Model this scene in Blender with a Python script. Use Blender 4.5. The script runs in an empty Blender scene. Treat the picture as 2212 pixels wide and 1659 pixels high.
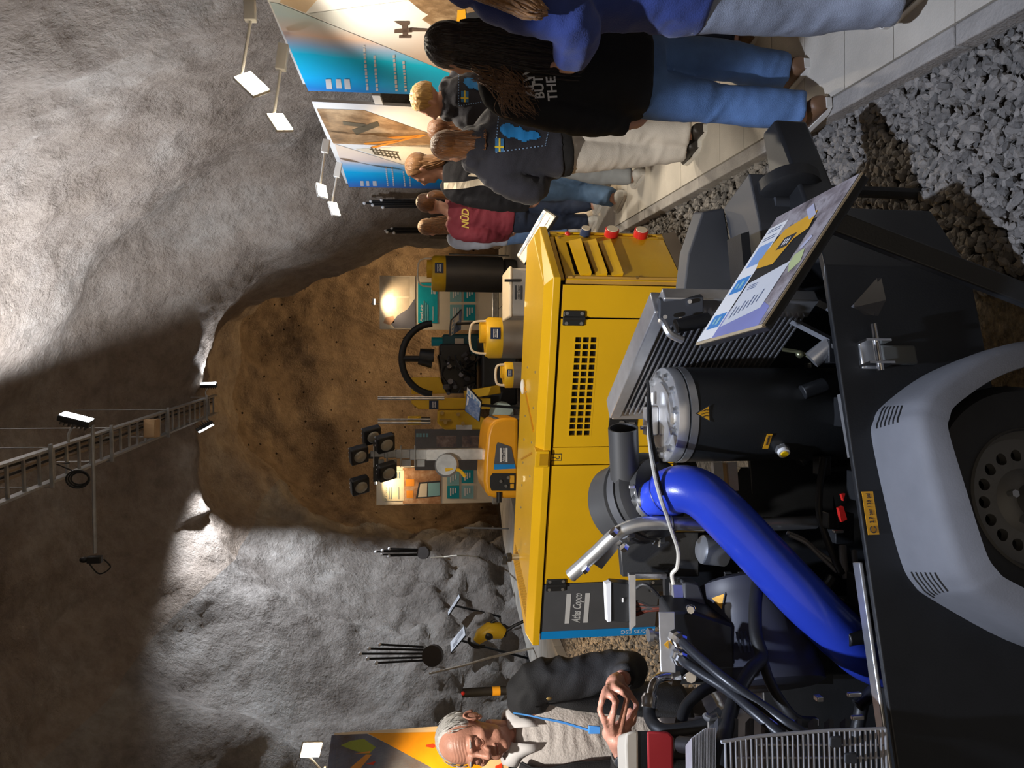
import bpy, bmesh, math, random
import numpy as np
from mathutils import Vector, Matrix, noise
from mathutils.bvhtree import BVHTree

random.seed(7)
rnd = random.Random(11)
SC = bpy.context.scene
COL = SC.collection
R = math.radians
V = Vector
PI = math.pi

# ---------------------------------------------------------------- camera, world, lights, exposure
FOC, PITCH, EYE = 1540.0, R(7.8), 1.74
AX = V((1, 0, 0)); AF = V((0, math.cos(PITCH), -math.sin(PITCH))); AU = V((0, math.sin(PITCH), math.cos(PITCH)))
cam_d = bpy.data.cameras.new('camera'); cam = bpy.data.objects.new('camera', cam_d); COL.objects.link(cam)
cam_d.sensor_fit = 'HORIZONTAL'; cam_d.sensor_width = 36.0; cam_d.lens = FOC / 2212 * 36.0
cam_d.clip_start = 0.05
cr, cu, cb = -AU, AX, -AF            # the phone was held sideways: the picture's left is up in the place
cam.matrix_world = Matrix(((cr.x, cu.x, cb.x, 0), (cr.y, cu.y, cb.y, 0), (cr.z, cu.z, cb.z, EYE), (0, 0, 0, 1)))
SC.camera = cam
SC.view_settings.view_transform = 'Standard'; SC.view_settings.look = 'None'
SC.view_settings.gamma = 1.0; SC.view_settings.use_curve_mapping = False
SC.view_settings.exposure = 0.25
SC.cycles.max_bounces = 6; SC.cycles.diffuse_bounces = 4; SC.cycles.glossy_bounces = 3
w = bpy.data.worlds.new('world'); SC.world = w; w.use_nodes = True
w.node_tree.nodes['Background'].inputs[0].default_value = (0.90, 0.76, 0.60, 1)
w.node_tree.nodes['Background'].inputs[1].default_value = 0.42


def I(x, y, Y):
    """point of the place seen at photo pixel (x, y) at distance Y down the tunnel"""
    r = AF + AX * ((1659 - y - 829.5) / FOC) + AU * ((1106 - x) / FOC)
    return V((0, 0, EYE)) + r * (Y / r.y)


def G(x, y, z=0.0):
    r = AF + AX * ((1659 - y - 829.5) / FOC) + AU * ((1106 - x) / FOC)
    return V((0, 0, EYE)) + r * ((z - EYE) / r.z)


def onpl(x, y, P, N):
    r = AF + AX * ((1659 - y - 829.5) / FOC) + AU * ((1106 - x) / FOC)
    C = V((0, 0, EYE))
    return C + r * ((V(P) - C).dot(V(N)) / r.dot(V(N)))


def lamp(kind, loc, to, power, col, size=0.1, cone=90, blend=0.3, name='light'):
    d = bpy.data.lights.new(name, kind); o = bpy.data.objects.new(name, d); COL.objects.link(o)
    d.energy = power; d.color = col; o.location = loc
    o.rotation_euler = (V(to) - V(loc)).to_track_quat('-Z', 'Y').to_euler()
    if kind == 'SPOT':
        d.spot_size = R(cone); d.spot_blend = blend; d.shadow_soft_size = size
    elif kind == 'AREA':
        d.size = size
    else:
        d.shadow_soft_size = size
    return o


COOL = (0.80, 0.88, 1.0); NEUT = (1.0, 0.93, 0.82); WARM = (1.0, 0.74, 0.44); AMB = (1.0, 0.56, 0.20)
FL1 = (-0.31, 7.3, 4.93); FL2 = (-0.69, 11.6, 4.94); FL3 = (0.01, 12.0, 5.02)
# floodlights on the cable ladder (fixtures built below)
lamp('SPOT', (-0.22, 7.25, 4.86), (2.8, 7.7, 5.75), 680, COOL, 0.06, 134, 0.3, 'floodlight_beam')
lamp('SPOT', (-0.80, 11.6, 4.86), (-5.2, 11.4, 2.6), 800, COOL, 0.06, 92, 0.5, 'floodlight_beam')
lamp('SPOT', (0.10, 12.0, 4.98), (3.0, 11.0, 5.0), 50, COOL, 0.06, 100, 0.6, 'floodlight_beam')
lamp('SPOT', (-0.50, 0.90, 4.90), (-0.05, 1.60, 0.5), 680, (0.74, 0.82, 1.0), 0.05, 40, 0.08, 'floodlight_beam')
lamp('SPOT', (-0.85, 0.40, 4.86), (-0.8, 4.6, 0.6), 820, NEUT, 0.07, 50, 0.25, 'floodlight_beam')


# ---------------------------------------------------------------- materials
_M = {}


def mat(name, col, rough=0.5, metal=0.0, var=0.12, scale=6.0, bump=0.0, bscale=60.0, col2=None, emit=None, stretch=None,
        coat=0.0, sheen=0.0, spec=0.5, island=0.0):
    if name in _M:
        return _M[name]
    m = bpy.data.materials.new(name); m.use_nodes = True
    nt = m.node_tree; n = nt.nodes; l = nt.links
    b = n['Principled BSDF']
    b.inputs['Roughness'].default_value = rough; b.inputs['Metallic'].default_value = metal
    b.inputs['Coat Weight'].default_value = coat; b.inputs['Sheen Weight'].default_value = sheen
    b.inputs['Specular IOR Level'].default_value = spec
    tc = n.new('ShaderNodeTexCoord'); src = tc.outputs['Object']
    if stretch:
        mp = n.new('ShaderNodeMapping'); mp.inputs['Scale'].default_value = stretch
        l.new(src, mp.inputs[0]); src = mp.outputs[0]
    nz = n.new('ShaderNodeTexNoise'); nz.inputs['Scale'].default_value = scale; nz.inputs['Detail'].default_value = 5
    l.new(src, nz.inputs['Vector'])
    mx = n.new('ShaderNodeMix'); mx.data_type = 'RGBA'
    c = V(col[:3]); c2 = V(col2) if col2 else c * (1 - var)
    c1 = c if col2 else c * (1 + var * 0.5)
    mx.inputs['A'].default_value = (*c2, 1); mx.inputs['B'].default_value = (*c1, 1)
    ramp = n.new('ShaderNodeMapRange'); ramp.inputs[1].default_value = 0.3; ramp.inputs[2].default_value = 0.7
    l.new(nz.outputs[0], ramp.inputs[0]); fac = ramp.outputs[0]
    if island:
        ge = n.new('ShaderNodeNewGeometry'); mm = n.new('ShaderNodeMix')
        mm.inputs['Factor'].default_value = island
        l.new(fac, mm.inputs['A']); l.new(ge.outputs['Random Per Island'], mm.inputs['B']); fac = mm.outputs[0]
    l.new(fac, mx.inputs['Factor'])
    l.new(mx.outputs['Result'], b.inputs['Base Color'])
    if bump:
        nb = n.new('ShaderNodeTexNoise'); nb.inputs['Scale'].default_value = bscale; nb.inputs['Detail'].default_value = 6
        l.new(src, nb.inputs['Vector'])
        bp = n.new('ShaderNodeBump'); bp.inputs['Strength'].default_value = bump; bp.inputs['Distance'].default_value = 0.02
        l.new(nb.outputs[0], bp.inputs['Height']); l.new(bp.outputs[0], b.inputs['Normal'])
    if emit:
        b.inputs['Emission Color'].default_value = (*emit[:3], 1); b.inputs['Emission Strength'].default_value = emit[3]
    _M[name] = m
    return m


def gradmat(name, stops, P0, P1, rough=0.85):
    """printed colour gradient running from P0 to P1 (world points; the parts carry identity transforms)"""
    m = bpy.data.materials.new(name); m.use_nodes = True
    n = m.node_tree.nodes; l = m.node_tree.links; b = n['Principled BSDF']; b.inputs['Roughness'].default_value = rough; b.inputs['Specular IOR Level'].default_value = 0.2
    tc = n.new('ShaderNodeTexCoord'); d = V(P1) - V(P0)
    s = n.new('ShaderNodeVectorMath'); s.operation = 'SUBTRACT'; s.inputs[1].default_value = P0
    dt = n.new('ShaderNodeVectorMath'); dt.operation = 'DOT_PRODUCT'; dt.inputs[1].default_value = d / d.length_squared
    l.new(tc.outputs['Object'], s.inputs[0]); l.new(s.outputs[0], dt.inputs[0])
    nz = n.new('ShaderNodeTexNoise'); nz.inputs['Scale'].default_value = 1.5; l.new(tc.outputs['Object'], nz.inputs['Vector'])
    ad = n.new('ShaderNodeMath'); ad.operation = 'MULTIPLY_ADD'; ad.inputs[1].default_value = 0.12
    l.new(nz.outputs[0], ad.inputs[0]); l.new(dt.outputs['Value'], ad.inputs[2])
    cr_ = n.new('ShaderNodeValToRGB'); e = cr_.color_ramp.elements
    while len(e) < len(stops):
        e.new(0.5)
    for k, (p, c) in enumerate(stops):
        e[k].position = p; e[k].color = (*c, 1)
    l.new(ad.outputs[0], cr_.inputs[0]); l.new(cr_.outputs[0], b.inputs['Base Color'])
    return m


def photomat(name, cols, scale=3.0, rough=0.4):
    """a printed photograph: blotches of its few colours"""
    m = bpy.data.materials.new(name); m.use_nodes = True
    n = m.node_tree.nodes; l = m.node_tree.links; b = n['Principled BSDF']; b.inputs['Roughness'].default_value = rough; b.inputs['Specular IOR Level'].default_value = 0.2
    tc = n.new('ShaderNodeTexCoord'); nz = n.new('ShaderNodeTexNoise')
    nz.inputs['Scale'].default_value = scale; nz.inputs['Detail'].default_value = 8; nz.inputs['Roughness'].default_value = 0.65
    l.new(tc.outputs['Object'], nz.inputs['Vector'])
    cr_ = n.new('ShaderNodeValToRGB'); e = cr_.color_ramp.elements
    while len(e) < len(cols):
        e.new(0.5)
    for k, c in enumerate(cols):
        e[k].position = 0.32 + 0.36 * k / max(1, len(cols) - 1); e[k].color = (*c, 1)
    l.new(nz.outputs[0], cr_.inputs[0]); l.new(cr_.outputs[0], b.inputs['Base Color'])
    return m


# ---------------------------------------------------------------- objects
_text = {}


def text_mesh(s, shear=0.0, bold=0.0):
    k = (s, shear, bold)
    if k not in _text:
        c = bpy.data.curves.new('lettering', 'FONT'); c.body = s; c.size = 1.0; c.shear = shear; c.offset = bold
        c.align_x = 'CENTER'; c.align_y = 'CENTER'; c.extrude = 0.02; c.resolution_u = 3
        o = bpy.data.objects.new('lettering', c); COL.objects.link(o)
        me = bpy.data.meshes.new_from_object(o.evaluated_get(bpy.context.evaluated_depsgraph_get()))
        vs = [v.co.copy() for v in me.vertices]; fs = [tuple(p.vertices) for p in me.polygons]
        bpy.data.objects.remove(o); bpy.data.curves.remove(c); bpy.data.meshes.remove(me)
        _text[k] = (vs, fs)
    return _text[k]


def frame_of(d):
    d = V(d).normalized()
    a = V((0, 0, 1)) if abs(d.z) < 0.9 else V((1, 0, 0))
    x = a.cross(d).normalized()
    return x, d.cross(x).normalized(), d


class MB:
    def __init__(self):
        self.v = []; self.f = []; self.mi = []; self.cur = 0

    def add(self, vs, fs):
        o = len(self.v); self.v += [V(p) for p in vs]
        for f in fs:
            self.f.append(tuple(i + o for i in f)); self.mi.append(self.cur)
        return self

    def use(self, k):
        self.cur = k; return self

    def hexa(self, p):
        return self.add(p, [(0, 3, 2, 1), (4, 5, 6, 7), (0, 1, 5, 4), (1, 2, 6, 5), (2, 3, 7, 6), (3, 0, 4, 7)])

    def box(self, c, s, ax=None):
        c = V(c); x, y, z = ax if ax else (V((1, 0, 0)), V((0, 1, 0)), V((0, 0, 1)))
        x = V(x) * s[0] / 2; y = V(y) * s[1] / 2; z = V(z) * s[2] / 2
        return self.hexa([c - x - y - z, c + x - y - z, c + x + y - z, c - x + y - z,
                          c - x - y + z, c + x - y + z, c + x + y + z, c - x + y + z])

    def bar(self, a, b, w, h, up=(0, 0, 1)):
        a = V(a); b = V(b); d = (b - a).normalized(); s = d.cross(V(up)).normalized(); u = s.cross(d)
        return self.box((a + b) / 2, (w, (b - a).length, h), (s, d, u))

    def prism(self, pts, vec):
        n = len(pts); pts = [V(p) for p in pts]; vec = V(vec)
        return self.add(pts + [p + vec for p in pts], [tuple(reversed(range(n))), tuple(range(n, 2 * n))] +
                        [(i, (i + 1) % n, (i + 1) % n + n, i + n) for i in range(n)])

    def poly(self, pts):
        return self.add(pts, [tuple(range(len(pts)))])

    def cyl(self, a, b, r0, r1=None, n=16, caps=True):
        return self.tube([a, b], [r0, r0 if r1 is None else r1], n, caps)

    def tube(self, pts, r, n=10, caps=True, flat=None):
        pts = [V(p) for p in pts]
        m = len(pts)
        rs = r if isinstance(r, (list, tuple)) else [r] * m
        tang = []
        for i in range(m):
            t = pts[min(i + 1, m - 1)] - pts[max(i - 1, 0)]
            tang.append(t.normalized() if t.length > 1e-9 else V((0, 0, 1)))
        x, y, _ = frame_of(tang[0]); vs = []
        for i in range(m):
            x = (x - tang[i] * x.dot(tang[i])).normalized(); y = tang[i].cross(x)
            for k in range(n):
                a = 2 * PI * k / n
                vs.append(pts[i] + x * (math.cos(a) * rs[i]) + y * (math.sin(a) * rs[i]))
        fs = [(i * n + k, i * n + (k + 1) % n, (i + 1) * n + (k + 1) % n, (i + 1) * n + k) for i in range(m - 1) for k in range(n)]
        if caps:
            fs += [tuple(reversed(range(n))), tuple(range((m - 1) * n, m * n))]
        return self.add(vs, fs)

    def lathe(self, prof, o, axis=(0, 0, 1), n=24, a0=0.0, a1=2 * PI):
        x, y, z = frame_of(axis); o = V(o); full = abs(a1 - a0 - 2 * PI) < 1e-6
        c = n if full else n + 1; vs = []
        for r, h in prof:
            for k in range(c):
                a = a0 + (a1 - a0) * k / n
                vs.append(o + x * (math.cos(a) * r) + y * (math.sin(a) * r) + z * h)
        fs = []
        for i in range(len(prof) - 1):
            for k in range(n):
                k2 = (k + 1) % c
                fs.append((i * c + k, i * c + k2, (i + 1) * c + k2, (i + 1) * c + k))
        return self.add(vs, fs)

    def loft(self, rings, caps=True):
        n = len(rings[0]); vs = [p for r in rings for p in r]
        fs = [(i * n + k, i * n + (k + 1) % n, (i + 1) * n + (k + 1) % n, (i + 1) * n + k) for i in range(len(rings) - 1) for k in range(n)]
        if caps:
            fs += [tuple(reversed(range(n))), tuple(range((len(rings) - 1) * n, len(rings) * n))]
        return self.add(vs, fs)

    def ell(self, c, r, n=14, m=10, ax=None):
        c = V(c); r = (r, r, r) if isinstance(r, (int, float)) else r
        x, y, z = ax if ax else (V((1, 0, 0)), V((0, 1, 0)), V((0, 0, 1)))
        vs = [c + z * r[2]]
        for i in range(1, m):
            t = PI * i / m
            for k in range(n):
                a = 2 * PI * k / n
                vs.append(c + x * (r[0] * math.sin(t) * math.cos(a)) + y * (r[1] * math.sin(t) * math.sin(a)) + z * (r[2] * math.cos(t)))
        vs.append(c - z * r[2]); e = len(vs) - 1
        fs = [(0, 1 + k, 1 + (k + 1) % n) for k in range(n)]
        for i in range(m - 2):
            for k in range(n):
                a = 1 + i * n
                fs.append((a + k, a + n + k, a + n + (k + 1) % n, a + (k + 1) % n))
        a = 1 + (m - 2) * n
        fs += [(a + k, e, a + (k + 1) % n) for k in range(n)]
        return self.add(vs, fs)

    def text(self, s, o, xd, yd, size, width=None, shear=0.0, bold=0.0, z=0.0):
        vs, fs = text_mesh(s, shear, bold)
        xd = V(xd).normalized(); yd = V(yd).normalized(); zd = xd.cross(yd); o = V(o)
        kx = size
        if width:
            w_ = max(v.x for v in vs) - min(v.x for v in vs); kx = width / w_
        return self.add([o + xd * (v.x * kx) + yd * (v.y * size) + zd * (z + v.z * 0.03) for v in vs], fs)

    def rect(self, o, xd, yd, w, h, z=0.0, t=0.001):
        xd = V(xd).normalized(); yd = V(yd).normalized(); zd = xd.cross(yd)
        return self.box(V(o) + zd * (z + t / 2), (w, h, t), (xd, yd, zd))

    def logo(self, o, xd, yd, w, z=0.0, mt=None, mtext=None):
        """two bars with the maker's name between them; w is the bar length"""
        yd = V(yd).normalized()
        self.rect(V(o) + yd * (w * 0.205), xd, yd, w, w * 0.13, z)
        self.rect(V(o) - yd * (w * 0.205), xd, yd, w, w * 0.13, z)
        return self.text('Atlas Copco', o, xd, yd, w * 0.22, w * 1.0, 0.35, 0.012, z)

    def mark(self):
        self.marks = getattr(self, 'marks', []) + [(len(self.v), len(self.f))]; return self

    def build_each(self, name, mats, parent, **kw):
        """one part for each marked piece"""
        v0 = f0 = 0
        for v1, f1 in self.marks:
            m = MB(); m.v = self.v[v0:v1]; m.f = [tuple(i - v0 for i in f) for f in self.f[f0:f1]]; m.mi = self.mi[f0:f1]
            m.build(name, mats, parent, **kw); v0, f0 = v1, f1

    def build(self, name, mats, parent=None, smooth=40, bevel=0.0, seg=2, sub=0, kind=None, label=None):
        me = bpy.data.meshes.new(name)
        off = V(parent.get('_o', (0, 0, 0))) if parent else V((0, 0, 0))
        me.from_pydata([tuple(p - off) for p in self.v], [], self.f); 
        for m in (mats if isinstance(mats, (list, tuple)) else [mats]):
            me.materials.append(m)
        if any(self.mi):
            me.polygons.foreach_set('material_index', self.mi)
        me.update()
        return link(name, me, parent, smooth, bevel, seg, sub, kind, label)


def fixn(me):
    bm = bmesh.new(); bm.from_mesh(me); bmesh.ops.recalc_face_normals(bm, faces=bm.faces); bm.to_mesh(me); bm.free()


def link(name, me, parent=None, smooth=40, bevel=0.0, seg=2, sub=0, kind=None, label=None):
    fixn(me)
    if smooth:
        me.polygons.foreach_set('use_smooth', [True] * len(me.polygons))
        if smooth < 180:
            me.set_sharp_from_angle(angle=R(smooth))
    o = bpy.data.objects.new(name, me); COL.objects.link(o)
    if parent:
        o.parent = parent; o['_o'] = parent.get('_o', (0, 0, 0))
    if bevel:
        b = o.modifiers.new('bevel', 'BEVEL'); b.width = bevel; b.segments = seg; b.limit_method = 'ANGLE'; b.angle_limit = R(40)
    if sub:
        s = o.modifiers.new('subdivision', 'SUBSURF'); s.levels = sub; s.render_levels = sub
    if kind:
        o['kind'] = kind
    if label:
        o['label'] = label
    return o


def thing(name, label, cat, loc=(0, 0, 0), group=None):
    o = bpy.data.objects.new(name, None); COL.objects.link(o); o.empty_display_size = 0.1
    o.location = loc; o['_o'] = tuple(loc); o['label'] = label; o['category'] = cat
    if group:
        o['group'] = group
    return o


def tag(o, label, cat, group=None, kind=None):
    o['label'] = label; o['category'] = cat
    if group:
        o['group'] = group
    if kind:
        o['kind'] = kind
    return o


def recenter(o, base=None):
    """put a one-mesh thing's origin at its base"""
    me = o.data; n = len(me.vertices); a = np.empty(n * 3, 'f'); me.vertices.foreach_get('co', a); a = a.reshape(-1, 3)
    c = V(base) if base else V(((a[:, 0].min() + a[:, 0].max()) / 2, (a[:, 1].min() + a[:, 1].max()) / 2, a[:, 2].min()))
    a -= np.array(c, 'f'); me.vertices.foreach_set('co', a.ravel()); me.update(); o.location = c
    return o


def dup(root, loc, rotz=0.0, label=None, group=None, scale=None):
    r = root.copy(); COL.objects.link(r); r.location = loc; r.rotation_euler = (0, 0, rotz)
    if scale:
        r.scale = (scale, scale, scale)
    if label:
        r['label'] = label
    if group:
        r['group'] = group
    for ch in list(root.children):
        c = ch.copy(); COL.objects.link(c); c.parent = r
        for g in ch.children:
            d = g.copy(); COL.objects.link(d); d.parent = c
    return r


def remeshed(mb, voxel, smooth_it=4, smooth_f=0.5):
    """union of the overlapping shapes as one continuous skin"""
    me = bpy.data.meshes.new('tmp'); me.from_pydata([tuple(p) for p in mb.v], [], mb.f); me.update(); fixn(me)
    o = bpy.data.objects.new('tmp', me); COL.objects.link(o)
    m = o.modifiers.new('r', 'REMESH'); m.mode = 'VOXEL'; m.voxel_size = voxel; m.adaptivity = 0
    if smooth_it:
        s = o.modifiers.new('s', 'SMOOTH'); s.factor = smooth_f; s.iterations = smooth_it
    out = bpy.data.meshes.new_from_object(o.evaluated_get(bpy.context.evaluated_depsgraph_get()))
    bpy.data.objects.remove(o); bpy.data.meshes.remove(me)
    return out


def from_mesh(mb, me):
    mb.add([v.co.copy() for v in me.vertices], [tuple(p.vertices) for p in me.polygons]); return mb


def displace(me, fn):
    me.update(); ns = [v.normal.copy() for v in me.vertices]
    for v, nn in zip(me.vertices, ns):
        v.co += nn * fn(v.co)
    me.update()


def shift_to(me, parent):
    off = V(parent['_o'])
    for v in me.vertices:
        v.co -= off
    me.update(); return me


def wrap(mb, bvh, d, off=0.004):
    """lay a flat print onto the surface behind it, travelling along d"""
    d = V(d).normalized()
    for i, p in enumerate(mb.v):
        h = bvh.ray_cast(p - d * 0.6, d)
        if h[0] is not None:
            mb.v[i] = h[0] - d * off
    return mb


def bvh_of(me, off):
    return BVHTree.FromPolygons([v.co + V(off) for v in me.vertices], [tuple(p.vertices) for p in me.polygons])


def smoothpath(pts, k=6):
    pts = [V(p) for p in pts]; out = []
    for i in range(len(pts) - 1):
        p0 = pts[max(i - 1, 0)]; p1 = pts[i]; p2 = pts[i + 1]; p3 = pts[min(i + 2, len(pts) - 1)]
        for j in range(k):
            t = j / k
            out.append(0.5 * ((2 * p1) + (p2 - p0) * t + (2 * p0 - 5 * p1 + 4 * p2 - p3) * t * t + (3 * p1 - p0 - 3 * p2 + p3) * t ** 3))
    out.append(pts[-1]); return out


def lerp(a, b, t):
    return a + (b - a) * t


# palette
m_steel = mat('galvanised steel', (0.60, 0.61, 0.62), 0.35, 0.9, 0.2, 14)
m_alu = mat('brushed aluminium', (0.72, 0.73, 0.75), 0.32, 0.85, 0.1, 30)
m_chrome = mat('bright zinc', (0.82, 0.83, 0.85), 0.16, 1.0, 0.05, 20)
m_black = mat('black painted steel', (0.016, 0.017, 0.019), 0.42, 0, 0.2, 10, 0.05, 200)
m_rub = mat('black rubber', (0.014, 0.014, 0.015), 0.55, 0, 0.2, 20, 0.05, 120)
m_plast = mat('black plastic', (0.022, 0.023, 0.025), 0.38, 0, 0.15, 12)
m_grey = mat('dark grey panel', (0.085, 0.09, 0.105), 0.45, 0, 0.08, 10)
m_yel = mat('yellow paint', (0.80, 0.47, 0.012), 0.34, 0, 0.05, 4, 0.02, 300, coat=0.15)
m_yel2 = mat('yellow pump paint', (0.82, 0.50, 0.02), 0.4, 0, 0.08, 6)
m_org = mat('orange yellow plastic', (0.86, 0.38, 0.01), 0.38, 0, 0.05, 5)
m_white = mat('white print', (0.80, 0.80, 0.80), 0.5, 0, 0.03)
m_pale = mat('pale grey print', (0.62, 0.64, 0.68), 0.5, 0, 0.03)
m_dk = mat('dark print', (0.03, 0.035, 0.045), 0.5, 0, 0.05)
m_blue = mat('blue print', (0.005, 0.26, 0.72), 0.4, 0, 0.05)
m_teal = mat('teal print', (0.0, 0.33, 0.42), 0.45, 0, 0.05)
m_teal2 = mat('pale teal print', (0.27, 0.52, 0.56), 0.45, 0, 0.05)
m_cream = mat('cream print', (0.80, 0.70, 0.55), 0.5, 0, 0.04)
m_lab = mat('yellow label', (0.85, 0.42, 0.02), 0.45, 0, 0.05)
m_red = mat('red paint', (0.60, 0.02, 0.015), 0.4, 0, 0.08)

# ================================================================ the tunnel
def ipl(y, ks):
    if y <= ks[0][0]:
        return ks[0][1]
    for (a, va), (b, vb) in zip(ks, ks[1:]):
        if y <= b:
            t = (y - a) / (b - a); t = t * t * (3 - 2 * t); return lerp(va, vb, t)
    return ks[-1][1]


def fbm(p, o=4):
    return noise.fractal(p, 0.9, 2.1, o)


kL = [(-4, -4.6), (5, -5.3), (9, -5.6), (12, -4.1), (14.5, -3.1)]
kR = [(-4, 3.2), (6, 3.5), (9.6, 3.7), (12.3, 2.65), (13.2, 2.65), (14.6, 3.0)]
kH = [(-4, 6.6), (7, 6.3), (9.5, 6.3), (12.0, 5.3), (14.5, 5.2)]


POCK = G(62, 1255, 5.75)


def cave_pt(y, th):
    L, Rr, H = ipl(y, kL), ipl(y, kR), ipl(y, kH)
    s = 1.0
    if y > 14.2:
        t = min(1.0, (y - 14.2) / 2.0); s = max(0.0, 1 - t ** 3.2) ** (1 / 3.2)
    cx = (L + Rr) / 2; a = (Rr - L) / 2 * s; b = (H + 0.25) * s
    n = 2.5; c, sn = math.cos(th), math.sin(th)
    x = cx + a * math.copysign(abs(c) ** (2 / n), c); z = -0.25 + b * abs(sn) ** (2 / n)
    p = V((x, y, z))
    nn = V((-math.copysign(abs(c) ** 0.9, c), -max(0, (y - 13.5)) * 0.8, -sn)).normalized()
    d = 0.30 * fbm(p * 0.33 + V((3, 7, 1)), 3) + 0.10 * fbm(p * 1.1, 4)
    d += 0.022 * fbm(p * 5.0, 4) + 0.012 * abs(fbm(p * 11.0, 3))
    if y > 12.6:
        d += 0.30 * min(1, (y - 12.6) / 1.2) * fbm(p * 0.75 + V((1, 4, 9)), 3)
    # a swelling rib of sprayed rock on the left shoulder, and the scalloped band before the end wall
    lf = math.exp(-((th - 2.45) / 0.22) ** 2)
    d += 0.75 * lf * math.exp(-((y - 9.3) / 0.55) ** 2)
    d += 0.16 * math.sin(y * 2.3 + 1.2 * math.sin(th * 3)) * math.exp(-((y - 11.2) / 1.6) ** 2) * (th < 1.9)
    if y < 10 and p.z > 4.5:      # a dark pocket in the roof
        d -= 0.9 * math.exp(-(((p.x - POCK.x) / 0.50) ** 2) ** 2 - (((p.y - POCK.y) / 0.20) ** 2) ** 2)
    # broken bare rock low on the left side
    wgt = max(0.0, min(1.0, (2.5 - p.z) / 0.9)) * max(0.0, min(1.0, (-p.x - 2.2) / 1.0))
    if wgt > 0:
        q = p * 1.25; rr = 1 - abs(noise.noise(q)) * 2; r2 = 1 - abs(noise.noise(q * 2.7 + V((5, 1, 2)))) * 2
        cell = noise.voronoi(p * 1.9)[0]
        d += wgt * (0.16 * rr + 0.10 * r2 + 0.38 * (cell[1] - cell[0]) + 0.05 * fbm(p * 7, 3))
    return p + nn * d


ys = list(np.linspace(-4, 2, 24)) + list(np.linspace(2.2, 14.0, 170)) + list(np.linspace(14.06, 16.2, 60))
ths = list(np.linspace(-0.02, PI + 0.02, 250))
grid = [[cave_pt(y, t) for t in ths] for y in ys]


def cave_part(name, sel, m):
    idx = {}; vs = []; fs = []
    for i in range(len(ys) - 1):
        for j in range(len(ths) - 1):
            if not sel(ys[i], ths[j]):
                continue
            q = []
            for a, b in ((i, j), (i, j + 1), (i + 1, j + 1), (i + 1, j)):
                if (a, b) not in idx:
                    idx[(a, b)] = len(vs); vs.append(grid[a][b])
                q.append(idx[(a, b)])
            fs.append(tuple(q))
    me = bpy.data.meshes.new(name); me.from_pydata([tuple(v) for v in vs], [], fs); me.materials.append(m); me.update()
    me.polygons.foreach_set('use_smooth', [True] * len(fs))
    o = bpy.data.objects.new(name, me); COL.objects.link(o); o['kind'] = 'structure'
    return o


def rockmat(name, c1, c2, c3, bump=1.0, holes=False, grain=26):
    m = bpy.data.materials.new(name); m.use_nodes = True
    n = m.node_tree.nodes; l = m.node_tree.links; b = n['Principled BSDF']
    b.inputs['Roughness'].default_value = 0.85; b.inputs['Specular IOR Level'].default_value = 0.25
    tc = n.new('ShaderNodeTexCoord')

    def nz(s, d, r=0.6):
        t = n.new('ShaderNodeTexNoise'); t.inputs['Scale'].default_value = s; t.inputs['Detail'].default_value = d
        t.inputs['Roughness'].default_value = r; l.new(tc.outputs['Object'], t.inputs['Vector']); return t
    n1 = nz(0.7, 6); n2 = nz(5, 8, 0.7)
    cr_ = n.new('ShaderNodeValToRGB'); e = cr_.color_ramp.elements; e.new(0.5)
    for k, (p, c) in enumerate(((0.34, c1), (0.52, c2), (0.70, c3))):
        e[k].position = p; e[k].color = (*c, 1)
    l.new(n1.outputs[0], cr_.inputs[0])
    mx = n.new('ShaderNodeMix'); mx.data_type = 'RGBA'; mx.blend_type = 'MULTIPLY'; mx.inputs['Factor'].default_value = 0.55
    c_ = n.new('ShaderNodeValToRGB'); c_.color_ramp.elements[0].position = 0.34; c_.color_ramp.elements[0].color = (0.45, 0.42, 0.40, 1)
    c_.color_ramp.elements[1].position = 0.6; c_.color_ramp.elements[1].color = (1, 1, 1, 1)
    l.new(n2.outputs[0], c_.inputs[0]); l.new(cr_.outputs[0], mx.inputs['A']); l.new(c_.outputs[0], mx.inputs['B'])
    out = mx.outputs['Result']
    if holes:
        vo = n.new('ShaderNodeTexVoronoi'); vo.inputs['Scale'].default_value = 4.4; vo.inputs['Randomness'].default_value = 0.9
        l.new(tc.outputs['Object'], vo.inputs['Vector'])
        lt = n.new('ShaderNodeMath'); lt.operation = 'LESS_THAN'; lt.inputs[1].default_value = 0.105; l.new(vo.outputs['Distance'], lt.inputs[0])
        m2 = n.new('ShaderNodeMix'); m2.data_type = 'RGBA'; m2.inputs['B'].default_value = (0.02, 0.014, 0.01, 1)
        l.new(lt.outputs[0], m2.inputs['Factor']); l.new(out, m2.inputs['A']); out = m2.outputs['Result']
    l.new(out, b.inputs['Base Color'])
    n3 = nz(grain, 8, 0.65); n4 = nz(3.2, 8, 0.6)
    ad = n.new('ShaderNodeMath'); ad.operation = 'MULTIPLY_ADD'; ad.inputs[1].default_value = 2.2
    l.new(n4.outputs[0], ad.inputs[0]); l.new(n3.outputs[0], ad.inputs[2])
    bp = n.new('ShaderNodeBump'); bp.inputs['Strength'].default_value = bump; bp.inputs['Distance'].default_value = 0.045
    l.new(ad.outputs[0], bp.inputs['Height']); l.new(bp.outputs[0], b.inputs['Normal'])
    return m


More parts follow.
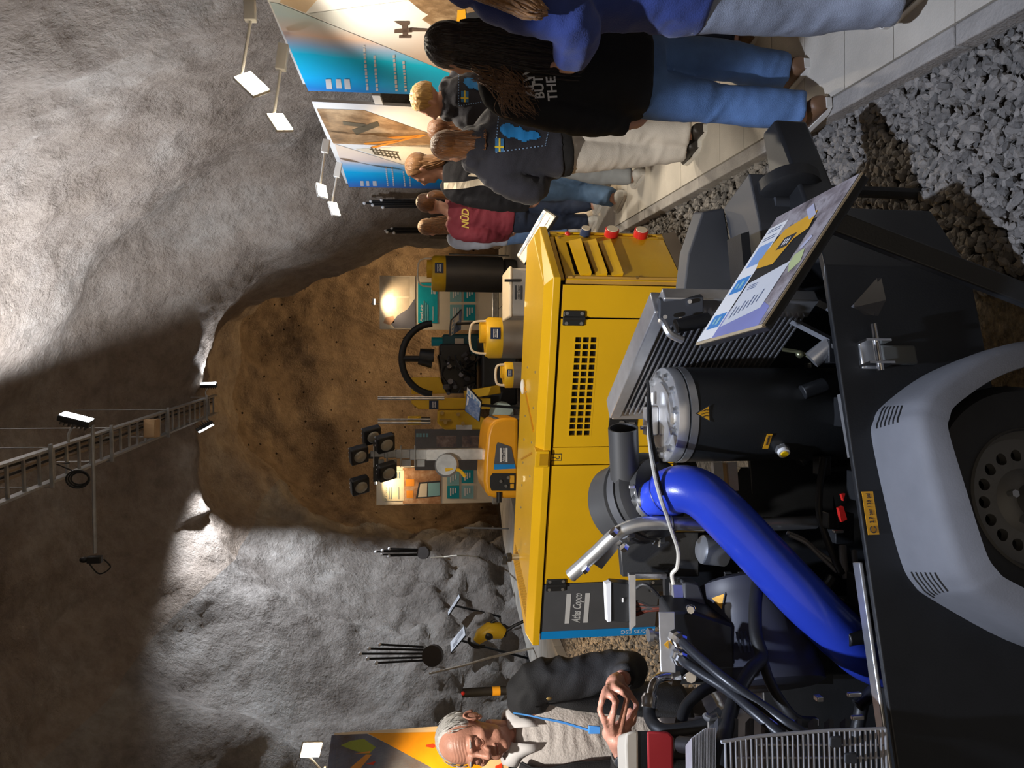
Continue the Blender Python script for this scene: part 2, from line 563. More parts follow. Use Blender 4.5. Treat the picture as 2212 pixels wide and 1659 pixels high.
m_shot = rockmat('sprayed concrete', (0.25, 0.195, 0.15), (0.33, 0.27, 0.22), (0.40, 0.35, 0.30), 1.0, grain=19)
m_rockl = rockmat('bare grey rock', (0.17, 0.145, 0.125), (0.30, 0.27, 0.24), (0.42, 0.40, 0.37), 1.0, grain=14)
m_rockb = rockmat('brown end wall', (0.17, 0.125, 0.09), (0.26, 0.195, 0.14), (0.36, 0.28, 0.20), 0.9, holes=True)
def ybf(t):
    return 14.3 + 0.9 * noise.noise(V((t * 1.6, 3.3, 0))) + 0.35 * noise.noise(V((t * 6, 1.3, 0))) + 0.5 * math.exp(-((t - 1.7) / 0.7) ** 2)


cave_part('ceiling', lambda y, t: y < ybf(t) and 0.95 <= t < 2.15, m_shot)
cave_part('wall_right', lambda y, t: y < ybf(t) and t < 0.95, m_shot)
cave_part('wall_left', lambda y, t: y < ybf(t) and t >= 2.15, m_rockl)
cave_part('wall_back', lambda y, t: y >= ybf(t), m_rockb)

# floor of crushed stone
m_ground = mat('crushed stone bed', (0.20, 0.175, 0.15), 0.9, 0, 0.5, 40, 1.0, 55, col2=(0.05, 0.045, 0.04))
fl = MB(); nx, ny = 60, 100
fl.add([V((-6.4 + 10.8 * i / nx, -4 + 20.5 * j / ny, 0.012 * noise.noise(V((i * 0.7, j * 0.7, 0))) - 0.01)) for j in range(ny + 1) for i in range(nx + 1)],
       [(j * (nx + 1) + i, j * (nx + 1) + i + 1, (j + 1) * (nx + 1) + i + 1, (j + 1) * (nx + 1) + i) for j in range(ny) for i in range(nx)])
fl.build('floor', m_ground, kind='structure')

# loose stones: nobody could count them
m_stone = mat('grey granite chips', (0.27, 0.25, 0.23), 0.85, 0, 0, 30, 0.4, 70, col2=(0.09, 0.087, 0.085), island=0.75)
ico = bmesh.new(); bmesh.ops.create_icosphere(ico, subdivisions=1, radius=1.0)
iv = [v.co.copy() for v in ico.verts]; jf = [tuple(v.index for v in f.verts) for f in ico.faces]; ico.free()
pv = []; pf = []


def stones(x0, x1, y0, y1, n, s0, s1, skip=None):
    for _ in range(n):
        x = rnd.uniform(x0, x1); y = rnd.uniform(y0, y1)
        if skip and skip(x, y):
            continue
        s = rnd.uniform(s0, s1); m = Matrix.Rotation(rnd.uniform(0, 6.28), 3, V((rnd.uniform(-1, 1), rnd.uniform(-1, 1), rnd.uniform(-1, 1))).normalized())
        k = V((rnd.uniform(0.7, 1.35), rnd.uniform(0.6, 1.0), rnd.uniform(0.45, 0.8))) * s
        c = V((x, y, s * rnd.uniform(0.15, 0.75))); o = len(pv)
        for v in iv:
            j = 1 + rnd.uniform(-0.25, 0.18)
            pv.append(tuple(c + m @ V((v.x * k.x * j, v.y * k.y * j, v.z * k.z * j))))
        pf.extend((a + o, b + o, d + o) for a, b, d in jf)


walk_x = lambda y: 0.94 + 0.052 * y
offw = lambda x, y: x > walk_x(y) + 0.02
stones(0.28, 1.16, 1.0, 3.0, 5200, 0.013, 0.026, offw)
stones(0.40, 1.30, 3.0, 6.5, 4200, 0.014, 0.027, offw)
stones(-0.1, 0.7, 0.95, 1.75, 1500, 0.014, 0.026)
stones(-3.2, -1.1, 3.6, 8.0, 7500, 0.016, 0.030)
stones(-1.6, -0.6, 3.0, 3.7, 700, 0.014, 0.026)
stones(0.7, 1.5, 6.5, 9.0, 1000, 0.018, 0.032, offw)
me = bpy.data.meshes.new('gravel'); me.from_pydata(pv, [], pf); me.materials.append(m_stone); me.update()
gv = bpy.data.objects.new('gravel', me); COL.objects.link(gv)
tag(gv, 'loose grey crushed stone spread on the tunnel floor', 'gravel', kind='stuff')

# concrete walkways
m_conc = mat('pale concrete slabs', (0.50, 0.46, 0.40), 0.75, 0, 0.22, 3.5, 0.15, 120)
m_kerb = mat('grey kerb stone', (0.33, 0.31, 0.29), 0.8, 0, 0.25, 8, 0.3, 90)
wk = MB(); y = -2.0; sl = 0.052
while y < 13.2:
    y2 = y + (0.285 if y < 6 else 0.6)
    a, b = y + 0.002, y2 - 0.002
    wk.hexa([V((walk_x(a) + 0.07, a, 0)), V((2.48 + sl * a, a, 0)), V((2.48 + sl * b, b, 0)), V((walk_x(b) + 0.07, b, 0)),
             V((walk_x(a) + 0.07, a, 0.09)), V((2.48 + sl * a, a, 0.09)), V((2.48 + sl * b, b, 0.09)), V((walk_x(b) + 0.07, b, 0.09))])
    y = y2
wk.build('floor_right', m_conc, kind='structure')
kb = MB(); y = -2.0
while y < 13.0:
    a, b = y + 0.003, y + 0.997
    kb.hexa([V((walk_x(a), a, 0)), V((walk_x(a) + 0.068, a, 0)), V((walk_x(b) + 0.068, b, 0)), V((walk_x(b), b, 0)),
             V((walk_x(a), a, 0.085)), V((walk_x(a) + 0.068, a, 0.085)), V((walk_x(b) + 0.068, b, 0.085)), V((walk_x(b), b, 0.085))])
    y += 1.0
kb.build('trim_1', m_kerb, kind='structure', bevel=0.006)
lw = MB()
lw_pts = [G(1175, 1400, 0.1), G(1262, 1490, 0.1), G(1218, 1380, 0.1), G(1150, 1200, 0.1), G(1105, 1150, 0.1), G(1062, 1085, 0.1), G(1050, 1085, 0.1), G(1085, 1180, 0.1), G(1130, 1290, 0.1)]
ll = [(-4.55, 6.8), (-4.35, 8.3), (-4.0, 10.0), (-3.5, 11.8), (-2.9, 13.2), (-1.8, 14.2)]
lr = [(-3.25, 6.8), (-3.1, 8.3), (-2.8, 10.0), (-2.3, 11.4), (-1.8, 12.4), (-1.2, 13.0)]
for i in range(5):
    for k in range(4):
        t0, t1 = k / 4 + 0.004, (k + 1) / 4 - 0.004
        p = [lerp(V((*ll[i], 0)), V((*ll[i + 1], 0)), t0), lerp(V((*lr[i], 0)), V((*lr[i + 1], 0)), t0),
             lerp(V((*lr[i], 0)), V((*lr[i + 1], 0)), t1), lerp(V((*ll[i], 0)), V((*ll[i + 1], 0)), t1)]
        lw.hexa(p + [q + V((0, 0, 0.1)) for q in p])
lw.build('floor_left', m_conc, kind='structure')
bw = MB()
for k in range(9):
    bw.box((-1.0 + 0.45 * k, 13.35, 0.05), (0.44, 1.1, 0.1))
bw.build('floor_back', m_conc, kind='structure')

# ---------------------------------------------------------------- cable ladder and floodlights under the roof
m_galv = mat('dull galvanised ladder', (0.42, 0.43, 0.44), 0.45, 0.7, 0.2, 12)
la, lb = V((-1.49, -3.2, 4.99)), V((-0.335, 12.5, 5.04))
ld = (lb - la).normalized(); ls = ld.cross(V((0, 0, 1))).normalized()
t = thing('cable_ladder', 'long galvanised cable ladder hung under the tunnel roof', 'cable ladder', tuple((la + lb) / 2))
for s in (-1, 1):
    MB().bar(la + ls * 0.15 * s, lb + ls * 0.15 * s, 0.022, 0.075).build('side_rail', m_galv, t)
n = 62
for k in range(n):
    p = lerp(la, lb, (k + 0.5) / n)
    MB().bar(p - ls * 0.145, p + ls * 0.145, 0.03, 0.02).build('rung', m_galv, t)
for yy in (3.6, 6.9, 8.2, 10.0, 11.8):
    p = lerp(la, lb, (yy + 3.2) / 15.7)
    h = MB(); h.bar(p - ls * 0.19 - V((0, 0, 0.055)), p + ls * 0.21 - V((0, 0, 0.055)), 0.022, 0.03)
    for s in (-0.18, 0.18):
        h.cyl(p + ls * s - V((0, 0, 0.06)), p + ls * s + V((0, 0, 1.6)), 0.006, n=6)
    h.build('hanger', m_galv, t)
m_cable = mat('tan cable sheath', (0.30, 0.22, 0.14), 0.7, 0, 0.3, 8)
for k in range(4):
    pts = [lerp(la, lb, i / 40) - ls * (-0.11 + 0.035 * k) + V((0, 0, 0.028 + 0.008 * math.sin(i * 1.7 + k * 2))) + ls * 0.01 * math.sin(i * 0.9 + k) for i in range(41)]
    c = MB().tube(pts, 0.012, 6).build('power_cable', m_cable if k % 2 else m_rub); recenter(c)
    tag(c, ['black cable at the left edge of the roof cable ladder', 'tan cable second from the left on the roof cable ladder',
            'black cable third from the left on the roof cable ladder', 'tan cable at the right edge of the four on the cable ladder'][k], 'cable', 'cables on the roof ladder')

m_lens = mat('lit floodlight lens', (1, 1, 1), 0.3, emit=(0.85, 0.92, 1.0, 26))
m_lens2 = mat('lit floodlight lens far', (1, 1, 1), 0.3, emit=(0.85, 0.92, 1.0, 9))


def floodlight(p, to, arm, label, lens=m_lens, w=0.26, h=0.12):
    p = V(p); d = (V(to) - p).normalized(); x, y_, _ = frame_of(d)
    t = thing('floodlight', label, 'floodlight', tuple(p), 'floodlights on the cable ladder')
    MB().box(p - d * 0.035, (h * 1.15, w * 1.1, 0.06), (x, y_, d)).build('housing', m_plast, t, bevel=0.008)
    MB().box(p - d * 0.001, (h, w, 0.006), (x, y_, d)).build('lens', lens, t)
    b = MB(); b.tube(smoothpath([p - d * 0.06, lerp(p - d * 0.06, V(arm), 0.5) + V((0, 0, 0.03)), V(arm)], 4), 0.012, 6); b.build('bracket', m_galv, t)
    f = MB()
    for k in range(7):
        f.box(p - d * 0.08 + y_ * (k - 3) * w * 0.14, (h, 0.006, 0.035), (x, y_, d))
    f.build('cooling_fins', m_plast, t)


floodlight(FL1, (3.2, 6.6, 3.9), (-0.58, 7.3, 5.0), 'bright white floodlight beside the cable ladder, nearest in view')
floodlight(FL2, (-5.0, 10.8, 2.4), (-0.5, 11.7, 5.02), 'small white floodlight below the far end of the ladder, aimed left', m_lens2, 0.24, 0.09)
floodlight(FL3, (3.0, 10.0, 5.2), (-0.2, 12.0, 5.05), 'thin white floodlight right of the far end of the ladder, seen edge on', m_lens2, 0.24, 0.06)
floodlight((-0.51, 0.88, 4.97), (-0.05, 1.60, 0.5), (-1.10, 0.85, 5.02), 'white floodlight on a side arm of the cable ladder overhead', m_lens2)
floodlight((-0.85, 0.40, 4.90), (-0.8, 4.6, 0.6), (-1.08, 0.4, 5.0), 'white floodlight overhead at the right edge of the cable ladder', m_lens2)
# boom with a hanging speaker, cable coil
a, b = I(200, 918, 7.35), I(205, 1195, 7.35)
o = MB().cyl(a, b, 0.018, n=8).build('boom_pole', m_galv); recenter(o)
tag(o, 'thin grey pole reaching sideways left from the cable ladder', 'pole')
t = thing('hanging_speaker', 'small black speaker hanging at the end of the grey roof pole', 'speaker', tuple(b))
s = b - V((0, 0, 0.0))
MB().box(s + V((-0.06, 0, 0.0)), (0.07, 0.07, 0.13)).build('cabinet', m_black, t, bevel=0.01)
MB().tube(smoothpath([s + V((-0.06, 0, -0.08)), s + V((-0.14, 0, -0.14)), s + V((-0.2, 0, -0.04)), s + V((-0.1, 0, 0.05))], 5), 0.007, 6).build('cord', m_rub, t)
MB().ell(s + V((-0.06, 0, 0.10)), (0.03, 0.03, 0.04)).build('mount', m_black, t)
cc = I(168, 1035, 7.0); m = MB()
for k in range(3):
    m.tube([cc + V((math.cos(q) * (0.08 - 0.012 * k), 0.02 * k, math.sin(q) * (0.10 - 0.012 * k))) for q in np.linspace(0, 2 * PI, 24)], 0.008, 6)
m.tube([cc + V((0.08, 0, 0.05)), cc + V((0.14, 0, 0.18)), I(150, 1000, 7.0)], 0.007, 6)
o = m.build('cable_coil', m_rub); recenter(o); tag(o, 'coil of black cable hanging below the roof cable ladder', 'cable')
bx = I(328, 925, 9.2)
t = thing('junction_box', 'small tan junction box fixed on the roof cable ladder', 'junction box', tuple(bx))
MB().box(bx, (0.22, 0.16, 0.14)).build('body', mat('tan board', (0.45, 0.30, 0.17), 0.7), t, bevel=0.006)
MB().box(bx - V((0, 0.085, 0)), (0.20, 0.01, 0.12)).build('cover', mat('tan board pale', (0.55, 0.38, 0.22), 0.7), t, bevel=0.004)

# ================================================================ poster panels along the walkways
PD = V((0.052, 1, 0)).normalized(); PP = V((2.3, 0, 0)); PN = V((-PD.y, PD.x, 0))


def pp(x, y, z=0.004):
    return onpl(x, y, PP + PN * z, PN)


def poster_frame(name, label, y0, y1, z0, z1, m_face):
    base = PP + PD * ((y0 + y1) / 2)
    t = thing(name, label, 'poster panel', (base.x, base.y, 0.0), 'tall poster panels on the right walkway')
    a = PP + PD * y0; b = PP + PD * y1; nb = -PN * 0.03
    MB().hexa([a + V((0, 0, z0)), b + V((0, 0, z0)), b + nb + V((0, 0, z0)), a + nb + V((0, 0, z0)),
               a + V((0, 0, z1)), b + V((0, 0, z1)), b + nb + V((0, 0, z1)), a + nb + V((0, 0, z1))]).build('panel', m_face, t, bevel=0.003)
    for q in (y0 + 0.25, y1 - 0.08):
        p = PP + PD * q - PN * 0.06
        MB().box((p.x, p.y, (0.09 + z1) / 2), (0.06, 0.06, z1 - 0.12 + 0.02)).build('post', mat('grey post', (0.30, 0.27, 0.24), 0.6), t)
    return t


t1 = poster_frame('information_poster', 'large blue poster panel with a white photo, nearest on the right walkway', 3.3, 6.47, 0.55, 2.71, m_white)
o1 = V(t1['_o'])
m_grad1 = gradmat('print blue to peach', [(0.0, (0.10, 0.20, 0.62)), (0.16, (0.01, 0.24, 0.66)), (0.30, (0.0, 0.50, 0.98)), (0.60, (0.0, 0.66, 1.0)),
                                          (0.72, (0.35, 0.52, 0.76)), (0.82, (0.72, 0.52, 0.42)), (1.0, (0.50, 0.62, 0.66))], pp(680, 205) - o1, pp(640, 20) - o1)
g = MB()
tl = PP + PD * 6.46
g.poly([pp(666, 196), pp(583, 5), pp(602, 8), pp(950, 149), pp(1010, 175), pp(1010, 208)])
g.build('blue_print', m_grad1, t1, smooth=0)
MB().poly([pp(605, 6, .003), pp(612, -40, .003), pp(720, -40, .003), pp(660, 28, .003)]).build('corner_print', photomat('printed tan scene', [(0.55, 0.40, 0.25), (0.70, 0.55, 0.38)], 2), t1, smooth=0)
MB().poly([pp(664, 30, .003), pp(885, 0, .003), pp(885, -150, .003), pp(1100, -150, .003), pp(1100, 215, .003), pp(955, 151, .003)]).build(
    'sky_print', gradmat('print pale sky', [(0, (0.55, 0.58, 0.58)), (0.5, (0.62, 0.62, 0.60)), (1, (0.66, 0.50, 0.40))], pp(700, 30) - o1, pp(940, 120) - o1), t1, smooth=0)
MB().poly([pp(882, 0, .006), pp(912, 25, .006), pp(925, 32, .006), pp(911, 42, .006), pp(932, 55, .006), pp(960, 64, .006), pp(1060, 70, .006), pp(1100, 40, .006), pp(1100, -160, .006), pp(860, -160, .006)]).build(
    'rock_print', photomat('printed dark rock', [(0.10, 0.06, 0.03), (0.24, 0.15, 0.08), (0.46, 0.33, 0.20)], 6), t1, smooth=0)
g = MB()
for q in ([(850, 46), (884, 46), (884, 54), (868, 56)], [(852, 64), (890, 60), (890, 70), (852, 72)], [(862, 76), (888, 76), (888, 82), (862, 82)], [(868, 48), (880, 48), (880, 80), (870, 80)],
          [(884, 60), (945, 64), (945, 68), (884, 68)]):
    g.poly([pp(x, y, .007) for x, y in q])
g.build('machine_print', mat('print brown', (0.09, 0.06, 0.045), 0.5), t1, smooth=0)
g = MB()
for x, y, w, h in ((705, 171, 13, 21), (727, 171, 12, 20), (745, 171, 13, 22)):
    g.poly([pp(x, y + h, .008), pp(x - 2, y, .008), pp(x + w - 3, y, .008), pp(x + w, y + h, .008)]); g.mark()
for x0, x1, y0, y1 in ((783, 794, 95, 195), (804, 812, 120, 196), (846, 853, 121, 197), (866, 872, 135, 198)):
    k = 0
    yy = y1
    while yy > y0 + 2:
        s = rnd.uniform(3, 9)
        fr = (y1 - yy) / 100.0
        g.poly([pp(x0 + 8 - 8 * fr, yy, .008), pp(x0 + 8 - 8 * fr, yy - s, .008), pp(x0 + 13 - 8 * fr, yy - s, .008), pp(x0 + 13 - 8 * fr, yy, .008)]); yy -= s + 2
    g.mark()
g.build_each('lettering_print', m_pale, t1, smooth=0)
# the yellow-helmet photo low on the near panel
g = MB(); g.poly([pp(988, 22, .009), pp(1005, 20, .009), pp(1008, 52, .009), pp(986, 53, .009)]); g.use(1)
g.poly([pp(1005, 30, .010), pp(1045, 22, .010), pp(1050, 50, .010), pp(1010, 52, .010)]); g.build('helmet_print', [m_lab, m_dk], t1, smooth=0)

t2 = poster_frame('information_poster', 'blue poster panel with an orange lit building photo, farther along the walkway', 6.92, 10.32, 0.55, 2.70, m_white)
o2 = V(t2['_o'])
m_grad2 = gradmat('print blue to pink', [(0.0, (0.06, 0.18, 0.60)), (0.22, (0.0, 0.30, 0.78)), (0.45, (0.0, 0.45, 0.86)), (0.62, (0.25, 0.50, 0.78)), (0.78, (0.72, 0.60, 0.55)), (1.0, (0.74, 0.62, 0.52))],
                  pp(770, 400) - o2, pp(725, 318) - o2)
MB().poly([pp(754, 404), pp(723, 311), pp(880, 359), pp(960, 378), pp(960, 408)]).build('blue_print', m_grad2, t2, smooth=0)
MB().poly([pp(684, 235, .003), pp(786, 238, .003), pp(960, 300, .003), pp(960, 320, .003), pp(720, 310, .003)]).build('building_print', photomat('printed brown city', [(0.14, 0.08, 0.04), (0.34, 0.20, 0.10), (0.62, 0.42, 0.24)], 4), t2, smooth=0)
MB().poly([pp(768, 322, .003), pp(960, 310, .003), pp(960, 380, .003), pp(870, 355, .003)]).build('drawing_print', m_cream, t2, smooth=0)
g = MB()
for q in ([(835, 296), (922, 291), (905, 298), (850, 300)], [(785, 309), (865, 302), (860, 306), (790, 313)], [(800, 318), (905, 292), (900, 297), (810, 320)]):
    g.poly([pp(x, y, .006) for x, y in q])
g.build('light_print', mat('print orange', (0.85, 0.30, 0.03), 0.5), t2, smooth=0)
g = MB()
for q in range(7):
    g.poly([pp(800 + 9 * q, 318 + q * 2, .006), pp(803 + 9 * q, 318 + q * 2, .006), pp(812 + 9 * q, 334 + q * 2, .006), pp(809 + 9 * q, 334 + q * 2, .006)])
for q in range(3):
    g.poly([pp(798 + 6 * q, 322 + 5 * q, .007), pp(860, 328 + 6 * q, .007), pp(861, 330 + 6 * q, .007), pp(799 + 6 * q, 324 + 5 * q, .007)])
g.mark(); g.poly([pp(740, 262, .006), pp(790, 268, .006), pp(788, 276, .006), pp(742, 270, .006)]); g.mark(); g.poly([pp(760, 280, .006), pp(815, 262, .006), pp(820, 272, .006), pp(770, 292, .006)])
g.mark(); g.build_each('line_print', mat('print dark brown', (0.10, 0.08, 0.05), 0.5), t2, smooth=0)
g = MB()
for x, y, w, h in ((779, 391, 7, 11), (792, 391, 6, 11), (806, 391, 8, 11)):
    g.poly([pp(x, y + h, .008), pp(x - 1, y, .008), pp(x + w - 1, y, .008), pp(x + w, y + h, .008)]); g.mark()
for x0, y0, y1 in ((831, 361, 402), (844, 363, 402), (868, 371, 403), (880, 368, 403)):
    yy = y1
    while yy > y0:
        s = rnd.uniform(2, 5); fr = (y1 - yy) / 40
        g.poly([pp(x0 + 5 - 4 * fr, yy, .008), pp(x0 + 5 - 4 * fr, yy - s, .008), pp(x0 + 8 - 4 * fr, yy - s, .008), pp(x0 + 8 - 4 * fr, yy, .008)]); yy -= s + 1
    g.mark()
g.build_each('lettering_print', m_pale, t2, smooth=0)
# short white cross tie between the two panels
a, b = pp(812, 203, -.02), pp(822, 232, -.02)
o = MB().bar(a, b, 0.03, 0.075).build('cross_tie', m_white); recenter(o); tag(o, 'short white tie bar joining the two blue poster panels', 'tie bar')

# lamps on arms over the posters
m_lampw = mat('white lamp body', (0.70, 0.68, 0.64), 0.45, 0, 0.04)
m_hot = mat('lit lamp face', (1, 1, 1), 0.3, emit=(1.0, 0.86, 0.62, 22))


def arm_lamp(A, Bx, C, D, w, label, target, power, wide=95, grp='arm lamps over the blue posters', col=WARM, face=None):
    """base A, end of the driver box Bx, end of the arm C, tip of the head D"""
    A, Bx, C, D = V(A), V(Bx), V(C), V(D)
    t = thing('poster_lamp', label, 'lamp', tuple(A), grp)
    MB().bar(A, Bx, 0.055, 0.075).build('driver_box', m_lampw, t, bevel=0.006)
    MB().tube([Bx, lerp(Bx, C, 0.5), C], 0.011, 8).build('arm', m_lampw, t)
    d = (D - C).normalized(); tgt = V(target)
    nrm = V(face or (-1.0, -3.0, -2.7)); nrm = (nrm - d * nrm.dot(d)).normalized(); sd = d.cross(nrm)
    hd = MB(); hd.box((C + D) / 2, ((D - C).length, w, 0.022), (d, sd, nrm)); hd.build('lamp_head', m_lampw, t, bevel=0.006)
    MB().box((C + D) / 2 + nrm * 0.0125, ((D - C).length * 0.92, w * 0.88, 0.005), (d, sd, nrm)).build('lens', m_hot, t)
    lamp('SPOT', (C + D) / 2 + nrm * 0.03, tgt, power, col, 0.05, wide * 1.3, 0.8, 'poster_lamp_beam')
    return t


def side(x, y, Y, dz=0):
    return I(x, y, Y)


arm_lamp(I(539, -2, 4.9), I(541, 46, 4.9), I(522, 162, 4.85), I(566, 204, 4.80), 0.14, 'lit white arm lamp over the nearest blue poster, nearest of the four', V((2.1, 4.2, 0.6)), 125, col=(1.0, 0.88, 0.70))
arm_lamp(I(613, 96, 5.4), I(606, 152, 5.4), I(592, 247, 5.35), I(616, 284, 5.3), 0.14, 'lit white arm lamp over the left end of the nearest blue poster', V((2.1, 5.0, 0.6)), 125, col=(1.0, 0.88, 0.70))
arm_lamp(I(706, 302, 7.8), I(701, 330, 7.8), I(692, 398, 7.75), I(697, 427, 7.7), 0.13, 'lit white arm lamp over the middle of the farther blue poster', V((1.7, 7.0, 0.1)), 170)
arm_lamp(I(733, 352, 8.9), I(727, 383, 8.9), I(717, 437, 8.85), I(726, 466, 8.8), 0.13, 'lit white arm lamp over the left end of the farther blue poster', V((1.8, 8.3, 0.1)), 150)

# the yellow poster panel on the left and its lamp
LPd = V((0.72, 0.70, 0)).normalized(); LPp = I(720, 1583, 7.0); LPn = V((LPd.y, -LPd.x, 0))


def lp(x, y, z=0.004):
    return onpl(x, y, LPp + LPn * z, LPn)


tl_ = lp(722, 1583); ln = 2.2
t = thing('information_poster', 'yellow poster panel with a worker photo, behind the older man on the left', 'poster panel', (tl_.x - 0.7, tl_.y - 0.7, 0))
a = V((tl_.x, tl_.y, 0)); b = a - LPd * ln; nb = -LPn * 0.035; z0, z1 = 0.6, tl_.z
MB().hexa([a + V((0, 0, z0)), b + V((0, 0, z0)), b + nb + V((0, 0, z0)), a + nb + V((0, 0, z0)), a + V((0, 0, z1)), b + V((0, 0, z1)), b + nb + V((0, 0, z1)), a + nb + V((0, 0, z1))]).build('panel', m_cream, t, bevel=0.004)
for q in (0.12, 1.9):
    p = a - LPd * q - LPn * 0.07
    MB().box((p.x, p.y, (z1) / 2), (0.06, 0.06, z1)).build('post', mat('grey post', (0.30, 0.27, 0.24), 0.6), t)
MB().poly([lp(795, 1584, .005), lp(1040, 1579, .005), lp(1040, 1720, .005), lp(945, 1665, .005)]).build('orange_print', mat('orange yellow print', (0.86, 0.40, 0.012), 0.4), t, smooth=0)
MB().poly([lp(716, 1588, .004), lp(793, 1585, .004), lp(860, 1618, .004), lp(940, 1662, .004), lp(940, 1720, .004), lp(700, 1720, .004)]).build('photo_print', photomat('printed dusk sky', [(0.10, 0.07, 0.05), (0.16, 0.18, 0.27), (0.24, 0.30, 0.42)], 2.2), t, smooth=0)
MB().poly([lp(736, 1610, .006), lp(758, 1600, .006), lp(786, 1596, .006), lp(812, 1614, .006), lp(796, 1630, .006), lp(760, 1620, .006)]).build('leaf_print', mat('print green', (0.28, 0.36, 0.05), 0.5), t, smooth=0)
g = MB(); g.poly([lp(756, 1659, .007), lp(790, 1630, .007), lp(803, 1630, .007), lp(775, 1664, .007)]); g.poly([lp(765, 1628, .007), lp(800, 1622, .007), lp(800, 1627, .007)])
g.build('beam_print', mat('print amber', (0.72, 0.32, 0.06), 0.5), t, smooth=0)
g = MB(); g.poly([lp(790, 1650, .008), lp(812, 1644, .008), lp(806, 1652, .008)]); g.poly([lp(935, 1606, .008), lp(920, 1609, .008), lp(920, 1613, .008), lp(936, 1616, .008), lp(942, 1611, .008)])
g.poly([lp(1070, 1655, .008), lp(1085, 1648, .008), lp(1085, 1700, .008), lp(1070, 1700, .008)])
g.build('red_print', mat('print red', (0.72, 0.06, 0.02), 0.5), t, smooth=0)
arm_lamp(I(702, 1668, 6.3), I(697, 1667, 6.3), I(668, 1635, 6.3), I(676, 1602, 6.3), 0.18, 'lit arm lamp over the yellow poster panel on the left', V((-3.1, 5.9, 0.8)), 520, grp=None, col=(1.0, 0.64, 0.30), face=(1.0, -2.0, -1.0))

# ================================================================ banners and machines at the far end
m_hot2 = mat('lit banner lamp', (1, 1, 1), 0.3, emit=(1.0, 0.90, 0.66, 22))


def banner(name, label, x0, x1, Y, z0, z1):
    t = thing(name, label, 'banner', ((x0 + x1) / 2, Y, 0))
    MB().box(((x0 + x1) / 2, Y + 0.02, (z0 + z1) / 2), (x1 - x0, 0.03, z1 - z0)).build('panel', m_cream, t)
    MB().box(((x0 + x1) / 2, Y + 0.02, 0.16), (x1 - x0 + 0.06, 0.22, 0.13)).build('foot', m_steel, t, bevel=0.02)
    s = MB()
    for q in (x0 + 0.1, x1 - 0.1):
        s.cyl((q, Y + 0.045, 0.2), (q, Y + 0.045, z1), 0.012, n=6)
    s.build('support_pole', m_steel, t)
    return t


X_, Z_ = V((1, 0, 0)), V((0, 0, 1))
Yb = 14.0
A = I(820, 595, Yb); B = I(820, 711, Yb)
tf = banner('banner', 'teal and cream banner with a worker photo, right of the tall green machine', B.x, A.x, Yb, 0.22, A.z)
Bp = lambda x, y, z=0.002: I(x, y, Yb - z)
RX = lambda mb, x0, y0, x1, y1, z=0.004: mb.poly([Bp(x1, y1, z), Bp(x1, y0, z), Bp(x0, y0, z), Bp(x0, y1, z)])
g = MB(); RX(g, 821, 596, 897, 710); g.build('photo_print', photomat('printed pale office', [(0.62, 0.50, 0.36), (0.80, 0.70, 0.56), (0.86, 0.80, 0.70)], 2.0), tf, smooth=0)
g = MB(); g.poly([Bp(845, 700, .006), Bp(858, 682, .006), Bp(880, 668, .006), Bp(896, 645, .006), Bp(897, 709, .006), Bp(852, 708, .006)]); g.build('jacket_print', mat('print grey blue', (0.16, 0.16, 0.20), 0.5), tf, smooth=0)
g = MB(); g.poly([Bp(828, 698, .006), Bp(832, 686, .006), Bp(850, 682, .006), Bp(852, 696, .006), Bp(842, 702, .006)]); g.build('head_print', mat('print skin', (0.62, 0.36, 0.22), 0.5), tf, smooth=0)
g = MB()
for x0, y0, x1, y1 in ((850, 598, 885, 640), (857, 644, 884, 680)):
    RX(g, x0, y0, x1, y1, .005)
g.build('screen_print', mat('print tan', (0.66, 0.55, 0.42), 0.5), tf, smooth=0)
g = MB(); RX(g, 903, 611, 945, 698); g.build('teal_print', mat('print bright teal', (0.0, 0.42, 0.55), 0.45), tf, smooth=0)
g = MB(); g.text('FastLink', Bp(911, 677, .008), X_, Z_, 0.07, 0.34, 0.2, 0.02); g.mark()
for k, x in enumerate((917, 921, 925, 936)):
    g.poly([Bp(x, 694, .008), Bp(x, 650 + 4 * k, .008), Bp(x - 1.3, 650 + 4 * k, .008), Bp(x - 1.3, 694, .008)]); g.mark()
g.logo(Bp(936, 627, .008), X_, Z_, 0.15); g.mark(); g.build_each('lettering_print', m_white, tf, smooth=0)
g = MB()
for k, (x, y) in enumerate(((972, 618), (1002, 618), (972, 658), (1002, 658))):
    g.use(k % 2); RX(g, x, y, x + 25, y + 34, .005)
g.build('tile_print', [m_teal2, m_teal], tf, smooth=0)
g = MB()
for x, y in ((972, 618), (1002, 618), (972, 658), (1002, 658)):
    for q in range(3):
        RX(g, x + 6 + 5 * q, y + 6, x + 9 + 5 * q, y + 26 - 4 * q, .008)
    g.mark()
g.build_each('tile_lettering', m_white, tf, smooth=0)
Au = I(813, 1008, Yb); Bu = I(813, 1091, Yb)
tu = banner('banner', 'cream banner with a tablet photo and teal tiles, standing left of the light tower', Bu.x, Au.x, Yb, 0.22, Au.z)
g = MB(); RX(g, 870, 1010, 952, 1088); g.build('photo_print', photomat('printed brown quarry', [(0.25, 0.11, 0.05), (0.48, 0.26, 0.14), (0.68, 0.48, 0.33)], 4.0), tu, smooth=0)
g = MB(); RX(g, 825, 1016, 872, 1082, .006); g.build('card_print', mat('print warm white', (0.82, 0.72, 0.50), 0.5), tu, smooth=0)
g = MB(); g.text('UP Connect', Bp(834, 1066, .010), X_, Z_, 0.06, 0.34, 0.2, 0.0); g.mark(); g.logo(Bp(860, 1027, .010), X_, Z_, 0.12); g.mark()
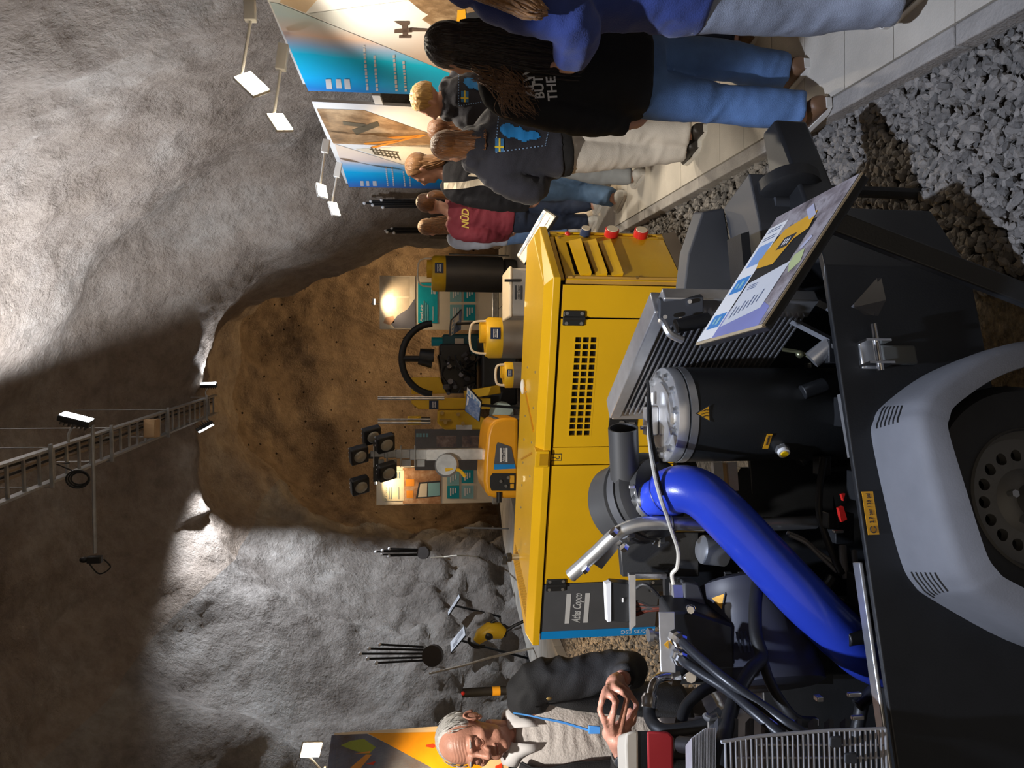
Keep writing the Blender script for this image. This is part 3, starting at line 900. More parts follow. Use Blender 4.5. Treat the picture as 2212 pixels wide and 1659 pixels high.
for x in (842, 846, 862):
    g.poly([Bp(x, 1078, .010), Bp(x, 1052, .010), Bp(x - 1, 1052, .010), Bp(x - 1, 1078, .010)]); g.mark()
g.build_each('lettering_print', mat('print slate', (0.12, 0.20, 0.24), 0.5), tu, smooth=0)
g = MB(); g.poly([Bp(898, 1077, .006), Bp(905, 1042, .006), Bp(951, 1038, .006), Bp(951, 1072, .006)]); g.use(1)
g.poly([Bp(903, 1074, .008), Bp(908, 1045, .008), Bp(923, 1044, .008), Bp(922, 1073, .008)]); g.use(2)
g.poly([Bp(924, 1073, .008), Bp(925, 1044, .008), Bp(950, 1042, .008), Bp(950, 1070, .008)]); g.build('tablet_print', [m_dk, m_cream, m_teal2], tu, smooth=0)
g = MB(); g.use(0); RX(g, 876, 1035, 895, 1050, .006); RX(g, 878, 1060, 893, 1076, .006); g.build('helmet_print', mat('print orange', (0.85, 0.30, 0.03), 0.5), tu, smooth=0)
g = MB()
for k, (x, y) in enumerate(((966, 1020), (997, 1016), (966, 1049), (997, 1049))):
    g.use((0, 1, 1, 0)[k]); RX(g, x, y, x + 26, y + 28, .006)
g.build('tile_print', [m_teal2, m_teal], tu, smooth=0)
g = MB()
for x, y in ((966, 1020), (997, 1016), (966, 1049), (997, 1049)):
    for q in range(3):
        RX(g, x + 6 + 5 * q, y + 5, x + 9 + 5 * q, y + 22 - 3 * q, .009)
    g.mark()
g.build_each('tile_lettering', m_white, tu, smooth=0)
for (lx, ly, lbl, tt, px) in ((813, 652, 'small lit lamp clipped over the teal and cream banner', (0.2, 0), Bp(850, 655)), (816, 1040, 'small lit lamp clipped over the cream tablet banner', (0, 0), Bp(850, 1050))):
    c = I(lx - 6, ly, Yb - 0.28)
    t = thing('banner_lamp', lbl, 'lamp', tuple(c))
    MB().tube([V((c.x, Yb + 0.03, A.z)), V((c.x, Yb + 0.03, c.z + 0.06)), c], 0.01, 6).build('arm', m_steel, t)
    MB().box(c, (0.12, 0.06, 0.04)).build('lamp_head', m_steel, t, bevel=0.006)
    MB().box(c - V((0, -0.0, 0.022)), (0.10, 0.05, 0.006)).build('lens', m_hot2, t)
    lamp('SPOT', c - V((0, 0, 0.04)), px + V((0, 0, -0.5)), 38, WARM, 0.03, 120, 0.8, 'banner_lamp_beam')
# low amber uplights at the foot of the end wall
for k, (x, lbl) in enumerate(((1.55, 'low amber floor light at the foot of the end wall, right'), (-0.75, 'low amber floor light at the foot of the end wall, middle'), (-2.05, 'low amber floor light at the foot of the end wall, left'))):
    p = V((x, 14.35, 0.12)); t = thing('floor_light', lbl, 'floor light', tuple(p - V((0, 0, 0.12))), 'amber floor lights')
    MB().box(p + V((0, 0, -0.04)), (0.2, 0.14, 0.10)).build('housing', m_plast, t, bevel=0.008)
    MB().box(p + V((0, 0, 0.013)), (0.17, 0.11, 0.006)).build('lens', mat('amber lens', (1, 0.8, 0.5), 0.3, emit=(1, 0.6, 0.22, 12)), t)
    lamp('SPOT', p + V((0, 0, 0.04)), (x * 0.9, 15.6, (3.2, 2.6, 2.0)[k]), (230, 40, 45)[k], (1.0, 0.66, 0.32), 0.06, 130, 0.8, 'floor_light_beam')

# grey info panel with photos beside the mast
tg = thing('info_panel', 'grey info panel with two rock photos, behind the light tower mast', 'info panel', tuple(I(1050, 950, 12.6) * 1.0))
Yg = 12.6
gp = lambda x, y, z: I(x, y, Yg - z)
MB().prism([gp(896, 1016, 0), gp(896, 927, 0), gp(1060, 927, 0), gp(1060, 1016, 0)], (0, 0.03, 0)).build('panel', mat('panel grey', (0.20, 0.19, 0.19), 0.5), tg)
g = MB()
for x in (943, 998):
    g.poly([gp(x, 966, .005), gp(x, 941, .005), gp(x + 43, 941, .005), gp(x + 43, 966, .005)])
g.build('photo_print', photomat('printed rock samples', [(0.10, 0.12, 0.18), (0.36, 0.26, 0.22), (0.62, 0.50, 0.44)], 5), tg, smooth=0)
g = MB()
for k in range(4):
    g.poly([gp(899 + 7 * k, 944, .005), gp(899 + 7 * k, 936, .005), gp(904 + 7 * k, 936, .005), gp(904 + 7 * k, 944, .005)])
g.build('tile_print', m_teal2, tg, smooth=0)
MB().box(V((gp(960, 970, 0).x, Yg + 0.05, 0.35)), (0.5, 0.06, 0.7)).build('stand', m_plast, tg)

# --- light tower: orange hood, mast, five heads
Yt = 8.0
tt_ = thing('light_tower', 'light tower with an orange hood and black lamp heads, behind the yellow compressor', 'light tower', (I(1100, 990, Yt).x, Yt, 0))
hood = MB()
P = lambda x, y, Y=Yt: I(x, y, Y)
out = [(1120, 903), (1085, 903), (1068, 908), (1058, 918), (1052, 940), (1047, 990), (1045, 1040), (1048, 1062), (1055, 1072), (1068, 1076), (1120, 1077)]
hood.prism([P(x, y) for x, y in out], (0, 0.9, 0)); hood.build('hood', m_org, tt_, bevel=0.04, seg=4)
MB().box((P(1100, 990).x, Yt + 0.5, 0.45), (0.9, 0.86, 0.75)).build('base', m_grey, tt_, bevel=0.02)
g = MB(); g.prism([P(1072, 961, Yt - .004), P(1075, 955, Yt - .004), P(1104, 965, Yt - .004), P(1112, 1003, Yt - .004), P(1067, 1003, Yt - .004)], (0, -0.01, 0)); g.build('badge', m_grey, tt_)
g = MB(); g.prism([P(1067, 1003, Yt - .006), P(1112, 1003, Yt - .006), P(1114, 1012, Yt - .006), P(1067, 1014, Yt - .006)], (0, -0.01, 0)); g.build('badge_stripe', m_blue, tt_)
g = MB(); g.logo(P(1088, 983, Yt - .02), X_, Z_, 0.16); g.build('badge_lettering', m_white, tt_, smooth=0)
g = MB(); g.prism([P(1064, 1022, Yt - .004), P(1114, 1022, Yt - .004), P(1114, 1060, Yt - .004), P(1062, 1060, Yt - .004), P(1058, 1050, Yt - .004), P(1058, 1030, Yt - .004)], (0, -0.008, 0)); g.build('control_panel', m_black, tt_, bevel=0.004)
g = MB()
for x, y in ((1082, 1040), (1093, 1050), (1098, 1032)):
    g.cyl(P(x, y, Yt - .01), P(x, y, Yt - .04), 0.018, n=10)
g.use(1).box(P(1106, 1035, Yt - .015), (0.08, 0.02, 0.05)); g.box(P(1106, 1050, Yt - .015), (0.05, 0.02, 0.04)); g.build('switches', [mat('switch grey', (0.10, 0.09, 0.08), 0.4), m_lab], tt_)
MB().cyl(P(1078, 1063, Yt - 0.02), P(1078, 1085, Yt - 0.02), 0.03, n=10).build('handle', m_rub, tt_)
Ym = 8.35
for k, (x0, x1, wd, y) in enumerate(((1060, 920, 0.13, 980), (925, 885, 0.12, 981), (890, 855, 0.10, 980), (860, 830, 0.085, 980), (835, 800, 0.07, 980))):
    a, b = I(x0, y, Ym), I(x1, y, Ym); b = V((a.x, Ym, b.z))
    MB().box((a + b) / 2, (wd, wd, (b - a).length)).build('mast_section', m_galv if k else m_steel, tt_, bevel=0.006)
g = MB()
for x in (896, 866, 836, 808):
    c = I(x, 985, Ym); g.box(c, (0.24, 0.16, 0.012)); g.box(I(x + 12, 1000, Ym), (0.08, 0.05, 0.10))
g.build('mast_collars', m_galv, tt_)
g = MB(); c = I(800, 985, Ym)
g.bar(I(812, 955, Ym), I(812, 1040, Ym), 0.06, 0.06); g.bar(I(790, 985, Ym), I(820, 985, Ym), 0.06, 0.06, (0, 1, 0)); g.build('head_bracket', m_black, tt_)
m_led = mat('led glass', (0.42, 0.40, 0.34), 0.15, 0.2)
for x, y, dy in ((775, 982, 0), (832, 957, -0.05), (836, 1018, -0.12), (777, 1048, 0.05), (803, 940, 0.15)):
    c = I(x, y, Ym - 0.12 + dy); d = V((-0.55, -1.0, -0.55)).normalized(); xx, yy_, _ = frame_of(d)
    h = MB().box(c, (0.21, 0.21, 0.10), (xx, yy_, d)).build('lamp_head', m_black, tt_, bevel=0.02)
    MB().ell(c + d * 0.05, (0.075, 0.075, 0.03), ax=(xx, yy_, d)).build('lens', m_led, h)
    gf = MB()
    for q in range(3):
        gf.box(c - d * 0.065 + xx * (q - 1) * 0.055, (0.012, 0.18, 0.05), (xx, yy_, d))
    gf.build('cooling_fins', m_alu, h)
g = MB(); g.lathe([(0.0, -0.03), (0.12, -0.03), (0.14, 0), (0.12, 0.03), (0, 0.03)], I(965, 1005, Ym - 0.16), (0.3, -1, 0.2), 24); g.build('winch_wheel', m_galv, tt_)
g = MB(); g.tube(smoothpath([I(962, 1015, Ym - 0.2), I(990, 1015, Ym - 0.2), I(1005, 1030, Ym - 0.2)], 4), 0.02, 8); g.build('winch_handle', m_yel2, tt_)

# --- yellow drill rig with its engine
Yr = 10.6
tr = thing('drill_rig', 'yellow and black drill rig with tall twin rods, behind the yellow compressor', 'drill rig', (I(1050, 860, Yr).x, Yr, 0))
Pr = lambda x, y, Y=Yr: I(x, y, Y)
MB().prism([Pr(889, 860), Pr(889, 872), Pr(905, 884), Pr(1060, 884), Pr(1060, 860)], (0, 0.35, 0)).build('feed_beam', m_yel2, tr, bevel=0.01)
g = MB()
for y in (858, 862):
    g.cyl(Pr(816, y), Pr(960, y), 0.016, n=8)
g.build('drill_rod', m_steel, tr)
g = MB()
for y in (906, 913):
    g.cyl(Pr(816, y), Pr(930, y), 0.016, n=8)
g.build('drill_rod', m_steel, tr)
MB().prism([Pr(880, 900), Pr(910, 899), Pr(910, 918), Pr(880, 918)], (0, 0.16, 0)).build('rod_guide', m_yel2, tr, bevel=0.01)
MB().prism([Pr(910, 902), Pr(930, 902), Pr(930, 916), Pr(910, 916)], (0, 0.16, 0)).build('rod_coupling', m_black, tr, bevel=0.01)
MB().prism([Pr(946, 886), Pr(1015, 886), Pr(1050, 905), Pr(1050, 928), Pr(960, 928), Pr(945, 915)], (0, 0.3, 0)).build('rotation_head', m_yel2, tr, bevel=0.02)
g = MB()
for x, y in ((955, 892), (962, 912), (990, 895), (1000, 915)):
    g.cyl(Pr(x, y, Yr - 0.01), Pr(x, y, Yr - 0.06), 0.03, n=10)
g.bar(Pr(950, 908, Yr - .03), Pr(975, 908, Yr - .03), 0.03, 0.03); g.build('hose_fittings', mat('brass', (0.42, 0.28, 0.10), 0.35, 0.8), tr)
g = MB(); g.prism([Pr(927, 865, Yr - .004), Pr(947, 865, Yr - .004), Pr(947, 884, Yr - .004), Pr(927, 884, Yr - .004)], (0, -0.006, 0)); g.build('badge', mat('navy print', (0.01, 0.03, 0.10), 0.4), tr)
g = MB(); g.logo(Pr(938, 874, Yr - .02), X_, Z_, 0.09); g.build('badge_lettering', m_white, tr, smooth=0)
g = MB(); g.prism([Pr(985, 918, Yr - .004), Pr(1020, 918, Yr - .004), Pr(1020, 928, Yr - .004), Pr(985, 928, Yr - .004)], (0, -0.006, 0)); g.build('name_plate', m_white, tr)
ye = 11.4
E = lambda x, y, Y=ye: I(x, y, Y)
MB().prism([E(950, 742), E(1015, 742), E(1018, 765), E(950, 785)], (0, 0.6, 0)).build('air_filter_housing', m_black, tr, bevel=0.03)
MB().prism([E(945, 765), E(1030, 765), E(1030, 850), E(960, 850)], (0, 0.5, 0)).build('engine_block', mat('oily black', (0.02, 0.018, 0.016), 0.35), tr, bevel=0.03)
MB().cyl(E(935, 775), E(905, 770), 0.16, 0.13, 14).build('engine_cowl', m_black, tr)
g = MB()
for q in range(26):
    c = E(rnd.uniform(960, 1025), rnd.uniform(770, 845), ye - 0.05); g.cyl(c, c + V((rnd.uniform(-.1, .1), -0.08, rnd.uniform(-.1, .1))), rnd.uniform(0.015, 0.05), n=8)
g.build('engine_fittings', mat('engine metal', (0.13, 0.12, 0.12), 0.3, 0.6), tr)
g = MB()
for q in range(8):
    p0 = E(rnd.uniform(960, 1030), rnd.uniform(765, 850), ye - 0.1); p1 = E(rnd.uniform(960, 1030), rnd.uniform(765, 850), ye - 0.1)
    g.tube(smoothpath([p0, (p0 + p1) / 2 + V((0, -0.12, 0.08)), p1], 5), 0.014, 6)
g.build('hoses', m_rub, tr)
g = MB(); c = E(937, 775); rr = 0.56
g.tube([c + V((math.cos(a) * rr, 0, math.sin(a) * rr * 0.9)) for a in np.linspace(0.05, PI - 0.05, 24)], 0.055, 10); g.tube([c + V((0, 0, rr * 0.9)), c], 0.05, 8); g.build('roll_hoop', m_rub, tr)
MB().prism([E(889, 815), E(950, 815), E(965, 850), E(889, 852)], (0, 0.4, 0)).build('mast_foot', m_yel2, tr, bevel=0.01)
MB().prism([E(1005, 845, 10.3), E(1080, 832, 10.3), E(1082, 850, 10.3), E(1008, 862, 10.3)], (0, 0.4, 0)).build('outrigger', m_yel2, tr, bevel=0.01)
MB().box((E(1060, 800).x, ye + 0.1, 0.42), (1.1, 0.9, 0.55)).build('crawler_frame', m_black, tr, bevel=0.03)
MB().lathe([(0.0, -0.05), (0.13, -0.05), (0.17, 0.0), (0.17, 0.06), (0, 0.06)], E(1083, 893, 10.0), (0, -1, 0.1), 24).build('hose_reel', mat('pale green reel', (0.42, 0.52, 0.48), 0.4), tr)

# teal tank behind the engine
tk = thing('fuel_tank', 'dark teal tank with a face shaped plate, behind the drill rig engine', 'tank', (E(1045, 760).x, 12.6, 0))
MB().prism([I(956, 722, 12.6), I(1075, 720, 12.6), I(1075, 790, 12.6), I(956, 790, 12.6)], (0, 0.6, 0)).build('tank_body', mat('dark teal paint', (0.01, 0.10, 0.13), 0.4), tk, bevel=0.03)
MB().prism([I(982, 731, 12.58), I(1002, 731, 12.58), I(1002, 748, 12.58), I(982, 748, 12.58)], (0, -0.015, 0)).build('plate', m_cream, tk, bevel=0.01)
MB().cyl(I(932, 738, 12.7), I(956, 738, 12.7), 0.08, n=12).build('filler_neck', m_teal, tk)
MB().prism([I(1075, 720, 12.6), I(1075, 790, 12.6), V((I(1075, 790, 12.6).x, 12.6, 0.02)), V((I(1075, 720, 12.6).x, 12.6, 0.02))], (0, 0.6, 0)).build('plinth', m_black, tk)


# --- submersible pumps
def pump(name, label, c, r, h, yh, badge=True, dark=False):
    t = thing(name, label, 'pump', tuple(c), 'submersible pumps on show')
    b = mat('dark pump body', (0.10, 0.095, 0.09), 0.4, 0.4) if dark else mat('dull steel pump body', (0.34, 0.30, 0.26), 0.42, 0.7, 0.15, 5)
    c = V(c)
    MB().lathe([(0, 0), (r * 0.86, 0), (r * 0.9, h * 0.05), (r * 0.9, h * 0.16), (r * 0.78, h * 0.17), (r, h * 0.2), (r, h), (0, h)], c, n=32).build('body', b, t)
    MB().lathe([(0, h), (r * 0.99, h), (r, h + yh * 0.15), (r, h + yh * 0.8), (r * 0.9, h + yh), (0, h + yh)], c, n=32).build('top_cap', m_yel2, t)
    MB().lathe([(0, h + yh), (r * 0.5, h + yh), (r * 0.5, h + yh * 1.35), (0, h + yh * 1.4)], c + V((r * 0.25, 0, 0)), n=20).build('outlet', m_yel2, t)
    hd = MB(); hd.tube(smoothpath([c + V((-r * 0.8, -r * 0.3, h + yh * 0.9)), c + V((-r * 0.6, -r * 0.3, h + yh * 1.9)), c + V((r * 0.6, -r * 0.3, h + yh * 1.9)), c + V((r * 0.8, -r * 0.3, h + yh * 0.9))], 6), 0.014, 8)
    hd.build('handle', m_cream, t)
    if badge:
        n_ = V((-0.1, -1, 0)).normalized(); xx = V((1, -0.1, 0)).normalized(); q = c + n_ * (r + 0.008) + V((0, 0, h + yh * 0.5))
        MB().rect(q + xx * (r * 0.25), xx, Z_, r * 0.55, yh * 0.62, 0, 0.006).build('badge', mat('navy print', (0.01, 0.03, 0.10), 0.4), t)
        g = MB(); g.logo(q + xx * (r * 0.25) - n_ * -0.012, xx, Z_, r * 0.4); g.build('badge_lettering', m_white, t, smooth=0)
    return t


c = I(1100, 730, 9.0); zt = I(1082, 730, 9.0).z
pump('submersible_pump', 'large grey pump with a yellow cap and white handle, behind the yellow compressor', (c.x, 9.0, 0.0), 0.26, zt, 0.20)
c = I(1100, 810, 8.4); zt = I(1106, 810, 8.4).z
pump('submersible_pump', 'smaller grey pump with a stepped yellow cap, left of the large pump', (c.x, 8.4, 0.0), 0.155, zt, 0.10)
c = I(1000, 592, 11.6); zt = I(962, 592, 11.6).z
pump('submersible_pump', 'tall dark pump with a yellow cap in the shade, before the teal banner', (c.x, 11.6, 0.10), 0.29, zt - 0.10, 0.22, True, True)

# grey cabinet
c0 = I(1103, 578, 8.0); c1 = I(1103, 682, 8.0); zt = c0.z
tb = thing('generator_box', 'pale grey cabinet with a cream lid behind the yellow compressor roof', 'generator', ((c0.x + c1.x) / 2, 8.3, 0))
MB().box(((c0.x + c1.x) / 2, 8.3, 0.36), (c0.x - c1.x, 0.6, 0.60)).build('cabinet', mat('pale grey cabinet', (0.42, 0.40, 0.38), 0.45), tb, bevel=0.03)
MB().box(((c0.x + c1.x) / 2, 8.3, (0.66 + zt) / 2), (c0.x - c1.x + 0.03, 0.64, zt - 0.66 + 0.04)).build('lid', m_cream, tb, bevel=0.02)
MB().bar(I(1090, 606, 7.98), I(1125, 606, 7.98), 0.03, 0.02, (0, 1, 0)).build('handle_slot', m_black, tb)
g = MB(); g.logo(I(1120, 632, 7.985), X_, Z_, 0.16); g.build('lettering', m_dk, tb, smooth=0)
g = MB()
for sx in (-0.22, 0.22):
    for sy in (-0.2, 0.2):
        g.box(((c0.x + c1.x) / 2 + sx, 8.3 + sy, 0.03), (0.07, 0.07, 0.06))
g.build('feet', m_rub, tb)


# --- sign stands
def sign_stand(q, Ys, label, foot, art=0, grp='sloping sign stands', post_r=0.018):
    """q: the four board corners in the photo, in order top-left, top-right, bottom-right, bottom-left as read"""
    c = [I(x, y, Y) for (x, y), Y in zip(q, Ys)]
    m = sum(c, V((0, 0, 0))) / 4; n_ = (c[1] - c[0]).cross(c[3] - c[0]).normalized()
    if n_.dot(V((0, 0, EYE)) - m) < 0:
        n_ = -n_
    t = thing('sign_stand', label, 'sign', (foot[0], foot[1], 0.0), grp)
    MB().prism(c, -n_ * 0.02).build('board', m_black, t, bevel=0.002)
    ins = [lerp(m, p, 0.95) + n_ * 0.002 for p in c]
    u, v = lambda a, b: lerp(lerp(ins[0], ins[1], a), lerp(ins[3], ins[2], a), b), None
    quad = lambda mb, a0, b0, a1, b1, z=0.0: mb.poly([u(a0, b1) + n_ * z, u(a1, b1) + n_ * z, u(a1, b0) + n_ * z, u(a0, b0) + n_ * z])
    g = MB(); quad(g, 0, 0, 1, 1)
    if art == 0:
        g.build('face_print', mat('white sign face', (0.66, 0.68, 0.72), 0.4), t, smooth=0)
        g = MB()
        for k in range(5):
            quad(g, 0.12, 0.15 + 0.1 * k, 0.5 + 0.1 * (k % 3), 0.18 + 0.1 * k, .002)
        quad(g, 0.55, 0.5, 0.85, 0.85, .002); g.build('lettering_print', mat('print mid grey', (0.25, 0.26, 0.30), 0.5), t, smooth=0)
    else:
        g.build('face_print', photomat('printed blue machine', [(0.06, 0.09, 0.22), (0.16, 0.24, 0.46), (0.46, 0.50, 0.60)], 6) if art == 1 else photomat('printed pale pink', [(0.46, 0.34, 0.30), (0.66, 0.58, 0.52), (0.74, 0.70, 0.66)], 7), t, smooth=0)
        g = MB(); quad(g, 0, 0, 1, 0.27, .002); quad(g, 0.05, 0.34, 0.42, 0.72, .002); g.build('white_print', m_white, t, smooth=0)
        g = MB()
        for k in range(4):
            quad(g, 0.06 + 0.24 * k, 0.06, 0.22 + 0.24 * k, 0.22, .004)
        g.build('tile_print', mat('print soft blue', (0.20, 0.36, 0.62), 0.5), t, smooth=0)
    MB().tube([m - n_ * 0.02, V(foot) + V((0, 0, 0.012))], post_r, 8).build('post', m_black, t)
    MB().box((foot[0], foot[1], foot[2] + 0.006), (0.26, 0.26, 0.012)).build('foot_plate', m_black, t)
    return t


def gfoot(x, y):
    p = G(x, y, 0.0); return (p.x, p.y, 0.0)


f = gfoot(1113, 1338)
sign_stand([(966, 1328), (966, 1330), (992, 1290), (992, 1284)], [f[1] - 1, f[1] - 1, f[1] - 1, f[1] - 1], 'x', f) if 0 else None
for q, ft, lbl in (([(992, 1283), (967, 1323), (968, 1330), (994, 1290)], (1114, 1340), 'small white sign on a black leaning post, right of the yellow breaker'),
                   ([(1003, 1351), (972, 1388), (974, 1410), (1006, 1372)], (1142, 1422), 'small white sign on a black leaning post, before the yellow breaker'),
                   ([(1014, 1431), (985, 1472), (988, 1495), (1018, 1449)], (1120, 1490), 'small white sign on a black leaning post, nearest the older man')):
    f = gfoot(*ft); y0 = f[1] - 0.42
    sign_stand(q, [y0 + 0.18, y0 + 0.02, y0 - 0.18, y0 - 0.02], lbl, f)
f = (0.02, 9.6, 0.0)
sign_stand([(1009, 834), (1040, 868), (1035, 912), (1004, 888)], [9.2, 9.2, 9.5, 9.5], 'blue and white machine sign on a post, before the drill rig', (I(1040, 885, 9.5).x, 9.5, 0), 1)
sign_stand([(975, 692), (972, 727), (996, 712), (998, 668)], [9.6, 9.6, 9.9, 9.9], 'dark blue sign on a thin arm, before the teal and cream banner', (I(1040, 690, 9.8).x, 9.8, 0), 1)
sign_stand([(1176, 450), (1116, 553), (1132, 572), (1202, 467)], [4.75, 5.3, 5.05, 4.5], 'pale pink machine sign beyond the right end of the yellow compressor', (0.95, 5.0, 0), 2)

# --- drill steel bundles with bright button tips
m_drill = mat('black drill steel', (0.02, 0.02, 0.022), 0.4, 0.5)
m_tip = mat('glint white carbide tip', (0.92, 0.93, 0.95), 0.2, 0.25)  # near-white base colour stands in for lamp glints on the tips


ORD = ('topmost in the photo', 'second from the top in the photo', 'third from the top in the photo', 'fourth from the top in the photo', 'lowest in the photo')


def bundle(tips, basey, basex, Y, labels, grp):
    for k, (x, y) in enumerate(sorted(tips, key=lambda q: q[1])):
        a = I(x, y, Y); b = I(basex, basey + (y - basey) * 0.72, Y + 0.05)
        t = thing('drill_steel', labels % ORD[k], 'drill rod', tuple(b), grp)
        MB().cyl(b, a, 0.014, n=8).build('rod', m_drill, t)
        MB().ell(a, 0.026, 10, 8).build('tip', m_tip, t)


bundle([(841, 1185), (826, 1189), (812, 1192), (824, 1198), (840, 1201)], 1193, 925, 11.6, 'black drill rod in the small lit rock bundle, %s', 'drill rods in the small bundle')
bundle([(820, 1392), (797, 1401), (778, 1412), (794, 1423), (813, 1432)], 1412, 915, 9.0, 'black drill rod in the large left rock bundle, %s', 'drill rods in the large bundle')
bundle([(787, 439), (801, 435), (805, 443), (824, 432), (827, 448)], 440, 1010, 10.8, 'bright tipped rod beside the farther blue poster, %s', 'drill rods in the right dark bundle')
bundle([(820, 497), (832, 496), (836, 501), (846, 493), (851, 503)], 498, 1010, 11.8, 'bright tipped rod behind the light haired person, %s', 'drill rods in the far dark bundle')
for (bx_, by_, Y, lbl) in ((915, 1194, 11.6, 'dark wall bracket under the small drill rod bundle'), (935, 1416, 9.0, 'dark round holder plate of the large drill rod bundle')):
    c = I(bx_, by_, Y + 0.04)
    o = MB().lathe([(0, -0.05), (0.13 if by_ > 1300 else 0.10, -0.05), (0.13 if by_ > 1300 else 0.10, 0.05), (0, 0.05)], c, (0.2, -1, 0.3), 20).build('rod_holder', mat('rusty dark iron', (0.07, 0.06, 0.055), 0.6, 0.4)); recenter(o); tag(o, lbl, 'rod holder')
# timber boards on the dark right side
# black tube with a yellow band on the left
Yk = 7.4; a, b = I(998, 1497, Yk), I(1140, 1497, Yk)
t = thing('drill_tube', 'thick black tube with a yellow band standing by the left rock', 'tube', (a.x, Yk, 0))
MB().cyl((a.x, Yk, 0.0), (a.x, Yk, a.z), 0.045, n=16).build('tube', m_rub, t)
MB().cyl((a.x, Yk, I(1080, 1497, Yk).z), (a.x, Yk, I(1063, 1497, Yk).z), 0.0465, n=16).build('band', m_lab, t)
MB().ell((a.x + 0.01, Yk - 0.03, a.z - 0.01), 0.022).build('cap_mark', m_red, t)
# pavement breaker
Yk = 8.6
t = thing('pavement_breaker', 'yellow and black pavement breaker leaning by the left rock', 'breaker', (I(1090, 1380, Yk).x, Yk, 0))
K = lambda x, y, d=0: I(x, y, Yk + d)
MB().tube([K(1030, 1386), K(1040, 1372), K(1056, 1362), K(1076, 1362), K(1088, 1368)], [0.05, 0.085, 0.10, 0.10, 0.07], 14).build('body', m_yel2, t)
g = MB(); g.tube(smoothpath([K(1070, 1340), K(1062, 1346), K(1075, 1352), K(1090, 1352), K(1093, 1362), K(1090, 1375)], 4), 0.022, 8); g.tube(smoothpath([K(1014, 1378), K(1014, 1388), K(1028, 1398), K(1048, 1396)], 4), 0.02, 8); g.build('handle', m_rub, t)
MB().tube([K(1088, 1366), K(1110, 1352), K(1140, 1338)], 0.02, 8).build('chisel', m_drill, t)
MB().ell(K(1056, 1372, -0.06), (0.06, 0.05, 0.06)).build('valve', m_black, t)
# rubber hose and pole against the rock
o = MB().tube([I(928, 1455, 8.9), I(1000, 1438, 8.7), I(1060, 1420, 8.5), G(1160, 1398, 0.02)], 0.014, 8).build('measuring_pole', mat('pale wood', (0.62, 0.56, 0.46), 0.6)); recenter(o)
tag(o, 'thin pale pole leaning against the left rock by the breaker', 'pole')
o = MB().tube(smoothpath([I(930, 1205, 11.3), I(960, 1203, 11.3), I(1000, 1200, 11.2), G(1062, 1206, 0.02)], 4), 0.012, 6).build('air_hose', mat('pale wood', (0.62, 0.56, 0.46), 0.6)); recenter(o)
tag(o, 'thin pale hose hanging down the lit left rock below the small rods', 'hose')
for (x0, y0, x1, y1, lbl) in ((1003, 1140, 1050, 1144, 'thin grey pole by the far left end of the walkway'), (970, 549, 1068, 552, 'thin grey pole with a clip beside the dark pump')):
    Yq = 12.4; a, b = I(x0, y0, Yq), I(x1, y1, Yq)
    o = MB().cyl((b.x, b.y, 0.0), a, 0.014, n=8).build('marker_pole', m_galv); recenter(o); tag(o, lbl, 'pole')
# dark timber stack at the right back
for k in range(4):
    o = MB().box((2.55 - 0.03 * k, 11.0 + 0.28 * k, 0.75), (0.07, 0.26, 1.48)).build('timber_plank', mat('dark timber', (0.06, 0.04, 0.028), 0.8, 0, 0.3, 6, 0.3, 40)); recenter(o)
    tag(o, 'dark upright timber plank in the shade by the right wall, ' + ('nearest', 'second nearest', 'third nearest', 'farthest')[k], 'plank', 'dark timber planks')

# ================================================================ the yellow compressor
YA = R(17); YR = V((0.554, 3.8, 0)); YT = V((-math.cos(YA), math.sin(YA), 0)); YD = V((math.sin(YA), math.cos(YA), 0))
Y = lambda s, w, z: YR + YT * s + YD * w + V((0, 0, z))
yc = thing('air_compressor', 'yellow box compressor with a dark grey end panel, standing behind the open machine', 'compressor', tuple(Y(1.1, 0.35, 0)))
plan = [(0, 0), (2.27, 0), (2.12, 0.70), (-0.14, 0.70), (-0.225, 0.461)]


def inset(k, pts=plan):
    cx = sum(p[0] for p in pts) / len(pts); cy = sum(p[1] for p in pts) / len(pts)
    return [(p[0] - k * (1 if p[0] > cx else -1), p[1] - k * (1 if p[1] > cy else -1)) for p in pts]


m_yin = mat('dark inside gap', (0.03, 0.02, 0.01), 0.7)
MB().prism([Y(s, w, 0.28) for s, w in inset(0.02)], (0, 0, 0.67)).build('inner_body', m_yin, yc)
MB().prism([Y(s, w, 0.16) for s, w in inset(0.03)], (0, 0, 0.13)).build('chassis', mat('taupe chassis paint', (0.19, 0.15, 0.115), 0.5), yc)
# roof: fascia, chamfer, top
rf = MB(); a = inset(-0.03); b = inset(0.025)
rf.loft([[Y(s, w, 0.958) for s, w in a], [Y(s, w, 0.998) for s, w in a], [Y(s, w, 1.04) for s, w in b]])
rf.build('roof', m_yel, yc, smooth=0, bevel=0.004)
g = MB(); g.box(Y(1.02, -0.005, 1.01), (0.10, 0.09, 0.08), (YT, YD, Z_)); g.build('lifting_recess', m_yel, yc, bevel=0.004)
g = MB(); g.box(Y(1.02, -0.052, 1.0), (0.07, 0.006, 0.05), (YT, YD, Z_)); g.build('recess_shade', mat('shadowed amber steel', (0.50, 0.27, 0.01), 0.4), yc)  # darker amber plate paints the shade inside the recess
g = MB()
for k in range(9):
    g.cyl(Y(0.6 + 0.16 * k, 0.42, 1.04), Y(0.6 + 0.16 * k, 0.42, 1.046), 0.007, n=8)
for k in range(4):
    g.cyl(Y(0.55 + 0.22 * k, 0.14, 1.04), Y(0.55 + 0.22 * k, 0.14, 1.046), 0.007, n=8)
g.build('roof_bolts', m_steel, yc)
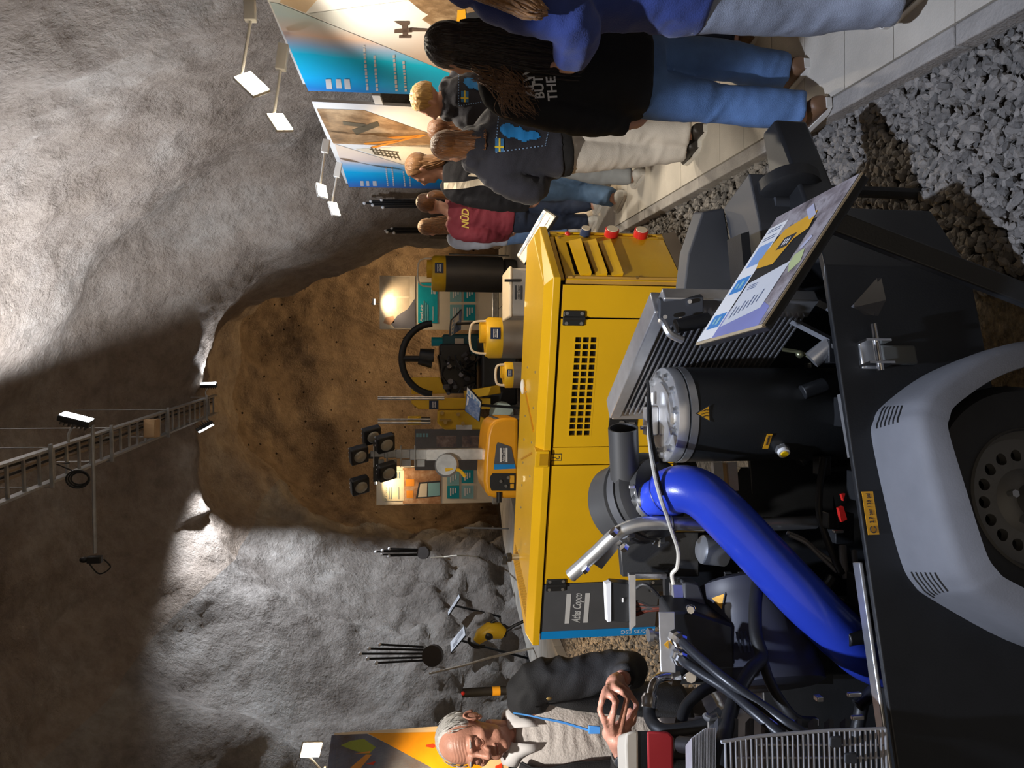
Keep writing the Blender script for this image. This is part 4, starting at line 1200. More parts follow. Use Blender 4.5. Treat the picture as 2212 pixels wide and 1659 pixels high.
g = MB(); g.bar(Y(0.75, 0.52, 1.043), Y(0.90, 0.10, 1.043), 0.02, 0.008); g.bar(Y(1.05, 0.12, 1.043), Y(1.25, 0.5, 1.043), 0.012, 0.004); g.build('roof_seam', mat('orange roof seam', (0.60, 0.28, 0.01), 0.4), yc)
g = MB()
for i in range(9):
    for j in range(22):
        g.box(Y(1.98 + 0.02 * (i % 9) - 0.05 * j / 22, 0.06 + 0.026 * j, 1.0405), (0.012, 0.014, 0.002), (YT, YD, Z_))
g.build('mesh_insert', mat('dark yellow mesh', (0.40, 0.22, 0.01), 0.5), yc)
# valve and cap on the roof, left
c = Y(1.93, 0.42, 1.04)
g = MB(); g.cyl(c, c + V((0, 0, 0.05)), 0.022, n=12); g.build('relief_valve', m_steel, yc)
g = MB(); g.cyl(c + V((0, 0, 0.05)), c + V((0, 0, 0.085)), 0.03, n=12); g.box(c + V((-0.02, 0, 0.10)), (0.05, 0.03, 0.035)); g.build('valve_cap', m_plast, yc, bevel=0.004)
c = I(1130, 845, 4.35)
g = MB(); g.ell(Y(0.75, 0.5, 1.055), (0.05, 0.02, 0.015)); g.build('roof_clip', m_white, yc)
# skin panels
Wf = -0.012


def ypanel(name, s0, s1, z0, z1, m, cut=None, label=None):
    o = MB().prism([Y(s0, 0, z0), Y(s1, 0, z0), Y(s1, 0, z1), Y(s0, 0, z1)], YD * Wf).build(name, m, yc, smooth=0, bevel=0.003)
    if label:
        o['label'] = label
    return o


ypanel('front_panel', 0.012, 0.192, 0.27, 0.943, m_yel)
# door with the punched vent: strips around the holes
dz0, dz1, ds0, ds1 = 0.20, 0.943, 0.200, 0.958
vs0, vs1, vz0, vz1 = 0.298, 0.893, 0.725, 0.857
g = MB()
for s0, s1, z0, z1 in ((ds0, vs0, dz0, dz1), (vs1, ds1, dz0, dz1), (vs0, vs1, dz0, vz0), (vs0, vs1, vz1, dz1)):
    g.prism([Y(s0, 0, z0), Y(s1, 0, z0), Y(s1, 0, z1), Y(s0, 0, z1)], YD * Wf)
nh = 15; pw = (vs1 - vs0) / nh; ph = (vz1 - vz0) / 3
for k in range(nh + 1):
    s = vs0 + pw * k
    g.prism([Y(s - 0.005, 0, vz0), Y(s + 0.005, 0, vz0), Y(s + 0.005, 0, vz1), Y(s - 0.005, 0, vz1)], YD * (Wf - 0.0005))
for k in range(4):
    z = vz0 + ph * k
    g.prism([Y(vs0, 0, z - 0.0045), Y(vs1, 0, z - 0.0045), Y(vs1, 0, z + 0.0045), Y(vs0, 0, z + 0.0045)], YD * (Wf - 0.001))
dr = g.build('door', m_yel, yc, smooth=0)
g = MB(); g.prism([Y(vs0, 0.012, vz0), Y(vs1, 0.012, vz0), Y(vs1, 0.012, vz1), Y(vs0, 0.012, vz1)], YD * 0.004); g.build('vent_backing', m_black, dr)
g = MB(); g.prism([Y(0.775, Wf, 0.45), Y(0.87, Wf, 0.45), Y(0.87, Wf, 0.622), Y(0.775, Wf, 0.622)], YD * -0.006); lt = g.build('latch', m_plast, dr, bevel=0.004)
g = MB(); g.cyl(Y(0.81, Wf - 0.006, 0.545), Y(0.81, Wf - 0.012, 0.545), 0.016, n=12); g.box(Y(0.81, Wf - 0.010, 0.485), (0.012, 0.008, 0.035), (YT, YD, Z_)); g.build('lock', m_steel, lt)
ypanel('middle_post', 0.963, 1.072, 0.2, 0.945, m_yel)
g = MB(); g.prism([Y(1.000, Wf - .001, 0.888), Y(1.045, Wf - .001, 0.888), Y(1.045, Wf - .001, 0.952), Y(1.000, Wf - .001, 0.952)], YD * -0.001)
g.use(1)
for s0, s1, z0, z1 in ((1.004, 1.041, 0.891, 0.949),):
    g.prism([Y(s0, Wf - .0025, z0), Y(s1, Wf - .0025, z0), Y(s1, Wf - .0025, z1), Y(s0, Wf - .0025, z1)], YD * -0.0008)
g.use(0); g.tube([Y(1.0225 + 0.010 * math.cos(q), Wf - .004, 0.912 + 0.010 * math.sin(q)) for q in np.linspace(-2.6, 1.6, 10)] + [Y(1.0225, Wf - .004, 0.942)], 0.0022, 6)
g.build('hook_sticker', [m_dk, m_yel], yc, smooth=0)
ypanel('side_door', 1.078, 1.868, 0.2, 0.947, m_yel)
gp_ = ypanel('end_panel', 1.874, 2.268, 0.2, 0.950, m_grey, label='dark grey end panel with the maker name')
g = MB(); g.prism([Y(2.212, Wf - .001, 0.2), Y(2.268, Wf - .001, 0.2), Y(2.268, Wf - .001, 0.950), Y(2.212, Wf - .001, 0.950)], YD * -0.002); g.build('blue_stripe', m_blue, gp_)
g = MB(); lo = Y(2.05, Wf - .002, 0.727)
g.rect(lo + Z_ * 0.058, -YT, Z_, 0.215, 0.030); g.rect(lo - Z_ * 0.062, -YT, Z_, 0.215, 0.030); g.text('Atlas Copco', lo - Z_ * 0.002, -YT, Z_, 0.075, 0.215, 0.35, 0.012)
g.build('maker_lettering', m_pale, gp_, smooth=0)
g = MB(); g.text('B 80/35 ESG', Y(2.24, Wf - .0035, 0.315), Z_, YT, 0.04, 0.22); g.build('model_lettering', m_pale, gp_, smooth=0)


def hinge(s, z):
    g = MB(); g.box(Y(s, Wf - 0.007, z), (0.085, 0.014, 0.125), (YT, YD, Z_)); h = g.build('hinge', m_plast, yc, bevel=0.008)
    g = MB(); g.cyl(Y(s, Wf - 0.015, z - 0.06), Y(s, Wf - 0.015, z + 0.06), 0.011, n=10); g.build('hinge_pin', m_plast, h)
    g = MB()
    for a in (-1, 1):
        for b in (-1, 1):
            g.cyl(Y(s + a * 0.028, Wf - 0.013, z + b * 0.042), Y(s + a * 0.028, Wf - 0.017, z + b * 0.042), 0.010, n=10); g.mark()
    g.build_each('hinge_screw', m_alu, h)


hinge(0.195, 0.870); hinge(1.873, 0.872); hinge(1.905, 0.19 + 0.02)
# the angled nose with its louvres and control recess
EB = R(43); EE = V((math.sin(EB), math.cos(EB), 0)); EN = V((math.cos(EB), -math.sin(EB), 0))
E_ = lambda e, z, o=0.012: YR + EE * e + EN * o + V((0, 0, z))
g = MB()
nz = MB()
for e0, e1, z0, z1 in ((0.012, 0.42, 0.26, 0.60), (0.012, 0.06, 0.6, 0.92), (0.395, 0.445, 0.6, 0.92), (0.06, 0.395, 0.865, 0.92)):
    nz.prism([E_(e0, z0, 0), E_(e1, z0, 0), E_(e1, z1, 0), E_(e0, z1, 0)], EN * 0.012)
nz.prism([E_(0.42, 0.26, 0), E_(0.445, 0.26, 0), E_(0.445, 0.6, 0), E_(0.42, 0.6, 0)], EN * 0.012)
for k in range(3):
    z = 0.865 - 0.090 * k
    nz.hexa([E_(0.05, z - 0.028, 0.0), E_(0.40, z - 0.018, 0.0), E_(0.40, z - 0.018, 0.014), E_(0.05, z - 0.028, 0.014),
             E_(0.05, z - 0.088, 0.0), E_(0.40, z - 0.088, 0.0), E_(0.40, z - 0.088, 0.034), E_(0.05, z - 0.088, 0.034)])
nz.build('nose_panel', m_yel, yc, smooth=0)
MB().prism([E_(0.012, 0.93, 0), E_(0.445, 0.93, 0), E_(0.445, 0.955, 0), E_(0.012, 0.955, 0)], EN * 0.012).build('nose_header', m_yel, yc, bevel=0.003)
MB().prism([E_(0.0, 0.25, -0.01), E_(0.03, 0.25, 0.014), E_(0.03, 0.925, 0.014), E_(0.0, 0.925, -0.01)], EN * 0.006).build('corner_strip', mat('tan corner strip', (0.62, 0.36, 0.08), 0.4), yc)
g = MB()
for e0, e1, z0, z1 in ((0.45, 0.47, 0.25, 0.945), (0.49, 0.505, 0.25, 0.945), (0.45, 0.505, 0.25, 0.29), (0.45, 0.505, 0.905, 0.945)):
    g.prism([E_(e0, z0, -0.01), E_(e1, z0, -0.01), E_(e1, z1, -0.01), E_(e0, z1, -0.01)], EN * 0.022)
g.build('control_frame', m_yel, yc, smooth=0)
for z, r, m, nm in ((0.735, 0.032, mat('dark blue cap', (0.03, 0.05, 0.12), 0.4), 'blue_socket'), (0.575, 0.042, m_red, 'red_socket'), (0.395, 0.042, m_red, 'red_socket')):
    g = MB(); c = E_(0.478, z, -0.005); g.cyl(c, c + EN * 0.06, r, n=20); h = g.build(nm, m, yc, bevel=0.004)
    g = MB(); g.cyl(c + EN * 0.058, c + EN * 0.064, r * 0.82, n=20); g.build('socket_face', m_cream, h)
g = MB(); g.ell(E_(0.478, 0.84, 0.01), (0.018, 0.018, 0.018)); g.build('stop_button', m_red, yc)
g = MB()
for e, z in ((0.03, 0.88), (0.03, 0.52), (0.43, 0.9), (0.46, 0.72), (0.46, 0.36)):
    g.cyl(E_(e, z, 0.012), E_(e, z, 0.022), 0.009, n=8)
g.build('panel_bolts', mat('brass bolt', (0.50, 0.34, 0.12), 0.35, 0.8), yc)
# wheels and jack under the chassis
for s in (1.35,):
    for wv in (0.08, 0.62):
        g = MB(); g.lathe([(0.10, -0.07), (0.24, -0.07), (0.265, -0.05), (0.265, 0.05), (0.24, 0.07), (0.10, 0.07)], Y(s, wv, 0.265), tuple(YD), 28); h = g.build('wheel', m_rub, yc)
        g = MB(); g.lathe([(0.0, -0.05), (0.15, -0.06), (0.15, 0.06), (0, 0.05)], Y(s, wv, 0.265), tuple(YD), 20); g.build('rim', m_steel, h)
g = MB(); g.cyl(Y(0.12, 0.3, 0.0), Y(0.12, 0.3, 0.3), 0.03, n=10); g.cyl(Y(2.1, 0.3, 0.0), Y(2.1, 0.3, 0.3), 0.03, n=10); g.build('jack_leg', m_black, yc)
g = MB(); g.prism([E_(0.02, 0.16, 0.0), E_(0.55, 0.16, 0.0), E_(0.50, 0.255, 0.0), E_(0.02, 0.255, 0.0)], EN * 0.012); g.build('skirt', mat('taupe chassis paint', (0.19, 0.15, 0.115), 0.5), yc)

# ================================================================ the open machine in the foreground
WL0, WLk = V((-0.396, 1.605, 0)), 0.245
wl = lambda x, z, o=0.0: V((x, 1.605 + (x + 0.396) * WLk + o, z))
mc = thing('open_compressor', 'black open-top trailer compressor with a blue hose, in the foreground', 'compressor', (-0.5, 1.9, 0.0))
WD = V((1, WLk, 0)).normalized(); WN = V((WLk, -1, 0)).normalized()
NLx = -2.0
p_near = [wl(NLx, 0), wl(0.32, 0), V((0.515, 1.93, 0)), V((0.47, 2.22, 0)), V((0.28, 2.30, 0)), V((-2.1, 1.98, 0))]
zb, zt = 0.22, 0.65
tubw = MB(); k = 0.025
cx = sum(p_near, V((0, 0, 0))) / 6
inn = [p + (cx - p).normalized() * 0.045 for p in p_near]
n = len(p_near)
for i in range(n):
    a, b, c, d = p_near[i], p_near[(i + 1) % n], inn[(i + 1) % n], inn[i]
    z1 = [zt, zt, 0.60, 0.60, zt, zt][i]; z2 = [zt, zt, 0.60, 0.60, zt, zt][(i + 1) % n]
    tubw.hexa([a + Z_ * zb, b + Z_ * zb, c + Z_ * zb, d + Z_ * zb, a + Z_ * z1, b + Z_ * z2, c + Z_ * z2, d + Z_ * z1])
tubw.prism([p + Z_ * zb for p in inn], (0, 0, 0.03))
tubw.build('tub', m_black, mc, smooth=0, bevel=0.01, seg=3)
# pale top lip of the near wall, left of the wheel
MB().bar(wl(-1.9, 0.655, 0.03), wl(-0.44, 0.655, 0.035), 0.030, 0.010).build('wall_lip', m_alu, mc, bevel=0.003)
MB().bar(I(1815, 852, 1.74), I(1838, 988, 1.70), 0.014, 0.010).build('wall_lip', m_alu, mc)
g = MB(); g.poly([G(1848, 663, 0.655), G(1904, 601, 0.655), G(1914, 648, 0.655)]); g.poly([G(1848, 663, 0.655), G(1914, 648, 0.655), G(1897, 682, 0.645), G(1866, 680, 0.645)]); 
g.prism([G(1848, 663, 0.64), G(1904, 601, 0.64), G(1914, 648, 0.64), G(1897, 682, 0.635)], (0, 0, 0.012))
g.build('lit_patch', mat('satin grey steel', (0.10, 0.105, 0.12), 0.5, 0.2), mc, smooth=0)  # paler plate stands in for a triangle of light on the black tub
MB().bar(I(1690, 682, 1.98), I(1842, 760, 1.80), 0.014, 0.02).build('frame_rail', mat('satin grey steel', (0.10, 0.105, 0.12), 0.5, 0.2), mc)
MB().bar(I(1708, 622, 2.06), I(1850, 692, 1.86), 0.02, 0.02).build('frame_rail', mat('satin grey steel', (0.10, 0.105, 0.12), 0.5, 0.2), mc)
# drawbar end
m_satin = mat('satin draw bar paint', (0.055, 0.058, 0.066), 0.5, 0.1)
dz = 0.62
g = MB(); g.prism([G(1617, 374, dz), G(1563, 449, dz), G(1582, 545, dz), G(1650, 560, dz), G(1640, 480, dz)], (0, 0, -0.14)); g.build('draw_bar_plate', m_satin, mc, smooth=0, bevel=0.006)
g = MB(); g.prism([I(1518, 458, 2.5), I(1565, 450, 2.5), I(1590, 600, 2.5), I(1580, 640, 2.5), I(1476, 640, 2.5), I(1487, 550, 2.5)], (0.02, 0.09, 0.0)); g.build('draw_bar_plate', m_satin, mc, smooth=0, bevel=0.006)
g = MB(); g.prism([G(1567, 550, 0.58), G(1602, 515, 0.58), G(1625, 592, 0.58), G(1570, 606, 0.58)], (0, 0, -0.04)); g.build('draw_bar_bracket', m_satin, mc, smooth=0, bevel=0.004)
g = MB(); g.prism([I(1600, 505, 2.15), I(1618, 500, 2.15), I(1632, 640, 2.15), I(1612, 640, 2.15)], (0, 0.1, 0)); g.build('draw_bar_bracket', m_black, mc, smooth=0)
g = MB()
dc = lerp(G(1617, 374, dz), G(1650, 560, dz), 0.5)
g.prism([V((0.36, 2.0, 0.5)), V((0.42, 2.28, 0.5)), V((0.90, 2.42, 0.5)), V((0.92, 2.33, 0.5))], (0, 0, -0.12)); g.build('draw_bar', m_black, mc, bevel=0.01)
g = MB(); c = I(1702, 408, 2.25); g.lathe([(0, -0.035), (0.085, -0.035), (0.105, -0.02), (0.105, 0.02), (0.085, 0.035), (0, 0.035)], c, (0.9, 0.4, 0.0), 24); g.build('jockey_wheel', m_rub, mc)
g = MB(); g.cyl(V((c.x - 0.05, c.y, c.z)), V((c.x - 0.05, c.y, 0.55)), 0.025, n=10); g.build('jockey_leg', m_satin, mc)
g = MB(); g.cyl(V((c.x, c.y, 0.0)), V((c.x, c.y, c.z - 0.05)), 0.02, n=8); g.build('support_leg', m_black, mc)
# wheel, fender
wc = V((-0.290, 1.565, 0.285)); ax = WN
g = MB(); g.lathe([(0.165, 0.070), (0.215, 0.082), (0.262, 0.074), (0.282, 0.045), (0.285, 0.0), (0.282, -0.045), (0.262, -0.07), (0.165, -0.07)], wc, tuple(ax), 48); wt = g.build('wheel', m_rub, mc)
m_rim = mat('grey steel rim', (0.12, 0.12, 0.118), 0.5, 0.2)
rim = MB(); rx, ry, _ = frame_of(ax)
prof = [(0.168, 0.078), (0.172, 0.072), (0.166, 0.060), (0.150, 0.040)]
rim.lathe(prof, wc, tuple(ax), 64)
nho = 16; r_out, r_in, rh = 0.150, 0.078, 0.0145
segs = nho * 4


def rp(r, a, h):
    return wc + rx * (math.cos(a) * r) + ry * (math.sin(a) * r) + ax * h


hz = lambda r: 0.040 - 0.010 * (0.150 - r) / 0.072 + 0.012 * math.exp(-((r - 0.085) / 0.012) ** 2)
# disc with round holes: a ring of small cells around each hole
for i in range(nho):
    a0 = 2 * PI * i / nho; da = 2 * PI / nho; rc = 0.110; outer = []; inner = []
    for q in range(16):
        th = 2 * PI * q / 16; ca, sa = math.cos(th), math.sin(th); kk = 1 / max(abs(ca), abs(sa))
        rr = rc + (0.040 if ca > 0 else 0.032) * ca * kk; aa = a0 + da / 2 * sa * kk
        outer.append(rp(rr, aa, hz(rr))); ri = rc + rh * ca; inner.append(rp(ri, a0 + rh * sa / ri, hz(ri)))
    back = [p - ax * 0.02 for p in inner]
    rim.add(outer + inner + back, [(q, (q + 1) % 16, 16 + (q + 1) % 16, 16 + q) for q in range(16)] + [(16 + q, 16 + (q + 1) % 16, 32 + (q + 1) % 16, 32 + q) for q in range(16)])
rim.lathe([(0.078, hz(0.078)), (0.070, 0.045), (0.052, 0.056), (0.040, 0.056), (0.036, 0.075), (0.0, 0.078)], wc, tuple(ax), 48)
rm = rim.build('rim', m_rim, wt, smooth=50)
g = MB(); g.cyl(wc - ax * 0.06, wc - ax * 0.01, 0.160, n=40); g.build('brake_drum', m_black, wt)
g = MB()
for q in range(5):
    a = 2 * PI * q / 5; g.cyl(rp(0.053, a, 0.05), rp(0.053, a, 0.068), 0.010, n=6)
g.build('wheel_bolts', m_steel, wt)
# fender: arch profile swept across its width
arch = [(-0.68, 0.14), (-0.62, 0.32), (-0.52, 0.500), (-0.485, 0.540), (-0.435, 0.562), (-0.30, 0.580), (-0.14, 0.590), (-0.095, 0.578), (-0.055, 0.545), (0.02, 0.42), (0.065, 0.29), (0.080, 0.16)]
arch = [(p.x, p.z) for p in smoothpath([V((x, 0, z)) for x, z in arch], 5)]
acx, acz = -0.28, 0.18
secs = []
for x, z in arch:
    d = V((x - acx, z - acz)).normalized() if True else 0
    base = wl(x, z)
    o_ = lambda out, dn: V((x - d.x * dn, 0, z - d.y * dn)) + V((0, base.y, 0)) + WN * out - V((0, 0, 0))
    secs.append([o_(-0.01, 0.0), o_(0.04, -0.002), o_(0.10, -0.002), o_(0.150, 0.002), o_(0.170, 0.010), o_(0.182, 0.026), o_(0.192, 0.068), o_(0.184, 0.070), o_(0.174, 0.034), o_(0.163, 0.022), o_(0.145, 0.014), o_(0.10, 0.012), o_(-0.01, 0.012)])
m_fend = mat('grey plastic fender', (0.19, 0.195, 0.215), 0.7, 0, 0.08, 14, 0.06, 250)
fd = MB().loft(secs).build('fender', m_fend, mc, smooth=60)
# moulded grooves on both shoulders of the fender
def fpt(t, out, up=0.0015):
    i = min(int(t), len(arch) - 2); f = t - i; x = lerp(arch[i][0], arch[i + 1][0], f); z = lerp(arch[i][1], arch[i + 1][1], f)
    d = V((x - acx, z - acz)).normalized(); b = wl(x, 0)
    return V((x + d.x * up, b.y, z + d.y * up)) + WN * out


for lo, hi in ((10.5, 18.5), (31.5, 39.0)):
    for k in range(6):
        o_ = 0.026 + 0.016 * k
        MB().tube([fpt(t, o_, 0.0015) for t in np.linspace(lo + 0.5 * k * (1 if lo < 20 else 0), hi - (0 if lo < 20 else 0.35 * k), 14)], 0.0026, 6).build('moulded_groove', m_black, fd)
# latch and rubber stay on the wall
q = wl(0.075, 0.56, -0.004)
g = MB(); g.box(q, (0.075, 0.010, 0.060), (WD, -WN, Z_)); lt = g.build('latch', m_steel, mc, bevel=0.004)
g = MB(); g.box(q + WN * 0.02 + WD * -0.03, (0.006, 0.045, 0.07), (WD, -WN, Z_)); g.box(q + WN * 0.02 + WD * 0.03, (0.006, 0.045, 0.07), (WD, -WN, Z_)); g.cyl(q + WN * 0.03 + WD * -0.05, q + WN * 0.03 + WD * 0.075, 0.009, n=10); g.build('latch_lever', m_chrome, lt)
g = MB(); g.box(q + V((0, 0, -0.075)) + WN * 0.004, (0.052, 0.014, 0.10), (WD, -WN, Z_)); g.build('rubber_strap', mat('grey rubber', (0.10, 0.105, 0.10), 0.7), mc, bevel=0.006)
# warning labels on the wall
a = (I(1866, 1066, 1.6), I(1870, 1150, 1.6))
pc = onpl(1880, 1108, wl(0, 0) + WN * 0.004, WN)
g = MB(); g.rect(pc, WD, Z_, 0.105, 0.030, 0, 0.001); lb_ = g.build('pressure_label', m_lab, mc)
g = MB(); g.text('2.7 bar / 39 psi', pc + WN * 0.0015 + WD * 0.012, WD, Z_, 0.016, 0.072); g.tube([pc + WN * 0.002 - WD * 0.040 + WD * (0.008 * math.cos(q)) + Z_ * (0.008 * math.sin(q)) for q in np.linspace(0.5, 5.8, 14)], 0.0012, 5); g.build('label_lettering', m_dk, lb_, smooth=0)
pc = onpl(2068, 793, wl(0, 0) + WN * 0.004, WN)
g = MB(); g.rect(pc, WD, Z_, 0.02, 0.03, 0, 0.001); g.build('small_label', m_lab, mc)

# ---- separator vessel
vc = V((-0.092, 2.06, 0)); vr = 0.142; vz = 1.0
m_vess = mat('black satin vessel', (0.021, 0.023, 0.025), 0.40, 0, 0.12, 10, 0.04, 260)
g = MB(); g.lathe([(0, 0.30), (vr * 0.8, 0.30), (vr, 0.36), (vr, vz - 0.03), (vr * 0.97, vz - 0.03), (vr * 0.97, vz - 0.028), (0, vz - 0.028)], vc, n=56); ve = g.build('separator_vessel', m_vess, mc)
g = MB(); g.lathe([(0, vz - 0.028), (vr * 1.0, vz - 0.028), (vr * 1.0, vz), (vr * 0.985, vz + 0.003), (vr * 0.70, vz + 0.003), (vr * 0.68, vz + 0.012), (vr * 0.5, vz + 0.014), (0, vz + 0.014)], vc, n=56); cp = g.build('vessel_lid', mat('machined lid', (0.74, 0.75, 0.77), 0.30, 0.8, 0.05, 40), ve)
g = MB(); g.lathe([(vr * 1.0, vz - 0.055), (vr * 1.012, vz - 0.055), (vr * 1.012, vz - 0.033), (vr * 1.0, vz - 0.033)], vc, n=56); g.build('clamp_ring', m_alu, ve)
for q in range(12):
    a = 2 * PI * q / 12 + 0.15; p = vc + V((math.cos(a) * vr * 0.85, math.sin(a) * vr * 0.85, vz + 0.003))
    b_ = MB(); b_.cyl(p, p + Z_ * 0.004, 0.012, n=12); b_.cyl(p + Z_ * 0.004, p + Z_ * 0.014, 0.0095, n=6); b_.build('lid_bolt', m_steel, ve)
g = MB(); p = vc + V((-0.02, 0.02, vz + 0.014)); g.box(p + Z_ * 0.018, (0.085, 0.045, 0.036)); g.build('lid_block', m_alu, ve, bevel=0.004)
g = MB(); g.cyl(p + V((0.05, 0, 0.02)), p + V((0.085, 0, 0.02)), 0.010, n=8); g.cyl(p + V((-0.02, 0, 0.036)), p + V((-0.02, 0, 0.05)), 0.006, n=8); g.build('lid_fitting', m_chrome, ve)


def vlabel(x, y):
    r = AF + AX * ((1659 - y - 829.5) / FOC) + AU * ((1106 - x) / FOC); C = V((0, 0, EYE)); a = r.x ** 2 + r.y ** 2
    o = C - vc; b = o.x * r.x + o.y * r.y; c = o.x ** 2 + o.y ** 2 - (vr + 0.0006) ** 2
    t_ = (-b - math.sqrt(b * b - a * c)) / a; p = C + r * t_; nn = (p - vc); nn.z = 0; nn.normalize(); return p, nn


p, nn = vlabel(1523, 893); sx = Z_.cross(nn)
up_ = Z_
tri = lambda k, o: [p + nn * o + Z_ * (0.029 * k) + sx * 0.0, p + nn * o - Z_ * (0.0145 * k) - sx * (0.025 * k), p + nn * o - Z_ * (0.0145 * k) + sx * (0.025 * k)]
g = MB(); g.prism(tri(1.0, 0.0), nn * 0.001); wl_ = g.build('warning_triangle', m_dk, ve, smooth=0)
g = MB(); g.prism(tri(0.80, 0.001), nn * 0.0006); g.build('triangle_face', m_lab, wl_, smooth=0)
g = MB()
for k in range(3):
    g.tube([p + nn * 0.003 + sx * ((k - 1) * 0.008 + 0.002 * math.sin(q * 5)) + Z_ * (q * 0.020 - 0.008) for q in np.linspace(0, 1, 8)], 0.0009, 5)
g.build('triangle_symbol', m_dk, wl_, smooth=0)
p, nn = vlabel(1658, 953); sx = Z_.cross(nn)
g = MB(); g.rect(p, sx, Z_, 0.052, 0.017, 0, 0.001); wl_ = g.build('warning_label', m_lab, ve)
g = MB(); g.text('WARNING', p + nn * 0.002 + sx * 0.004, sx, Z_, 0.010, 0.034); g.build('label_lettering', m_dk, wl_, smooth=0)
p, nn = vlabel(1688, 968)
g = MB(); g.cyl(p - nn * 0.01, p + nn * 0.022, 0.017, n=16); cp_ = g.build('filler_cap', m_white, ve)
g = MB(); g.cyl(p + nn * 0.022, p + nn * 0.026, 0.011, n=14); g.build('cap_mark', mat('yellow cap', (0.85, 0.55, 0.0), 0.4), cp_)
g = MB(); g.cyl(p + nn * 0.0, p + nn * 0.012, 0.021, n=6); g.build('cap_nut', m_steel, cp_)

# ---- radiator with its fins
ra, rb_ = I(1306, 884, 2.40), I(1418, 652, 1.93)
zt_ = (ra.z + rb_.z) / 2; ra.z = rb_.z = zt_
rd = (rb_ - ra).normalized(); rn = V((-rd.y, rd.x, 0)); rn = rn if rn.dot(V((0, 0, 1)) - ra) > 0 or rn.x < 0 else -rn
if rn.x > 0:
    rn = -rn
L_ = (rb_ - ra).length; hgt = zt_ - 0.60
m_fin = mat('bare aluminium fins', (0.55, 0.56, 0.60), 0.4, 0.85)
g = MB(); g.bar(ra - Z_ * 0.02, rb_ - Z_ * 0.02, 0.075, 0.04)
g.bar(ra - Z_ * 0.02, ra - Z_ * hgt, 0.04, 0.075, rd); g.bar(rb_ - Z_ * 0.02, rb_ - Z_ * hgt, 0.04, 0.075, rd); rdf = g.build('radiator_frame', m_alu, mc, bevel=0.004)
g = MB(); nf = 24
for k in range(nf):
    z = zt_ - 0.052 - k * (hgt - 0.06) / nf
    g.bar(V((ra.x, ra.y, z)) + rd * 0.015, V((rb_.x, rb_.y, z)) - rd * 0.015, 0.066, 0.0045)
g.build('cooling_fins', m_fin, rdf)
g = MB(); g.bar(lerp(ra, rb_, 0.02) - rn * 0.02 - Z_ * (hgt / 2 + 0.02), lerp(ra, rb_, 0.98) - rn * 0.02 - Z_ * (hgt / 2 + 0.02), 0.03, hgt - 0.05); g.build('radiator_core', m_black, rdf)
g = MB(); g.prism([I(1426, 648, 1.90), I(1455, 645, 1.90), I(1520, 640, 1.88), I(1520, 690, 1.88), I(1440, 706, 1.90), I(1424, 690, 1.90)], (0.01, 0.02, 0)); br = g.build('radiator_bracket', m_satin, mc, bevel=0.003)
g = MB()
for x, y in ((1437, 685), (1490, 640 + 12), (1470, 690)):
    c = I(x, y, 1.885); g.cyl(c, c + V((0, -0.008, 0.003)), 0.006, n=10)
g.build('bracket_bolts', m_steel, br)
g = MB(); g.tube(smoothpath([I(1428, 694, 1.86), I(1435, 700, 1.84), I(1448, 722, 1.83), I(1475, 735, 1.83)], 4), 0.010, 8); g.build('bent_tab', m_alu, mc)
g = MB(); g.cyl(I(1460, 705, 1.85), I(1530, 690, 1.85), 0.02, n=14); g.build('radiator_stub', m_black, mc)
g = MB(); g.cyl(I(1753, 778, 1.88), I(1795, 745, 1.86), 0.026, 0.026, 18); g.build('drain_valve', m_alu, mc)
g = MB(); g.tube(smoothpath([I(1690, 755, 1.95), I(1730, 762, 1.93), I(1755, 775, 1.90)], 4), 0.006, 6); g.ell(I(1728, 765, 1.92), 0.012); g.build('drain_pipe', mat('greenish brass', (0.25, 0.26, 0.16), 0.3, 0.8), mc)

# ---- blue hose and its collar
m_bh = mat('blue silicone hose', (0.026, 0.062, 0.56), 0.30, 0, 0.08, 6, 0.03, 200, coat=0.3)
hp = smoothpath([I(1404, 1086, 2.02), I(1432, 1070, 1.96), I(1470, 1056, 1.90), I(1515, 1068, 1.86), I(1570, 1117, 1.83), I(1660, 1212, 1.79), I(1750, 1306, 1.76), I(1850, 1400, 1.76), I(1900, 1430, 1.80)], 6)
nn_ = len(hp)
hr = [0.056 if i < 8 else (0.066 if i < 22 else lerp(0.066, 0.068, i / nn_)) for i in range(nn_)]
hs = MB().tube(hp, hr, 28).build('intake_hose', m_bh, mc, smooth=60)
g = MB()
for i in (7, 8):
    pass
d = (hp[9] - hp[7]).normalized(); fx, fy, _ = frame_of(d)
g.tube([hp[8] + fx * (0.0655 * math.cos(q)) + fy * (0.0655 * math.sin(q)) for q in np.linspace(0, 2 * PI, 40)], 0.0022, 6); g.build('hose_seam', mat('dark blue seam', (0.006, 0.012, 0.18), 0.4), hs)
d = (hp[2] - hp[0]).normalized(); fx, fy, _ = frame_of(d)
g = MB(); g.lathe([(0.058, -0.01), (0.061, -0.01), (0.061, 0.01), (0.058, 0.01)], hp[2], tuple(d), 36); g.build('hose_clamp', m_steel, hs)
